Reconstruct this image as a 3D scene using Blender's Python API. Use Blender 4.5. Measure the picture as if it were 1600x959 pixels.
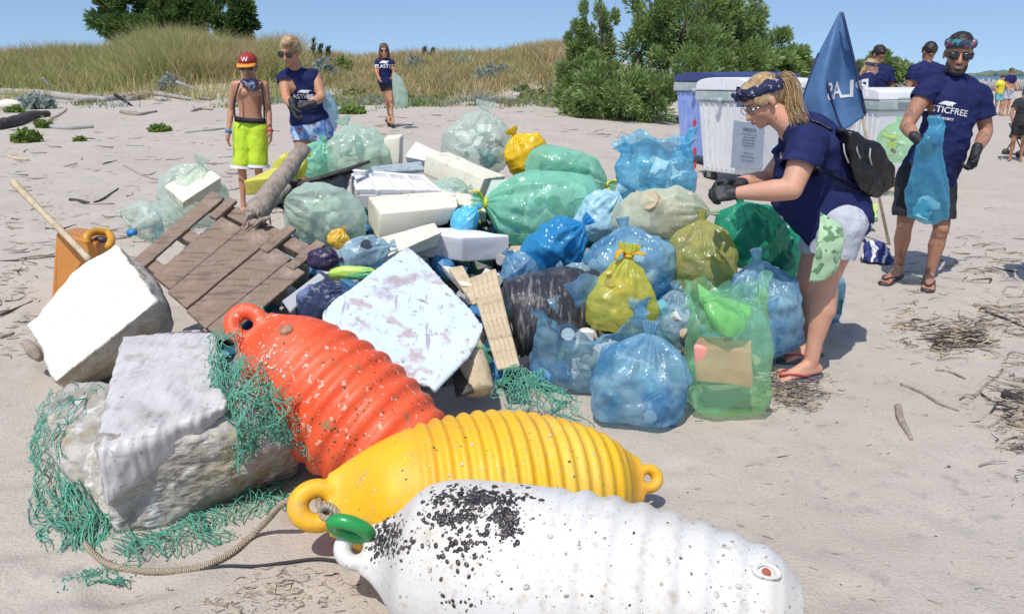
import bpy, bmesh, math, random
import numpy as np
from mathutils import Vector, Matrix, noise
from mathutils.bvhtree import BVHTree
R = math.radians
rnd = random.Random(7)
rs = np.random.RandomState(11)
C = bpy.context.scene.collection
for o in list(bpy.data.objects): bpy.data.objects.remove(o)

# ------------------------------------------------------------ camera, sky, sun, exposure
F, CX, CY, PITCH, EYE = 1256.0, 800.0, 479.5, R(16.2), 1.5
cam = bpy.data.cameras.new('camera'); camo = bpy.data.objects.new('camera', cam); C.objects.link(camo)
camo.location = (0, 0, EYE); camo.rotation_euler = (R(90) - PITCH, 0, 0)
cam.sensor_width = 36; cam.lens = 36 * F / 1600.0; cam.clip_start = .05; cam.clip_end = 20000
bpy.context.scene.camera = camo
SUN_EL, SUN_AZ = R(60), R(22)          # light travels towards +Y, this far round to +X
w = bpy.data.worlds.new('World'); bpy.context.scene.world = w; w.use_nodes = True
nt = w.node_tree; bg = nt.nodes['Background']; sky = nt.nodes.new('ShaderNodeTexSky')
sky.sky_type = 'NISHITA'; sky.sun_disc = False; sky.sun_elevation = SUN_EL; sky.sun_rotation = R(180) + SUN_AZ
sky.air_density = 1.0; sky.dust_density = .9; sky.ozone_density = 4; sky.altitude = 0
tc_ = nt.nodes.new('ShaderNodeTexCoord'); mp_ = nt.nodes.new('ShaderNodeMapping'); mp_.inputs['Location'].default_value = (0, 0, .13)
nt.links.new(tc_.outputs['Generated'], mp_.inputs[0]); nt.links.new(mp_.outputs[0], sky.inputs[0]); nt.links.new(sky.outputs[0], bg.inputs[0]); bg.inputs[1].default_value = .145
sl = bpy.data.lights.new('sun', 'SUN'); so = bpy.data.objects.new('sun', sl); C.objects.link(so)
sl.energy = 3.7; sl.angle = R(.5); sl.color = (1, .955, .89)
d = Vector((math.sin(SUN_AZ) * math.cos(SUN_EL), math.cos(SUN_AZ) * math.cos(SUN_EL), -math.sin(SUN_EL)))
so.rotation_euler = d.to_track_quat('-Z', 'Y').to_euler()
sc = bpy.context.scene
sc.view_settings.view_transform = 'Standard'; sc.view_settings.look = 'None'
sc.view_settings.exposure = .08; sc.view_settings.gamma = 1
sc.render.engine = 'CYCLES'
sc.cycles.transparent_max_bounces = 12; sc.cycles.max_bounces = 6
sc.cycles.use_denoising = True

# ------------------------------------------------------------ points
def ray(px, py):
    a, b = (px - CX) / F, -(py - CY) / F
    return Vector((a, math.cos(PITCH) + b * math.sin(PITCH), -math.sin(PITCH) + b * math.cos(PITCH)))
def at(px, py, Y):
    r = ray(px, py); return Vector((0, 0, EYE)) + r * (Y / r.y)
def sstep(a, b, x):
    t = np.clip((x - a) / (b - a), 0, 1); return t * t * (3 - 2 * t)
def zg(x, y):
    x = np.asarray(x, float); y = np.asarray(y, float)
    s = x / np.maximum(y, .5)
    wl = 1 - sstep(.02, .42, s)
    base = np.interp(y, [0, 4.6, 7.3, 14.5, 25, 60], [0, 0, .27, .60, .80, .8])
    z = base * (.2 + .8 * wl)
    dw = 1 - sstep(.33, .56, s)
    bump = .16 * np.sin(s * 9 + 1) + .12 * np.sin(s * 23) + .16 * np.sin(s * 4.1 + 2.2)
    z = z + dw * sstep(23.5, 30.5, y + 1.2 * np.sin(s * 14)) * (1.0 + bump) * (1 - .8 * sstep(33, 48, y))
    return z
def gp(px, py):
    r = ray(px, py); y = 1.0
    lo, hi = .5, 3000.0
    prev = .5; Y = .5
    while Y < 3000:
        p = Vector((0, 0, EYE)) + r * (Y / r.y)
        if p.z < float(zg(p.x, p.y)): break
        prev = Y; Y *= 1.02
    lo, hi = prev, Y
    for _ in range(20):
        m = (lo + hi) / 2; p = Vector((0, 0, EYE)) + r * (m / r.y)
        if p.z < float(zg(p.x, p.y)): hi = m
        else: lo = m
    return Vector((0, 0, EYE)) + r * (hi / r.y)
def ppm(p):      # photo pixels per metre at a point
    return F / (p[1] * math.cos(PITCH) + (EYE - p[2]) * math.sin(PITCH))
def onplane(px, py, a, b, c):
    n = (b - a).cross(c - a); r = ray(px, py); o = Vector((0, 0, EYE))
    return o + r * (n.dot(a - o) / n.dot(r))

# ------------------------------------------------------------ object helpers
ORG = {}
def mesh(verts, faces, cols=None, smooth=True, mats=None):
    me = bpy.data.meshes.new('m')
    v = np.asarray(verts, dtype=np.float32).reshape(-1, 3)
    if isinstance(faces, np.ndarray):
        n, k = faces.shape
        me.vertices.add(len(v)); me.vertices.foreach_set('co', v.ravel())
        me.loops.add(n * k); me.loops.foreach_set('vertex_index', faces.astype(np.int32).ravel())
        me.polygons.add(n); me.polygons.foreach_set('loop_start', np.arange(0, n * k, k, dtype=np.int32))
        me.update(calc_edges=True); me.validate()
    else:
        me.from_pydata(v.tolist(), [], faces)
    if smooth: me.polygons.foreach_set('use_smooth', np.ones(len(me.polygons), dtype=bool))
    if cols is not None:
        ca = me.color_attributes.new('col', 'FLOAT_COLOR', 'POINT')
        c = np.ones((len(v), 4), np.float32); c[:, :3] = cols
        ca.data.foreach_set('color', c.ravel())
    return me
def getv(me):
    a = np.empty(len(me.vertices) * 3, np.float32); me.vertices.foreach_get('co', a); return a.reshape(-1, 3)
def setv(me, v): me.vertices.foreach_set('co', np.asarray(v, np.float32).ravel()); me.update()
def tag(o, label=None, cat=None, group=None, kind=None):
    if label: o['label'] = label
    if cat: o['category'] = cat
    if group: o['group'] = group
    if kind: o['kind'] = kind
    return o
def obj(name, me, m=None, parent=None, label=None, cat=None, group=None, kind=None, org=None):
    """link a mesh built in world coordinates; origin at the base of the thing"""
    v = getv(me)
    if org is None: org = Vector(((v[:, 0].min() + v[:, 0].max()) / 2, (v[:, 1].min() + v[:, 1].max()) / 2, v[:, 2].min()))
    setv(me, v - np.array(org, np.float32))
    o = bpy.data.objects.new(name, me); C.objects.link(o); ORG[o.name] = Vector(org)
    if m is not None:
        for q in (m if isinstance(m, (list, tuple)) else [m]): me.materials.append(q)
    if parent is not None:
        o.parent = parent; o.location = Vector(org) - ORG[parent.name]
    else: o.location = org
    return tag(o, label, cat, group, kind)
def thing(name, loc, label, cat, group=None):
    o = bpy.data.objects.new(name, None); C.objects.link(o); o.location = loc; o.empty_display_size = .1
    ORG[o.name] = Vector(loc); return tag(o, label, cat, group)
class MB:
    def __init__(s): s.v = []; s.f = []; s.n = 0
    def add(s, v, f):
        v = [tuple(p) for p in v]; s.v += v; s.f += [tuple(i + s.n for i in q) for q in f]; s.n += len(v); return s
    def mesh(s, smooth=True): return mesh(s.v, s.f, smooth=smooth)
def frame(a):
    a = Vector(a).normalized(); t = Vector((0, 0, 1)) if abs(a.z) < .9 else Vector((0, 1, 0))
    u = t.cross(a).normalized(); return u, a.cross(u).normalized(), a
def tubev(pts, rad, n=8, cap=True, flat=1.0):
    pts = [Vector(p) for p in pts]; k = len(pts)
    if not hasattr(rad, '__len__'): rad = [rad] * k
    V = []; u = None
    for i, p in enumerate(pts):
        a = (pts[min(i + 1, k - 1)] - pts[max(i - 1, 0)])
        if a.length < 1e-9: a = Vector((0, 0, 1))
        a.normalize()
        if u is None: u = frame(a)[0]
        u = (u - a * u.dot(a));
        if u.length < 1e-6: u = frame(a)[0]
        u.normalize(); v = a.cross(u)
        for j in range(n):
            t = 2 * math.pi * j / n; V.append(p + u * (rad[i] * math.cos(t)) + v * (rad[i] * flat * math.sin(t)))
    Fc = [(i * n + j, i * n + (j + 1) % n, (i + 1) * n + (j + 1) % n, (i + 1) * n + j) for i in range(k - 1) for j in range(n)]
    if cap: Fc += [tuple(range(n - 1, -1, -1)), tuple((k - 1) * n + j for j in range(n))]
    return V, Fc
def cap(p0, r0, p1, r1, n=14):
    """closed tapered capsule"""
    p0, p1 = Vector(p0), Vector(p1); a = p1 - p0; L = a.length
    if L < 1e-5: return ell(p0, (r0, r0, r0))
    a /= L; P = []; Rr = []
    for k in range(5): t = math.pi / 2 * (1 - k / 4.0); P.append(p0 - a * r0 * math.sin(t)); Rr.append(max(r0 * math.cos(t), r0 * .03))
    for k in range(1, 4): P.append(p0.lerp(p1, k / 4)); Rr.append(r0 + (r1 - r0) * k / 4)
    for k in range(5): t = math.pi / 2 * k / 4.0; P.append(p1 + a * r1 * math.sin(t)); Rr.append(max(r1 * math.cos(t), r1 * .03))
    u, v, a = frame(a); V = []
    for p, r in zip(P, Rr):
        for j in range(n): t = 2 * math.pi * j / n; V.append(p + u * (r * math.cos(t)) + v * (r * math.sin(t)))
    k = len(P); Fc = [(i * n + j, i * n + (j + 1) % n, (i + 1) * n + (j + 1) % n, (i + 1) * n + j) for i in range(k - 1) for j in range(n)]
    Fc += [tuple(range(n - 1, -1, -1)), tuple((k - 1) * n + j for j in range(n))]
    return V, Fc
def ell(c, r, X=(1, 0, 0), Y=(0, 1, 0), Z=(0, 0, 1), n=16, m=10):
    c = Vector(c); X, Y, Z = Vector(X), Vector(Y), Vector(Z); V = []
    for i in range(m + 1):
        t = math.pi * i / m; st, ct = max(math.sin(t), .02), math.cos(t)
        for j in range(n): f = 2 * math.pi * j / n; V.append(c + X * (r[0] * st * math.cos(f)) + Y * (r[1] * st * math.sin(f)) + Z * (r[2] * ct))
    Fc = [(i * n + j, (i + 1) * n + j, (i + 1) * n + (j + 1) % n, i * n + (j + 1) % n) for i in range(m) for j in range(n)]
    Fc += [tuple(range(n)), tuple(m * n + j for j in range(n - 1, -1, -1))]
    return V, Fc
def hexv(b):
    """8 points: bottom 4 then top 4, same order"""
    return b, [(3, 2, 1, 0), (4, 5, 6, 7), (0, 1, 5, 4), (1, 2, 6, 5), (2, 3, 7, 6), (3, 0, 4, 7)]
def boxv(c, dx, dy, dz):
    c, dx, dy, dz = map(Vector, (c, dx, dy, dz))
    q = [(-1, -1), (1, -1), (1, 1), (-1, 1)]
    return hexv([c + dx * a + dy * b - dz for a, b in q] + [c + dx * a + dy * b + dz for a, b in q])
def slab(top, th):
    """top: 4 points round the face; th: thickness vector pointing away"""
    th = Vector(th); return hexv([Vector(p) + th for p in top] + [Vector(p) for p in top])
def bev(me, w=.006, seg=2, sub=0, disp=None):
    bm = bmesh.new(); bm.from_mesh(me); bmesh.ops.recalc_face_normals(bm, faces=bm.faces)
    if w: bmesh.ops.bevel(bm, geom=list(bm.edges), offset=w, segments=seg, affect='EDGES', profile=.6)
    bm.to_mesh(me); bm.free(); return me
def modev(me, fn):
    o = bpy.data.objects.new('tmp', me); C.objects.link(o); fn(o)
    dg = bpy.context.evaluated_depsgraph_get(); dg.update()
    m2 = bpy.data.meshes.new_from_object(o.evaluated_get(dg)); bpy.data.objects.remove(o); bpy.data.meshes.remove(me)
    return m2
def edges_of(me):
    e = np.empty(len(me.edges) * 2, np.int32); me.edges.foreach_get('vertices', e); return e.reshape(-1, 2)
def smoothv(v, e, it, lam=.5):
    n = len(v); deg = np.bincount(e.ravel(), minlength=n).astype(np.float32)[:, None]
    for _ in range(it):
        s = np.zeros_like(v)
        for k in range(3):
            s[:, k] = np.bincount(e[:, 0], weights=v[e[:, 1], k], minlength=n) + np.bincount(e[:, 1], weights=v[e[:, 0], k], minlength=n)
        v = v + lam * (s / np.maximum(deg, 1) - v)
    return v
def fuse(prims, voxel, smooth=3, disp=None):
    mb = MB()
    for p in prims: mb.add(*p)
    me = mb.mesh()
    bm = bmesh.new(); bm.from_mesh(me); bmesh.ops.recalc_face_normals(bm, faces=bm.faces); bm.to_mesh(me); bm.free()
    def f(o):
        m = o.modifiers.new('r', 'REMESH'); m.mode = 'VOXEL'; m.voxel_size = voxel; m.use_smooth_shade = True
    me = modev(me, f)
    e = edges_of(me); v = smoothv(getv(me), e, smooth); setv(me, v)
    if disp is not None:
        n = normals(me); v = getv(me); setv(me, v + n * disp(v)[:, None])
    me.polygons.foreach_set('use_smooth', np.ones(len(me.polygons), dtype=bool))
    return me
def normals(me):
    n = np.empty(len(me.vertices) * 3, np.float32); me.vertex_normals.foreach_get('vector', n); return n.reshape(-1, 3)
def hull(pts):
    bm = bmesh.new()
    for p in pts: bm.verts.new(p)
    bmesh.ops.convex_hull(bm, input=list(bm.verts))
    for v in [v for v in bm.verts if not v.link_faces]: bm.verts.remove(v)
    bm.verts.index_update()
    V = [v.co.copy() for v in bm.verts]; Fc = [tuple(v.index for v in f.verts) for f in bm.faces]; bm.free(); return V, Fc
def tri(x): return np.abs((x % 1.0) - .5) * 4 - 1
def crumple(v, f=6., seed=0, n=9, warp=.12):
    """folded-plastic displacement, about -1..1"""
    r = np.random.RandomState(seed); out = np.zeros(len(v)); v = np.asarray(v, float)
    q = v + warp * np.stack([np.sin(v[:, 1] * 9 + v[:, 2] * 7 + seed), np.sin(v[:, 2] * 8 + v[:, 0] * 9 + 1), np.sin(v[:, 0] * 10 + v[:, 1] * 6 + 2)], 1)
    for i in range(n):
        d = r.normal(size=3); d /= np.linalg.norm(d); k = f * (1.45 ** (i % 4)) * r.uniform(.8, 1.2)
        out += tri(q @ d * k + r.rand()) / (1.3 ** (i % 4))
    return out / n * 1.6
def waves(v, f=6., seed=0, n=8):
    r = np.random.RandomState(seed); out = np.zeros(len(v)); v = np.asarray(v, float)
    for i in range(n):
        d = r.normal(size=3); d /= np.linalg.norm(d); k = f * (1.5 ** (i % 4)) * r.uniform(.7, 1.3)
        out += np.sin(v @ d * k * 6.28 + r.rand() * 6 + 1.3 * np.sin(v @ np.roll(d, 1) * k * 4)) / (1.35 ** (i % 4))
    return out / n * 1.6

def crease(v, f=6., seed=0, n=7):
    "network of sharp ridges, 0..1"
    w1 = waves(v, f, seed, n); w2 = waves(v, f * 1.9, seed + 77, n)
    return 1 - np.abs(w1) * 1.5 + .5 * (1 - np.abs(w2) * 1.5)
# ------------------------------------------------------------ materials
def node(nt, t, **k):
    n = nt.nodes.new(t)
    for a, b in k.items():
        if a in n.inputs.keys() if isinstance(a, str) else False: n.inputs[a].default_value = b
        else: setattr(n, a, b)
    return n
def rgba(c): return (c[0], c[1], c[2], 1)
def texval(nt, kind, scale, detail=4, vec=(1, 1, 1), coord='Object', w=0, dist=0, warp=0):
    tc = nt.nodes.new('ShaderNodeTexCoord'); mp = nt.nodes.new('ShaderNodeMapping'); mp.inputs['Scale'].default_value = vec
    mp.inputs['Location'].default_value = (w, w * .7, w * .3)
    nt.links.new(tc.outputs[coord], mp.inputs[0])
    if kind == 'voronoi' or kind == 'cells' or kind == 'crack':
        t = nt.nodes.new('ShaderNodeTexVoronoi'); t.inputs['Scale'].default_value = scale
        if kind == 'crack': t.feature = 'DISTANCE_TO_EDGE'
        out = t.outputs['Color'] if kind == 'cells' else t.outputs['Distance']
    elif kind == 'wave':
        t = nt.nodes.new('ShaderNodeTexWave'); t.inputs['Scale'].default_value = scale; t.inputs['Distortion'].default_value = dist or 3; t.inputs['Detail'].default_value = detail; out = t.outputs[1]
    else:
        t = nt.nodes.new('ShaderNodeTexNoise'); t.inputs['Scale'].default_value = scale; t.inputs['Detail'].default_value = detail
        t.inputs['Roughness'].default_value = .6; t.inputs['Distortion'].default_value = dist
        if kind == 'ridge': t.noise_type = 'RIDGED_MULTIFRACTAL'
        out = t.outputs[0]
    src = mp.outputs[0]
    if warp:
        n1 = nt.nodes.new('ShaderNodeTexNoise'); n1.inputs['Scale'].default_value = scale * .5; n1.inputs['Detail'].default_value = 2; nt.links.new(src, n1.inputs['Vector'])
        ma = nt.nodes.new('ShaderNodeVectorMath'); ma.operation = 'MULTIPLY_ADD'; nt.links.new(n1.outputs['Color'], ma.inputs[0]); ma.inputs[1].default_value = (warp, warp, warp); nt.links.new(src, ma.inputs[2]); src = ma.outputs[0]
    nt.links.new(src, t.inputs['Vector']); return out
def build_color(nt, col, layers):
    c = nt.nodes.new('ShaderNodeRGB'); c.outputs[0].default_value = rgba(col); out = c.outputs[0]
    for L in layers:
        kind, scale, lo, hi, lc = L[:5]; opt = L[5] if len(L) > 5 else {}
        tv = texval(nt, kind, scale, **opt)
        mr = nt.nodes.new('ShaderNodeMapRange'); mr.inputs[1].default_value = lo; mr.inputs[2].default_value = hi
        nt.links.new(tv, mr.inputs[0])
        mx = nt.nodes.new('ShaderNodeMix'); mx.data_type = 'RGBA'
        nt.links.new(mr.outputs[0], mx.inputs[0]); nt.links.new(out, mx.inputs[6]); mx.inputs[7].default_value = rgba(lc)
        out = mx.outputs[2]
    return out
def build_bump(nt, bumps):
    nrm = None
    for b in bumps:
        kind, scale, strength, dist = b[:4]; opt = b[4] if len(b) > 4 else {}
        tv = texval(nt, kind, scale, **opt); bn = nt.nodes.new('ShaderNodeBump')
        bn.inputs['Strength'].default_value = strength; bn.inputs['Distance'].default_value = dist
        nt.links.new(tv, bn.inputs['Height'])
        if nrm is not None: nt.links.new(nrm, bn.inputs['Normal'])
        nrm = bn.outputs[0]
    return nrm
MAT = {}
def M(name, col, rough=.6, layers=(), bump=(), spec=.5, metal=0, attr=False, coat=0, sheen=0, transl=0, sss=0):
    m = bpy.data.materials.new(name); m.use_nodes = True; nt = m.node_tree; b = nt.nodes['Principled BSDF']
    b.inputs['Roughness'].default_value = rough; b.inputs['Specular IOR Level'].default_value = spec; b.inputs['Metallic'].default_value = metal
    b.inputs['Coat Weight'].default_value = coat; b.inputs['Coat Roughness'].default_value = .15
    if sheen: b.inputs['Sheen Weight'].default_value = sheen
    if sss: b.inputs['Subsurface Weight'].default_value = sss; b.inputs['Subsurface Radius'].default_value = (.02, .008, .004)
    if attr:
        a = nt.nodes.new('ShaderNodeVertexColor'); a.layer_name = 'col'; out = a.outputs[0]
    else: out = build_color(nt, col, layers)
    nt.links.new(out, b.inputs['Base Color'])
    n = build_bump(nt, bump)
    if n is not None: nt.links.new(n, b.inputs['Normal'])
    if transl:
        t = nt.nodes.new('ShaderNodeBsdfTranslucent'); mx = nt.nodes.new('ShaderNodeMixShader'); mx.inputs[0].default_value = transl
        nt.links.new(out, t.inputs[0]); nt.links.new(b.outputs[0], mx.inputs[1]); nt.links.new(t.outputs[0], mx.inputs[2])
        nt.links.new(mx.outputs[0], nt.nodes['Material Output'].inputs[0])
    MAT[name] = m; return m
def PL(name, col, alpha=.6, tint=None, rough=.2, layers=(), bs=22, milky=.35):
    """thin plastic film: tinted see-through mixed with glossy and translucent"""
    m = bpy.data.materials.new(name); m.use_nodes = True; nt = m.node_tree; b = nt.nodes['Principled BSDF']; L = nt.links.new
    out = build_color(nt, col, layers); L(out, b.inputs['Base Color']); b.inputs['Roughness'].default_value = rough
    b.inputs['Specular IOR Level'].default_value = .8
    n = build_bump(nt, [('crack', bs * .40, .34, .04, dict(warp=.10, vec=(1, 1, .55))), ('crack', bs * 1.0, .28, .012, dict(warp=.05, w=3)), ('noise', bs * .5, .35, .03, dict(detail=3, dist=1.5, vec=(1, 1, .5))), ('ridge', bs * 1.2, .18, .006, dict(detail=3, dist=.8))]); L(n, b.inputs['Normal'])
    t = nt.nodes.new('ShaderNodeBsdfTranslucent'); L(out, t.inputs[0]); L(n, t.inputs['Normal'])
    m1 = nt.nodes.new('ShaderNodeMixShader'); m1.inputs[0].default_value = milky; L(b.outputs[0], m1.inputs[1]); L(t.outputs[0], m1.inputs[2])
    tr = nt.nodes.new('ShaderNodeBsdfTransparent'); tr.inputs[0].default_value = rgba(tint or tuple(min(1, x ** .35) for x in col))
    lw = nt.nodes.new('ShaderNodeLayerWeight'); lw.inputs[0].default_value = .35; L(n, lw.inputs['Normal'])
    mr = nt.nodes.new('ShaderNodeMapRange'); mr.inputs[3].default_value = alpha * .8; mr.inputs[4].default_value = min(1, alpha + .35)
    L(lw.outputs['Facing'], mr.inputs[0])
    m2 = nt.nodes.new('ShaderNodeMixShader'); L(mr.outputs[0], m2.inputs[0]); L(tr.outputs[0], m2.inputs[1]); L(m1.outputs[0], m2.inputs[2])
    L(m2.outputs[0], nt.nodes['Material Output'].inputs[0]); MAT[name] = m; return m
# ------------------------------------------------------------ ground, sea, far shore
sand = M('sand', (.50, .445, .382), .95, [('noise', 1.3, .4, .65, (.455, .402, .342)), ('noise', 90, .48, .70, (.40, .35, .29)), ('noise', 400, .55, .7, (.60, .55, .49)), ('noise', 9, .58, .72, (.36, .32, .285))],
         [('noise', 14, .3, .014, dict(detail=7)), ('noise', 90, .7, .010, dict(detail=6))], spec=.15)
VT = {}
def vnoise(x, y, sc, seed):
    """cheap value noise, vectorised"""
    if seed not in VT: VT[seed] = np.random.RandomState(seed).rand(256, 256)
    r = VT[seed]
    X, Y = x * sc, y * sc; i, j = np.floor(X).astype(int), np.floor(Y).astype(int); fx, fy = X - i, Y - j
    fx = fx * fx * (3 - 2 * fx); fy = fy * fy * (3 - 2 * fy)
    g = lambda a, b: r[a % 256, b % 256]
    return (g(i, j) * (1 - fx) + g(i + 1, j) * fx) * (1 - fy) + (g(i, j + 1) * (1 - fx) + g(i + 1, j + 1) * fx) * fy
def relief(x, y):
    z = (vnoise(x, y, .6, 1) - .5) * .035 + (vnoise(x, y, 3.1, 2) - .5) * .014 + (vnoise(x, y, 8.3, 3) - .5) * .009 + (vnoise(x, y, 17, 4) - .5) * .006
    return z
ys = np.concatenate([[-40, -10, -3, 0], np.geomspace(.9, 60, 380), np.geomspace(70, 4000, 30)])
ss = np.concatenate([np.linspace(-30, -1.2, 14)[:-1], np.linspace(-1.2, 1.2, 360), np.linspace(1.2, 30, 14)[1:]])
YY, SS = np.meshgrid(ys, ss, indexing='ij'); XX = SS * np.maximum(YY, 6) ** 1.0 if False else SS * (np.abs(YY) + 1.2)
foot = np.zeros_like(XX)
fr = np.random.RandomState(5)
for _ in range(420):
    fy = fr.uniform(2, 13); fx = fr.uniform(-.75, .75) * fy * 1.1; a = fr.uniform(0, 3.14); dp = fr.uniform(.008, .022) * (.35 if fx / fy > .05 and fy < 4 else 1)
    m = (np.abs(YY - fy) < .35) & (np.abs(XX - fx) < .35)
    dx, dy = XX[m] - fx, YY[m] - fy; u = dx * math.cos(a) + dy * math.sin(a); v = -dx * math.sin(a) + dy * math.cos(a)
    q = (u / .14) ** 2 + (v / .06) ** 2; foot[m] += dp * (-np.exp(-q) + .55 * np.exp(-((np.sqrt(q) - 1.5) ** 2) * 4))
ZZ = zg(XX, YY) + (relief(XX, YY) + foot) * np.clip(30 / np.maximum(YY, 30), 0, 1)
ZZ = np.where(YY > 90, -1.2 + (ZZ + 1.2) * np.exp(-(YY - 90) / 60), ZZ)
n1, n2 = XX.shape; idx = np.arange(n1 * n2).reshape(n1, n2)
fc = np.stack([idx[:-1, :-1], idx[:-1, 1:], idx[1:, 1:], idx[1:, :-1]], -1).reshape(-1, 4)
obj('ground', mesh(np.stack([XX, YY, ZZ], -1), fc), sand, kind='structure', org=Vector((0, 0, 0)))
sea = M('sea_water', (.03, .09, .11), .25, bump=[('noise', .5, .4, .2)])
obj('sea', mesh([(-3000, 150, -.35), (6000, 150, -.35), (6000, 9000, -.35), (-3000, 9000, -.35)], [(0, 1, 2, 3)]), sea, kind='structure')
def ground_z(x, y): return float(zg(x, y) + relief(np.array(x), np.array(y)) * min(1, 30 / max(y, 30)))
def gpt(px, py, up=0):
    p = gp(px, py); return Vector((p.x, p.y, ground_z(p.x, p.y) + up))

# ------------------------------------------------------------ plants
LEAFM = M('grass_blades', (1, 1, 1), .7, attr=True, spec=.2, transl=.3)
def blades(P, H, W, lean, cols, seed=0, seg=3, tipcol=None):
    """P Nx3 roots, H,W N, lean N ; bent strips"""
    r = np.random.RandomState(seed); n = len(P); a = r.rand(n) * 6.283; b = r.rand(n) * 6.283
    d = np.stack([np.cos(a), np.sin(a), np.zeros(n)], 1); s = np.stack([np.cos(b), np.sin(b), np.zeros(n)], 1)
    V = []; Cc = []
    for k in range(seg + 1):
        t = k / seg; c = P + d * (lean * H * t * t)[:, None]; c[:, 2] += H * t * (1 - .25 * lean * t)
        ww = W * (1 - t) ** .7 + .0008
        V += [c - s * ww[:, None], c + s * ww[:, None]]
        cc = cols if tipcol is None else cols * (1 - t) + tipcol * t
        Cc += [cc, cc]
    V = np.stack(V, 1).reshape(-1, 3); Cc = np.stack(Cc, 1).reshape(-1, 3); m = 2 * (seg + 1); base = np.arange(n)[:, None] * m
    F_ = np.concatenate([base + np.array([2 * k, 2 * k + 1, 2 * k + 3, 2 * k + 2]) for k in range(seg)], 0)
    return V, F_, Cc
def pick(pal, n, r):
    pal = np.array(pal); i = r.randint(0, len(pal), n); return pal[i] * r.uniform(.8, 1.2, (n, 1))
GR = [(.34, .40, .11), (.44, .45, .16), (.27, .33, .10), (.54, .50, .25), (.46, .46, .18)]
ST = [(.58, .45, .26), (.52, .40, .22), (.64, .50, .30), (.44, .36, .17)]
# dune grass in tussocks
r = np.random.RandomState(3)
def dune_grass(s0, s1, nt_, per, hmin, hmax, seed, straw, y0=25.6, y1=31.5):
    r = np.random.RandomState(seed); P = []; H = []
    s = r.uniform(s0, s1, nt_); y = r.uniform(0, 1, nt_) ** .8 * (y1 - y0) + y0; hh = r.uniform(hmin, hmax, nt_) * (1 + .35 * np.sin(s * 31 + 1) * np.sin(s * 11))
    for q in range(nt_):
        k = per; x = s[q] * y[q] + r.normal(0, .22, k); yy = y[q] + r.normal(0, .22, k)
        P.append(np.stack([x, yy, zg(x, yy)], 1)); H.append(hh[q] * r.uniform(.55, 1.15, k))
    P = np.concatenate(P); H = np.concatenate(H); n = len(P)
    st = (vnoise(P[:, 0], P[:, 1], .45, 21) + straw + r.uniform(-.35, .35, n)) > .72
    c = np.where(st[:, None], pick(ST, n, r), pick(GR, n, r)); tip = np.where(r.rand(n)[:, None] < .35 + straw, pick(ST, n, r), c)
    return blades(P, H, np.full(n, .011), r.uniform(.2, .9, n), c, seed, 2, tip)
for k, (s0, s1, nt_, hm, hx, stw, nm) in enumerate([(-.85, -.47, 900,   .6, .95, .0, 'olive marram grass on the low dune crest at the far left'), (-.47, -.26, 800, .8, 1.25, .05, 'tallest olive and straw marram grass in front of the dark tree'),
        (-.26, .08, 760, .30, .58, .34, 'straw tipped marram grass on the dune behind the girl'), (.30, .50, 380, .4, .7, .25, 'dry yellow grass on the dune beyond the white bins')]):
    V, F_, Cc = dune_grass(s0, s1, nt_, 46, hm, hx, 40 + k, stw)
    V3, F3, C3 = dune_grass(s0, s1, 46, 30, .25, .55, 60 + k, stw, 22.8, 26); F_ = np.concatenate([F_, F3 + len(V)]); V = np.concatenate([V, V3]); Cc = np.concatenate([Cc, C3])
    o = obj('dune_grass', mesh(V, F_, Cc, smooth=False), LEAFM, label=nm, cat='grass', kind='stuff')
# small plants on the upper beach
PAL = {'green': [(.16, .24, .05), (.22, .30, .07), (.12, .20, .05)], 'grey': [(.30, .36, .32), (.24, .31, .27), (.38, .42, .38)], 'olive': [(.24, .25, .08), (.30, .28, .12)], 'dark': [(.06, .12, .05), (.09, .15, .06)]}
def plant(px, py, wpx, hpx, pal, label, n=260, group='small plants on the upper beach'):
    p = gpt(px, py); k = ppm(p); rr = wpx / 2 / k; h = hpx / k; q = np.random.RandomState(int(px * 7 + py))
    a = q.rand(n) * 6.283; d = np.sqrt(q.rand(n)) * rr * .8; P = np.stack([p.x + np.cos(a) * d, p.y + np.sin(a) * d * .7, np.full(n, 0.)], 1); P[:, 2] = zg(P[:, 0], P[:, 1]) + relief(P[:, 0], P[:, 1]) - .01
    H = h * q.uniform(.4, 1.1, n) * (1 - .5 * d / rr)
    V, F_, Cc = blades(P, H, np.full(n, rr * .035 + .004), q.uniform(.3, 1.2, n), pick(PAL[pal], n, q), 3, 2)
    # leaflets
    m = n * 2; i = q.randint(0, n, m); t = q.uniform(.2, 1, m); c = P[i] + np.stack([q.normal(0, .12 * rr, m), q.normal(0, .12 * rr, m), H[i] * t], 1); sz = rr * .07 + .006
    u = q.normal(size=(m, 3)) * sz; v = q.normal(size=(m, 3)) * sz
    V2 = np.stack([c - u, c - v, c + u, c + v], 1).reshape(-1, 3); F2 = np.arange(m * 4).reshape(-1, 4) + len(V); cc = np.repeat(pick(PAL[pal], m, q), 4, 0)
    return obj('beach_plant', mesh(np.concatenate([V, V2]), np.concatenate([F_, F2]), np.concatenate([Cc, cc]), smooth=False), LEAFM, label=label, cat='plant', group=group)
plant(42, 222, 48, 26, 'green', 'bright green plant in front of the black log at the far left', 300)
plant(70, 200, 30, 20, 'green', 'green sprig growing beside the tip of the black log', 160)
plant(125, 222, 22, 12, 'green', 'tiny green tuft on the sand between the black log and the pale sticks', 120)
plant(250, 206, 38, 15, 'green', 'low bright green tuft on open sand left of the boy', 220)
plant(60, 170, 60, 30, 'grey', 'grey-green sea holly behind the black log', 300)
plant(24, 176, 34, 14, 'green', 'small green plant beside the white float at the left edge', 160)
plant(265, 143, 34, 34, 'grey', 'blue-grey spiny plant at the foot of the tall dune grass', 260)
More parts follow.
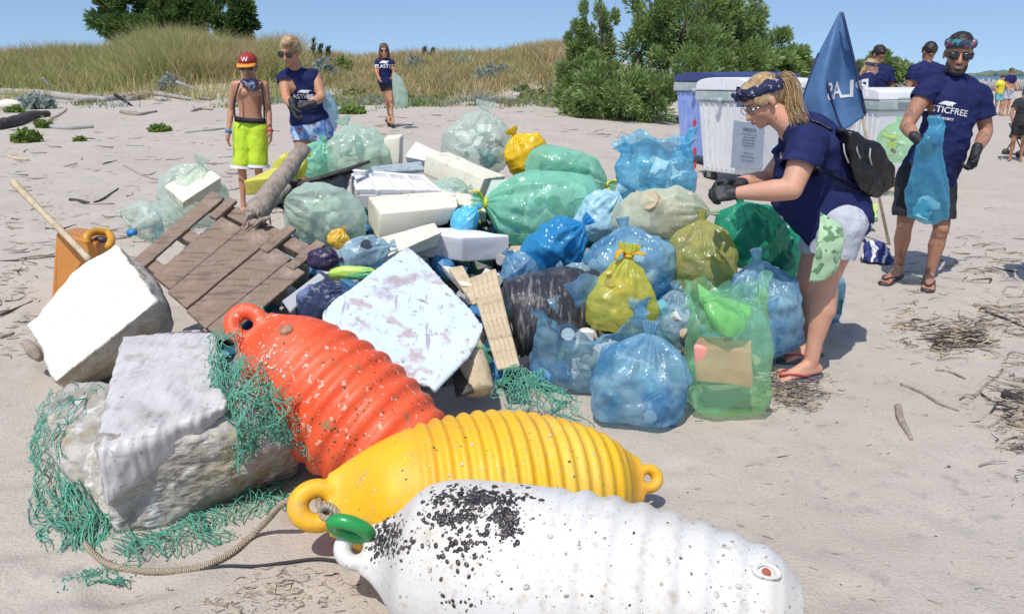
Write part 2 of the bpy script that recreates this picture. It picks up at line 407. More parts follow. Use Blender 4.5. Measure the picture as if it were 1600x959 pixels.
plant(550, 178, 50, 14, 'green', 'flat green mat between the woman in the sleeveless top and the girl', 300)
plant(556, 152, 46, 16, 'olive', 'olive tuft above the flat green mat', 220)
plant(625, 158, 44, 22, 'green', 'green tuft behind the legs of the girl', 200)
plant(650, 152, 60, 12, 'olive', 'dry olive tuft just right of the carrier bag of the girl', 220)
plant(688, 136, 36, 16, 'green', 'green plant with pale leaves near the white pebbles', 200)
plant(815, 142, 26, 12, 'green', 'small green tuft near the small upright stump', 120)
plant(505, 124, 50, 40, 'grey', 'silvery plant on the slope behind the blonde woman', 260)
plant(535, 112, 34, 30, 'green', 'yellow-green plant on the slope left of the girl', 200)
plant(648, 112, 40, 26, 'grey', 'silvery plant right of the girl below the dune crest', 240)
plant(720, 108, 46, 22, 'grey', 'silvery plant on the slope midway to the big bush', 260)
plant(765, 125, 70, 26, 'grey', 'widest silvery plant at the foot of the dune', 340)
plant(840, 150, 60, 10, 'olive', 'dry tuft at the left foot of the big bush', 200)
for i, (px, h) in enumerate([(492, 36), (502, 28), (514, 24), (664, 24), (676, 22)]):
    p = gpt(px, 100); H = h / ppm(p); q = np.random.RandomState(i); n = 260
    t = q.rand(n); P = np.stack([p.x + q.normal(0, .035, n), p.y + q.normal(0, .035, n), p.z + t * H], 1); hh = q.uniform(.05, .1, n) * 1.6
    V, F_, Cc = blades(P, hh, np.full(n, .014), q.uniform(.2, 1, n), pick(PAL['dark'], n, q), i, 2)
    obj('spiky_plant', mesh(V, F_, Cc, smooth=False), LEAFM, label=['tallest dark spike plant on the dune crest right of the blonde woman', 'second dark spike plant from the blonde woman on the dune crest', 'third and lowest dark spike plant right of the blonde woman', 'dark spike plant just right of the head of the girl', 'dark spike plant second from the head of the girl'][i], cat='plant', group='dark upright plants on the dune crest')

# mixed ground cover between the open sand and the dune
q = np.random.RandomState(77); VV, FF, CC = [], [], []; nb = 0
for i in range(420):
    s_ = q.uniform(-.30, .10) if q.rand() < .8 else q.uniform(-.8, -.3); y_ = q.uniform(0, 1) ** .6 * 7.5 + 19.5; pal_ = PAL[['green', 'grey', 'olive', 'olive', 'grey'][q.randint(5)]]; n_ = 46; sp = q.uniform(.06, .32)
    X_ = s_ * y_ + q.normal(0, sp, n_); Y_ = y_ + q.normal(0, sp, n_); P_ = np.stack([X_, Y_, zg(X_, Y_) - .01], 1)
    a_, b_, c_ = blades(P_, q.uniform(.06, .24) * q.uniform(.5, 1.2, n_), np.full(n_, .016), q.uniform(.3, 1.3, n_), pick(pal_, n_, q), i, 2)
    VV.append(a_); FF.append(b_ + nb); CC.append(c_); nb += len(a_)
obj('ground_cover', mesh(np.concatenate(VV), np.concatenate(FF), np.concatenate(CC), smooth=False), LEAFM, label='sparse low green and silvery ground cover at the foot of the dune', cat='ground cover', kind='stuff')
# bushes and trees: tapered trunk and limbs, crown of many small sprays
bark = M('bark', (.16, .12, .09), .9, [('noise', 14, .4, .7, (.09, .07, .05))], [('noise', 30, .7, .02, dict(vec=(1, 1, .2)))])
LEAFT = M('foliage', (1, 1, 1), .65, attr=True, spec=.25, transl=.35)
def tree(name, label, base, lobes, n, leaf, pal, cat='bush', seed=0, group=None, up=.5):
    """lobes: (centre, radius vector); sprays spread through each lobe's outer volume"""
    root = thing(name, base, label, cat, group); q = np.random.RandomState(seed); base = Vector(base); mb = MB()
    for c, rr in lobes:
        c = Vector(c); a = base + Vector((q.uniform(-.15, .15), q.uniform(-.1, .1), 0)); m = a.lerp(c, .5) + Vector((q.uniform(-.3, .3), q.uniform(-.2, .2), .1)) * rr[0]
        pts = [a.lerp(m, t).lerp(m.lerp(c, t), t) for t in (0, .25, .5, .75, 1)]; r0 = .03 + .05 * rr[0]
        mb.add(*tubev(pts, [r0, r0 * .75, r0 * .55, r0 * .4, r0 * .2], 7))
        for _ in range(7):
            e = c + Vector((q.normal() * rr[0] * .5, q.normal() * rr[1] * .5, abs(q.normal()) * rr[2] * .6)); s0 = pts[q.randint(2, 5)]
            mb.add(*tubev([s0, s0.lerp(e, .5) + Vector((0, 0, .05)), e], [r0 * .35, r0 * .2, .004], 5))
    obj('trunk', mb.mesh(), bark, root)
    P = []; D = []; tot = sum(l[1][0] * l[1][2] for l in lobes)
    for c, rr in lobes:
        k = int(n * rr[0] * rr[2] / tot); v = q.normal(size=(k, 3)); v /= np.linalg.norm(v, axis=1)[:, None]
        # clumps: sprays gather round sub-centres so that gaps stay open
        nc = max(9, k // 240); sc_ = q.normal(size=(nc, 3)); sc_ /= np.linalg.norm(sc_, axis=1)[:, None]; sc_ *= q.uniform(.4, 1.12, (nc, 1))
        i = q.randint(0, nc, k); rad = q.rand(k) ** .5
        loc = sc_[i] + v * rad[:, None] * q.uniform(.12, .34, nc)[i][:, None] * np.array([1, 1, 1.35])
        P.append(np.array(c) + loc * np.array(rr)); dd = loc * np.array([1, 1, 1]) * .6 + v * .6; dd[:, 2] += up; D.append(dd)
    P = np.concatenate(P); D = np.concatenate(D); D /= np.linalg.norm(D, axis=1)[:, None]; ok = P[:, 2] > base.z + .02; P = P[ok]; D = D[ok]; k = len(P)
    s = np.cross(D, q.normal(size=(k, 3))); s /= np.linalg.norm(s, axis=1)[:, None]; L = leaf * q.uniform(.6, 1.5, k)[:, None]; W = L * .13
    mid = P + D * L * .5 + np.array([0, 0, .0]); tip = P + D * L + np.array([0, 0, -1]) * L * .15
    V = np.stack([P, mid - s * W, tip, mid + s * W], 1).reshape(-1, 3); cl = np.repeat(pick(pal, k, q), 4, 0)
    obj('crown', mesh(V, np.arange(len(V)).reshape(-1, 4), cl, smooth=False), LEAFT, root)
    return root
TAM = [(.22, .32, .10), (.28, .39, .12), (.17, .26, .09), (.36, .45, .18), (.25, .34, .13)]
def L3(px, py, Y, rx, rz, ry=None):
    p = at(px, py, Y); k = ppm(p); return ((p.x, p.y, p.z), (rx / k, (ry or rx) / k, rz / k))
bb = gpt(985, 186)
YB = bb.y
tree('tamarisk_bush', 'large feathery green bush behind the white bins, nearest of the bushes', bb,
     [L3(935, 64, YB + 1, 30, 58), L3(900, 75, YB + 1, 20, 34), L3(905, 120, YB + .3, 40, 40), L3(898, 158, YB - .6, 30, 26), L3(960, 145, YB - .6, 62, 42), L3(1015, 40, YB + .8, 36, 70), L3(1085, 40, YB + 1, 62, 68), L3(1150, 40, YB + 1.4, 48, 62),
      L3(1020, 150, YB - .3, 50, 38), L3(1090, 110, YB + .3, 66, 50), L3(920, 160, YB - .5, 30, 25), L3(1155, 100, YB + 1, 50, 40)], 92000, .115, TAM, seed=5)
p = at(1215, 90, 22); tree('tamarisk_bush', 'small pointed green bush right of the large bush above the bins', (p.x, p.y, float(zg(p.x, p.y))), [L3(1215, 85, 22, 38, 32), L3(1175, 95, 22, 30, 30), L3(1243, 95, 22.5, 20, 25), L3(1205, 110, 22, 50, 24)], 16000, .15, TAM, seed=9)
p = at(275, 60, 36); tree('dark_tree', 'dark green tree rising behind the tall grass at the upper left', (p.x, p.y, float(zg(p.x, p.y))),
     [L3(182, 28, 36, 30, 30), L3(225, 14, 36.5, 36, 40), L3(278, 10, 36, 40, 44), L3(325, 26, 36, 34, 30), L3(250, 50, 35.5, 70, 24), L3(350, 42, 36, 16, 22)], 26000, .24, [(.09, .17, .04), (.13, .21, .055), (.18, .26, .07), (.06, .11, .04)], 'tree', 12)
p = at(380, 50, 35); tree('dark_tree', 'narrow dark green tree right of the wider one behind the tall grass', (p.x, p.y, float(zg(p.x, p.y))), [L3(380, 18, 35, 17, 34), L3(386, 52, 35, 20, 20), L3(368, 45, 35, 14, 24)], 8000, .28, [(.08, .15, .04), (.12, .20, .05), (.05, .10, .04)], 'tree', 13)
p = at(1410, 110, 40); tree('dune_scrub', 'low rounded green scrub on the far dune between the two dark haired men', (p.x, p.y, float(zg(p.x, p.y))),
     [L3(1385, 102, 40, 26, 16), L3(1410, 110, 40, 32, 18), L3(1436, 118, 41, 26, 12), L3(1355, 108, 41, 30, 16)], 13000, .26, TAM, seed=14)
p = at(1290, 110, 34); tree('dune_scrub', 'dull green scrub on the dune partly behind the blue flag', (p.x, p.y, float(zg(p.x, p.y))), [L3(1290, 112, 34, 40, 16), L3(1330, 116, 35, 30, 14)], 9000, .22, TAM, seed=15)
# far shore
far = MB(); q = random.Random(4)
for i in range(130):
    x = 150 + i * 4.2 + q.uniform(-2, 2); far.add(*ell((x, 520 + q.uniform(-8, 8), -.5), (q.uniform(4, 9), 6, q.uniform(1.5, 4.5)), n=8, m=5))
obj('far_treeline', far.mesh(), M('far_trees', (.09, .14, .10), .9, [('noise', .3, .4, .6, (.13, .17, .12))]), label='low green line of trees on the far shore at the right', cat='trees', kind='stuff')
# ------------------------------------------------------------ fender buoys
GR_ = (.10, .085, .06)
M('orange_plastic', (.80, .085, .02), .52, [('noise', 1.6, .48, .66, (.80, .13, .05), dict(w=9)), ('noise', 3, .42, .7, (.72, .13, .05)), ('noise', 34, .62, .68, (.80, .50, .38)), ('noise', 13, .60, .68, (.33, .16, .07), dict(vec=(1, 1, 1), w=3)), ('noise', 90, .66, .70, (.16, .11, .05))], [('noise', 40, .4, .006), ('noise', 8, .2, .02)])
M('yellow_plastic', (.80, .46, .012), .55, [('noise', 2.2, .48, .66, (.80, .52, .08), dict(w=9)), ('noise', 4, .45, .72, (.72, .36, .03)), ('noise', 22, .58, .72, (.60, .36, .09), dict(w=2)), ('noise', 75, .655, .69, (.28, .19, .10)), ('voronoi', 28, .075, .055, (.75, .72, .64), dict(w=4))], [('noise', 55, .35, .005), ('noise', 9, .2, .02)])
M('white_plastic', (.67, .655, .625), .55, [('noise', 3, .42, .7, (.58, .545, .48)), ('noise', 14, .60, .72, (.46, .42, .34), dict(detail=9, w=8)), ('noise', 55, .56, .66, (.60, .55, .46)), ('noise', 26, .60, .72, (.52, .47, .38), dict(w=5)), ('noise', 85, .655, .68, (.14, .11, .09)), ('voronoi', 17, .10, .07, (.34, .28, .22), dict(w=2))], [('noise', 50, .35, .005)])
M('mussel_shell', (.028, .025, .028), .35, [('noise', 60, .5, .7, (.16, .13, .11))], [('noise', 90, .5, .004)])
M('barnacle', (.62, .58, .52), .8, [('noise', 90, .5, .6, (.30, .25, .20))], [('noise', 120, .6, .003)])
def lin0(a, b, t): return a + (b - a) * t
def buoy(name, label, A, B, r, mat, tabn, ribs, rib0, e0=(.10, .034), e1=(.052, .026), prof=None, group='ribbed mussel farm fender buoys', rib=.022):
    """ribbed fender float along A-B; tabn = normal of the flat end tabs"""
    A, B = Vector(A), Vector(B); ax = B - A; L = ax.length; a = ax / L
    n = Vector(tabn); n = (n - a * n.dot(a)).normalized(); s = a.cross(n)
    prof = prof or [(0, .40), (.045, .60), (.09, .76), (.15, .87), (.22, .94), (.32, .98), (.45, 1.0), (.58, .97), (.70, .88), (.80, .74), (.88, .56), (.94, .38), (1, .2)]
    T = np.array([p[0] for p in prof]); Q = np.array([p[1] for p in prof])
    nu, nv = 260, 96; V = []
    for i in range(nu + 1):
        t = i / nu; rr = r * float(np.interp(t, T, Q))
        # soft interpolation
        rr = r * sum(float(np.interp(min(1, max(0, t + o)), T, Q)) for o in (-.03, -.015, 0, .015, .03)) / 5
        amp = float(sstep(rib0, rib0 + .06, t)) * (1 - float(sstep(.93, .97, t)))
        rp = math.sin((t - rib0) * ribs * 2 * math.pi); rr *= 1 + rib * amp * (abs(rp) ** .7 * (1 if rp > 0 else -1))
        endw = max(0, 1 - t / .13); endw2 = max(0, 1 - (1 - t) / .09)
        ha = max(rr, e0[0] if t < .3 else 0, e1[0] if (e1 and t > .8) else 0); kk = float(sstep(0, .16, t)); k2 = float(sstep(0, .12, 1 - t)); hb = max(.015, lin0(e0[1] * .95, rr, kk) if t < .5 else (lin0(e1[1] * .95, rr, k2) if e1 else rr))
        c = A + a * (L * t)
        for j in range(nv):
            f = 2 * math.pi * j / nv; V.append(c + s * (ha * math.cos(f)) + n * (hb * math.sin(f)))
    v = np.array([tuple(p) for p in V]); ctr = np.repeat(np.array([tuple(A + a * (L * i / nu)) for i in range(nu + 1)]), nv, 0)
    rad = v - ctr; v = ctr + rad * (1 + .012 * waves(v, 1.6, int(r * 999) + ribs)[:, None])
    idx = np.arange((nu + 1) * nv).reshape(nu + 1, nv); fc = np.stack([idx[:-1], np.roll(idx[:-1], -1, 1), np.roll(idx[1:], -1, 1), idx[1:]], -1).reshape(-1, 4)
    fl = fc.tolist() + [list(idx[0][::-1]), list(idx[-1])]
    lo = v[:, 2].min(); root = thing(name, ((A.x + B.x) / 2, (A.y + B.y) / 2, lo), label, 'buoy', group)
    prims = [([tuple(p) for p in v], [tuple(q_) for q_ in fl])]
    for end, ee_, sg, ln in ((A, e0, -1, .075), (B, e1, 1, .045)):
        if ee_ is None: continue
        hw, th = ee_
        mb = MB(); c = end + a * sg * hw * .42; nn = 40; mm = 12; V2 = []
        R1 = hw * .64; r1 = hw * .37
        for i in range(nn):
            f = 2 * math.pi * i / nn; dr = s * math.cos(f) + a * sg * math.sin(f) * 1.12; cc = c + dr * R1
            for j in range(mm):
                g = 2 * math.pi * j / mm; V2.append(cc + dr * (r1 * math.cos(g)) + n * (th * math.sin(g)))
        F2 = [(i * mm + j, ((i + 1) % nn) * mm + j, ((i + 1) % nn) * mm + (j + 1) % mm, i * mm + (j + 1) % mm) for i in range(nn) for j in range(mm)]
        prims.append((V2, F2))
        for k_ in (-1, 1): prims.append(ell(c - a * sg * hw * .62 + s * (k_ * hw * .55), (hw * .75, hw * .42, th * .98), a, s, n))
    me = fuse(prims, .0060, 1); vv = getv(me).copy(); bvh = BVHTree.FromPolygons([tuple(p) for p in vv], [tuple(p.vertices) for p in me.polygons])
    obj('float_body', me, mat, root)
    return root, bvh
def shells(root, bvh, pxs, size, mat, name, seed=0):
    """shell fouling growing on the surface at the places seen in the picture"""
    q = random.Random(seed); mb = MB(); o = Vector((0, 0, EYE))
    for px, py in pxs:
        h = bvh.ray_cast(o, ray(px, py).normalized())
        if h[0] is None: continue
        p, nn = h[0], h[1]
        if nn.dot(ray(px, py)) > 0: nn = -nn
        u, v, w_ = frame(nn); t = q.uniform(0, 6.28); U = u * math.cos(t) + v * math.sin(t); W_ = nn.cross(U); k = size * (.45 + 1.3 * q.random() ** 2)
        mb.add(*ell(p + nn * k * q.uniform(.05, .5), (k * 1.2, k * .85, k * .38), U, W_, nn, 7, 4))
    o_ = obj(name, mb.mesh(), mat, root, kind='stuff'); return o_
def blobpts(specs, seed=0):
    q = random.Random(seed); P = []
    for cx, cy, sx, sy, n in specs:
        for _ in range(n): P.append((q.gauss(cx, sx), q.gauss(cy, sy)))
    return P
wb, wbv = buoy('fender_buoy', 'white ribbed fender buoy crusted with black mussels in the foreground', at(572, 858, 2.02), at(1252, 958, 1.72), .232, MAT['white_plastic'], (.15, -.75, .65), 15, .44, rib=.024,
               e0=(.064, .030), e1=None, prof=[(0, .28), (.04, .40), (.08, .58), (.12, .80), (.17, .94), (.25, 1.0), (.40, 1.02), (.55, 1.0), (.68, .93), (.80, .80), (.90, .68), (.96, .58), (.985, .44), (1, .15)])
shells(wb, wbv, blobpts([(745, 778, 38, 8, 420), (712, 808, 26, 9, 190), (792, 812, 11, 15, 240), (732, 848, 24, 14, 70), (612, 832, 12, 18, 200), (596, 850, 11, 11, 110), (715, 880, 34, 26, 26), (850, 800, 14, 8, 6), (720, 942, 20, 8, 14)], 3), .0046, MAT['mussel_shell'], 'mussels', 3)
shells(wb, wbv, [(rnd.uniform(620, 1200), rnd.uniform(760, 955)) for _ in range(30)], .0026, MAT['mussel_shell'], 'mussels', 5)
shells(wb, wbv, [(rnd.uniform(620, 1230), rnd.uniform(760, 955)) for _ in range(90)], .0045, MAT['barnacle'], 'barnacles', 6)
yb, ybv = buoy('fender_buoy', 'yellow ribbed fender buoy lying between the orange and the white one', at(514, 788, 2.27), at(1003, 748, 2.56), .268, MAT['yellow_plastic'], (-.25, -.8, .45), 22, .22, e0=(.084, .034), rib=.032,
               prof=[(0, .34), (.045, .47), (.09, .58), (.15, .70), (.22, .81), (.32, .92), (.48, 1.0), (.6, .96), (.72, .86), (.82, .72), (.9, .56), (.95, .42), (1, .25)])
shells(yb, ybv, [(rnd.uniform(700, 1010), rnd.uniform(635, 770)) for _ in range(70)], .0036, MAT['barnacle'], 'barnacles', 7)
shells(yb, ybv, [(rnd.uniform(600, 1010), rnd.uniform(635, 770)) for _ in range(25)], .003, MAT['mussel_shell'], 'mussels', 8)
oA = at(396, 516, 3.02); oC = at(549, 646, 2.83); oB = oA + (oC - oA) * 2.12
ob, obv = buoy('fender_buoy', 'orange ribbed fender buoy speckled with barnacles, propped up behind the yellow one', oA, oB, .255, MAT['orange_plastic'], (-.1, -.75, .75), 14, .20, e0=(.086, .034), rib=.028,
               prof=[(0, .36), (.04, .50), (.09, .63), (.15, .76), (.22, .86), (.32, .95), (.45, 1.0), (.58, .97), (.70, .88), (.80, .74), (.88, .56), (.94, .38), (1, .2)])
shells(ob, obv, blobpts([(420, 570, 22, 28, 120), (455, 535, 40, 14, 20)], 9), .0042, MAT['barnacle'], 'barnacles', 9)
shells(ob, obv, blobpts([(590, 620, 40, 30, 80), (520, 690, 30, 22, 60), (560, 560, 60, 14, 40)], 12), .0034, M('weed_crust', (.16, .12, .06), .9), 'crust', 10)
h = obv.ray_cast(Vector((0, 0, EYE)), ray(447, 516).normalized())
if h[0]:
    u, v, w_ = frame(h[1]); mb = MB().add(*tubev([h[0] - h[1] * .01, h[0] + h[1] * .006, h[0] + h[1] * .012], [.027, .026, .018], 16)); obj('plug', mb.mesh(), M('rust_plug', (.42, .22, .13), .7, [('noise', 50, .4, .7, (.2, .1, .05))]), ob)
h = wbv.ray_cast(Vector((0, 0, EYE)), ray(1198, 893).normalized())
if h[0]:
    u, v, w_ = frame(h[1]); mb = MB(); V2, F2 = [], []
    for i in range(24):
        f = 6.283 * i / 24; dr = u * math.cos(f) + v * math.sin(f) * .6
        for j in range(8): g = 6.283 * j / 8; V2.append(h[0] + dr * (.03 + .008 * math.cos(g)) + h[1] * (.008 * math.sin(g)))
    F2 = [(i * 8 + j, ((i + 1) % 24) * 8 + j, ((i + 1) % 24) * 8 + (j + 1) % 8, i * 8 + (j + 1) % 8) for i in range(24) for j in range(8)]
    mb.add(V2, F2); obj('filler_rim', mb.mesh(), MAT['white_plastic'], wb); obj('plug', MB().add(*ell(h[0] - h[1] * .002, (.012, .012, .006), u, v, h[1])).mesh(), M('red_rust', (.35, .10, .06), .8), wb)
# green shackle ring joining the two eyes
c0 = at(548, 826, 2.02); rp = []
for i in range(33):
    f = 2 * math.pi * i / 32; rp.append(c0 + Vector((math.cos(f) * .050, -.022 * math.sin(f), math.sin(f) * .048 + .02 * math.cos(f + 2.4))))
obj('shackle_ring', MB().add(*tubev(rp, [.021] * 33, 12, cap=False)).mesh(), M('green_paint', (.02, .30, .07), .3, [('noise', 30, .55, .7, (.05, .22, .06))], [('noise', 40, .3, .004)]), label='thick green ring linking the eyes of the yellow and white buoys', cat='ring')
# rope
M('rope', (.60, .50, .36), .9, [('noise', 30, .4, .7, (.48, .38, .26))], [('wave', 60, .9, .006, dict(vec=(1, 1, 1), dist=1))])
def spline(P, k=10):
    P = [Vector(p) for p in P]; P = [P[0] * 2 - P[1]] + P + [P[-1] * 2 - P[-2]]; out = []
    for i in range(1, len(P) - 2):
        for j in range(k):
            t = j / k; a, b, c, d = P[i - 1], P[i], P[i + 1], P[i + 2]
            out.append(.5 * ((2 * b) + (c - a) * t + (2 * a - 5 * b + 4 * c - d) * t * t + (3 * b - a - 3 * c + d) * t ** 3))
    out.append(P[-2]); return out
def twisted(P, r, strands=3, pitch=.045, k=10):
    pts = spline(P, k); mb = MB(); L = 0
    out = [[] for _ in range(strands)]
    for i, p in enumerate(pts):
        if i: L += (p - pts[i - 1]).length
        a = pts[min(i + 1, len(pts) - 1)] - pts[max(0, i - 1)]; u, v, _ = frame(a)
        for s in range(strands): f = L / pitch * 6.283 + s * 6.283 / strands; out[s].append(p + u * (r * .5 * math.cos(f)) + v * (r * .5 * math.sin(f)))
    for s in range(strands): mb.add(*tubev(out[s], r * .62, 6))
    return mb
def g(px, py, up=.012): return gpt(px, py, up)
obj('rope', twisted([at(545, 818, 2.10), at(520, 802, 2.13), at(498, 788, 2.2), at(500, 775, 2.36), at(470, 776, 2.36), at(442, 786, 2.34), at(418, 812, 2.38), g(392, 842), g(360, 868), g(315, 886), g(265, 895), g(215, 895), g(170, 884), g(138, 860), g(118, 828), g(104, 800), at(92, 786, 2.64), at(80, 790, 2.66)], .0105, 3, .04, 24).mesh(), MAT['rope'],
    label='beige twisted rope running from the eye of the yellow buoy over the sand', cat='rope')
obj('knot', twisted([at(500, 800, 2.16), at(508, 790, 2.12), at(520, 796, 2.08), at(518, 808, 2.08), at(506, 808, 2.12), at(502, 796, 2.14), at(514, 790, 2.08), at(526, 800, 2.06), at(528, 812, 2.05)], .010, 3, .04, 12).mesh(), MAT['rope'], bpy.data.objects['rope'])
obj('shadow_line', MB().add(*tubev(spline([g(300, 890, .004), g(350, 884, .006), g(400, 886, .006), g(450, 881, .008), g(500, 877, .008), g(545, 884, .01)], 8), .0055, 7)).mesh(), M('shadow_dark', (.03, .03, .035), .8), label='thin dark strip drawn as a shadow line on the sand left of the white buoy', cat='shadow_line')  # thin dark tube modelling the shadow line beside the rope

# ------------------------------------------------------------ foam blocks, wrapped block
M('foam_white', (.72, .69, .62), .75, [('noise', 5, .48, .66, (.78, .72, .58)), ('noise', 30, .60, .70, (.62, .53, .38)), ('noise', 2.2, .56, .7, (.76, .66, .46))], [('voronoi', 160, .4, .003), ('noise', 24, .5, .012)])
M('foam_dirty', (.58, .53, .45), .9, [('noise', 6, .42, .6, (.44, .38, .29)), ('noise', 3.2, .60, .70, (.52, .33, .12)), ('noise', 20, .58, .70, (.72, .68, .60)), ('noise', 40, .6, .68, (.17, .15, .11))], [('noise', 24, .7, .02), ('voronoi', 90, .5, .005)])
M('foam_cream', (.76, .72, .58), .7, [('noise', 14, .58, .68, (.52, .46, .34), dict(detail=8)), ('noise', 6, .5, .7, (.72, .68, .54))], [('voronoi', 170, .35, .002), ('noise', 20, .3, .006)])
M('foam_box', (.76, .75, .755), .7, [('noise', 16, .60, .70, (.50, .46, .40), dict(detail=8)), ('noise', 5, .5, .72, (.72, .71, .72)), ('noise', 50, .66, .7, (.5, .47, .42))], [('voronoi', 200, .3, .002), ('noise', 18, .25, .004)])
def chip(seed, amp=.014, f=5): return lambda v: crumple(v, f, seed, 9, .05) * amp + np.minimum(0, waves(v, 3.5, seed + 3) - .25) * amp * 1.6
top = [at(180, 377, 4.25), at(246, 470, 3.76), at(84, 598, 3.44), at(44, 505, 3.86)]
bot = [at(250, 440, 4.35), at(276, 504, 3.98), at(116, 618, 3.74), at(70, 560, 4.02)]
cen = sum(top, Vector()) / 4
me = fuse([hull(top + bot + [at(110, 425, 4.1), at(234, 440, 3.95), at(192, 586, 3.84), at(262, 535, 3.95)])], .011, 2, chip(4, .012))
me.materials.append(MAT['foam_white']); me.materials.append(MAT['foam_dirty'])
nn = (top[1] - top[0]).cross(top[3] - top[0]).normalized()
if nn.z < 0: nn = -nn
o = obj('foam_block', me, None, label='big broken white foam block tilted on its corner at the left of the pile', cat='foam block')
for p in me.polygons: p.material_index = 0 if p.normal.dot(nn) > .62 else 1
# grey wrapped block, two heaved masses and a torn sheet over them
M('wrap_grey', (.46, .43, .385), .6, [('noise', 4, .45, .62, (.29, .26, .21)), ('noise', 18, .52, .6, (.34, .31, .25), dict(vec=(.6, .6, 2.5))), ('noise', 14, .55, .68, (.60, .58, .56)), ('noise', 4, .58, .68, (.36, .31, .17), dict(w=2)), ('noise', 50, .62, .70, (.22, .20, .17))], [('wave', 7, .5, .02, dict(vec=(.6, .6, 2.2), dist=7)), ('noise', 30, .5, .012), ('crack', 16, .4, .01)])  # real dirt, darkened further to stand for shade on the undercut front
M('wrap_sheet', (.58, .555, .54), .5, [('noise', 4, .42, .65, (.50, .47, .45)), ('noise', 14, .56, .66, (.42, .39, .36), dict(vec=(.5, .4, 3))), ('noise', 40, .62, .68, (.30, .27, .25))], [('wave', 9, .35, .012, dict(vec=(1, .4, .4), dist=8)), ('noise', 40, .35, .006)])
body = hull([at(152, 694, 2.36), at(185, 835, 2.40), at(215, 845, 2.42), at(240, 806, 2.6), at(330, 778, 2.72), at(466, 738, 2.84), at(462, 684, 2.66), at(350, 640, 2.64), at(345, 560, 3.2), at(200, 560, 3.2), at(168, 640, 2.8), at(300, 700, 3.1), at(250, 640, 3.3)])
left = hull([at(76, 636, 3.0), at(84, 706, 2.70), at(120, 770, 2.60), at(178, 838, 2.45), at(170, 700, 2.68), at(180, 600, 3.15), at(110, 600, 3.2), at(200, 640, 3.1), at(100, 690, 3.1)])
me = fuse([body, left], .010, 3, lambda v: crumple(v, 4.5, 8, 9, .1) * .010 + crease(v * np.array([.5, .5, 2.0]), 5, 18) * .009 + crease(v, 9, 12) * .004)
wr = thing('wrapped_block', (cen.x + .7, 2.85, 0), 'grey weathered block wrapped in torn plastic sheeting beneath the green net', 'block'); obj('block', me, MAT['wrap_grey'], wr)
shh = fuse([hull([at(193, 527, 3.24), at(336, 519, 3.18), at(333, 545, 3.08), at(352, 634, 2.58), at(352, 648, 2.60), at(200, 706, 2.36), at(168, 790, 2.33), at(152, 702, 2.33), at(160, 650, 2.6), at(185, 600, 2.88), at(196, 560, 3.10), at(250, 610, 3.2), at(300, 540, 3.3), at(210, 530, 3.34)])], .009, 3, lambda v: crumple(v, 4, 31, 9, .12) * .010 + crease(v * np.array([1.6, .5, .5]), 5, 5) * .006)
obj('sheet', shh, MAT['wrap_sheet'], wr)

# ------------------------------------------------------------ fishing nets
M('net_green', (.10, .36, .25), .6, [('noise', 12, .4, .7, (.20, .50, .38)), ('noise', 5, .5, .7, (.07, .28, .19))], spec=.3)
def net(specs, seed=0):
    """specs: (P00,P10,P01,P11, nu,nv, amp, radius, bulge). knotted diamond mesh, crumpled"""
    q = np.random.RandomState(seed); mb = MB()
    for (a, b, c, dd, nu, nv, amp, rad, bul, keep) in specs:
        a, b, c, dd = map(lambda p: np.array(tuple(p)), (a, b, c, dd)); nrm = np.cross(b - a, c - a); nrm /= np.linalg.norm(nrm)
        if nrm[1] > 0: nrm = -nrm
        ph = q.rand(6) * 6.28
        def pos(i, j):
            u, v = i / nu, j / nv
            u2 = u + .05 * math.sin(v * 7 + ph[0]) + .03 * math.sin(u * 13 + ph[1]); v2 = v + .05 * math.sin(u * 8 + ph[2]) + .03 * math.sin(v * 11 + ph[3])
            p = a * (1 - u2) * (1 - v2) + b * u2 * (1 - v2) + c * (1 - u2) * v2 + dd * u2 * v2
            return p + nrm * (bul * math.sin(math.pi * min(1, max(0, u))) * math.sin(math.pi * min(1, max(0, v))))
        K = {}; G = np.array([[pos(i + .5 * (j % 2), j) for j in range(nv + 1)] for i in range(-1, nu + 2)]); sh_ = G.shape; Gf = G.reshape(-1, 3)
        D = np.stack([waves(Gf, 4.2, seed * 9 + k_, 7) for k_ in (1, 2, 3)], 1) * amp * 2.0 + np.stack([waves(Gf, 15, seed * 9 + k_, 6) for k_ in (4, 5, 6)], 1) * amp * 1.1
        Gf = Gf + D + q.normal(size=Gf.shape) * amp * .10; G = Gf.reshape(sh_)
        for i in range(1, nu + 2):
            for par in (0, 1):
                ch = []
                for j in range(nv + 1):
                    if par == 0: ii = i
                    else: ii = i - (j % 2)
                    ch.append(Vector(G[ii, j]))
                run = []
                for j, p in enumerate(ch):
                    if q.rand() < keep or not run: run.append(p)
                    else:
                        if len(run) > 2: mb.add(*tubev(spline(run, 4), rad, 3, cap=False))
                        run = []
                if len(run) > 2: mb.add(*tubev(spline(run, 4), rad, 3, cap=False))
        for p in Gf[::2]: mb.add(*ell(p, (rad * 2,) * 3, n=4, m=2))
    for k in range(len(mb.v)):
        v = mb.v[k]; zz = ground_z(v[0], v[1]) + .004
        if v[2] < zz: mb.v[k] = (v[0], v[1], zz + .002)
    return mb
rr_ = .0019
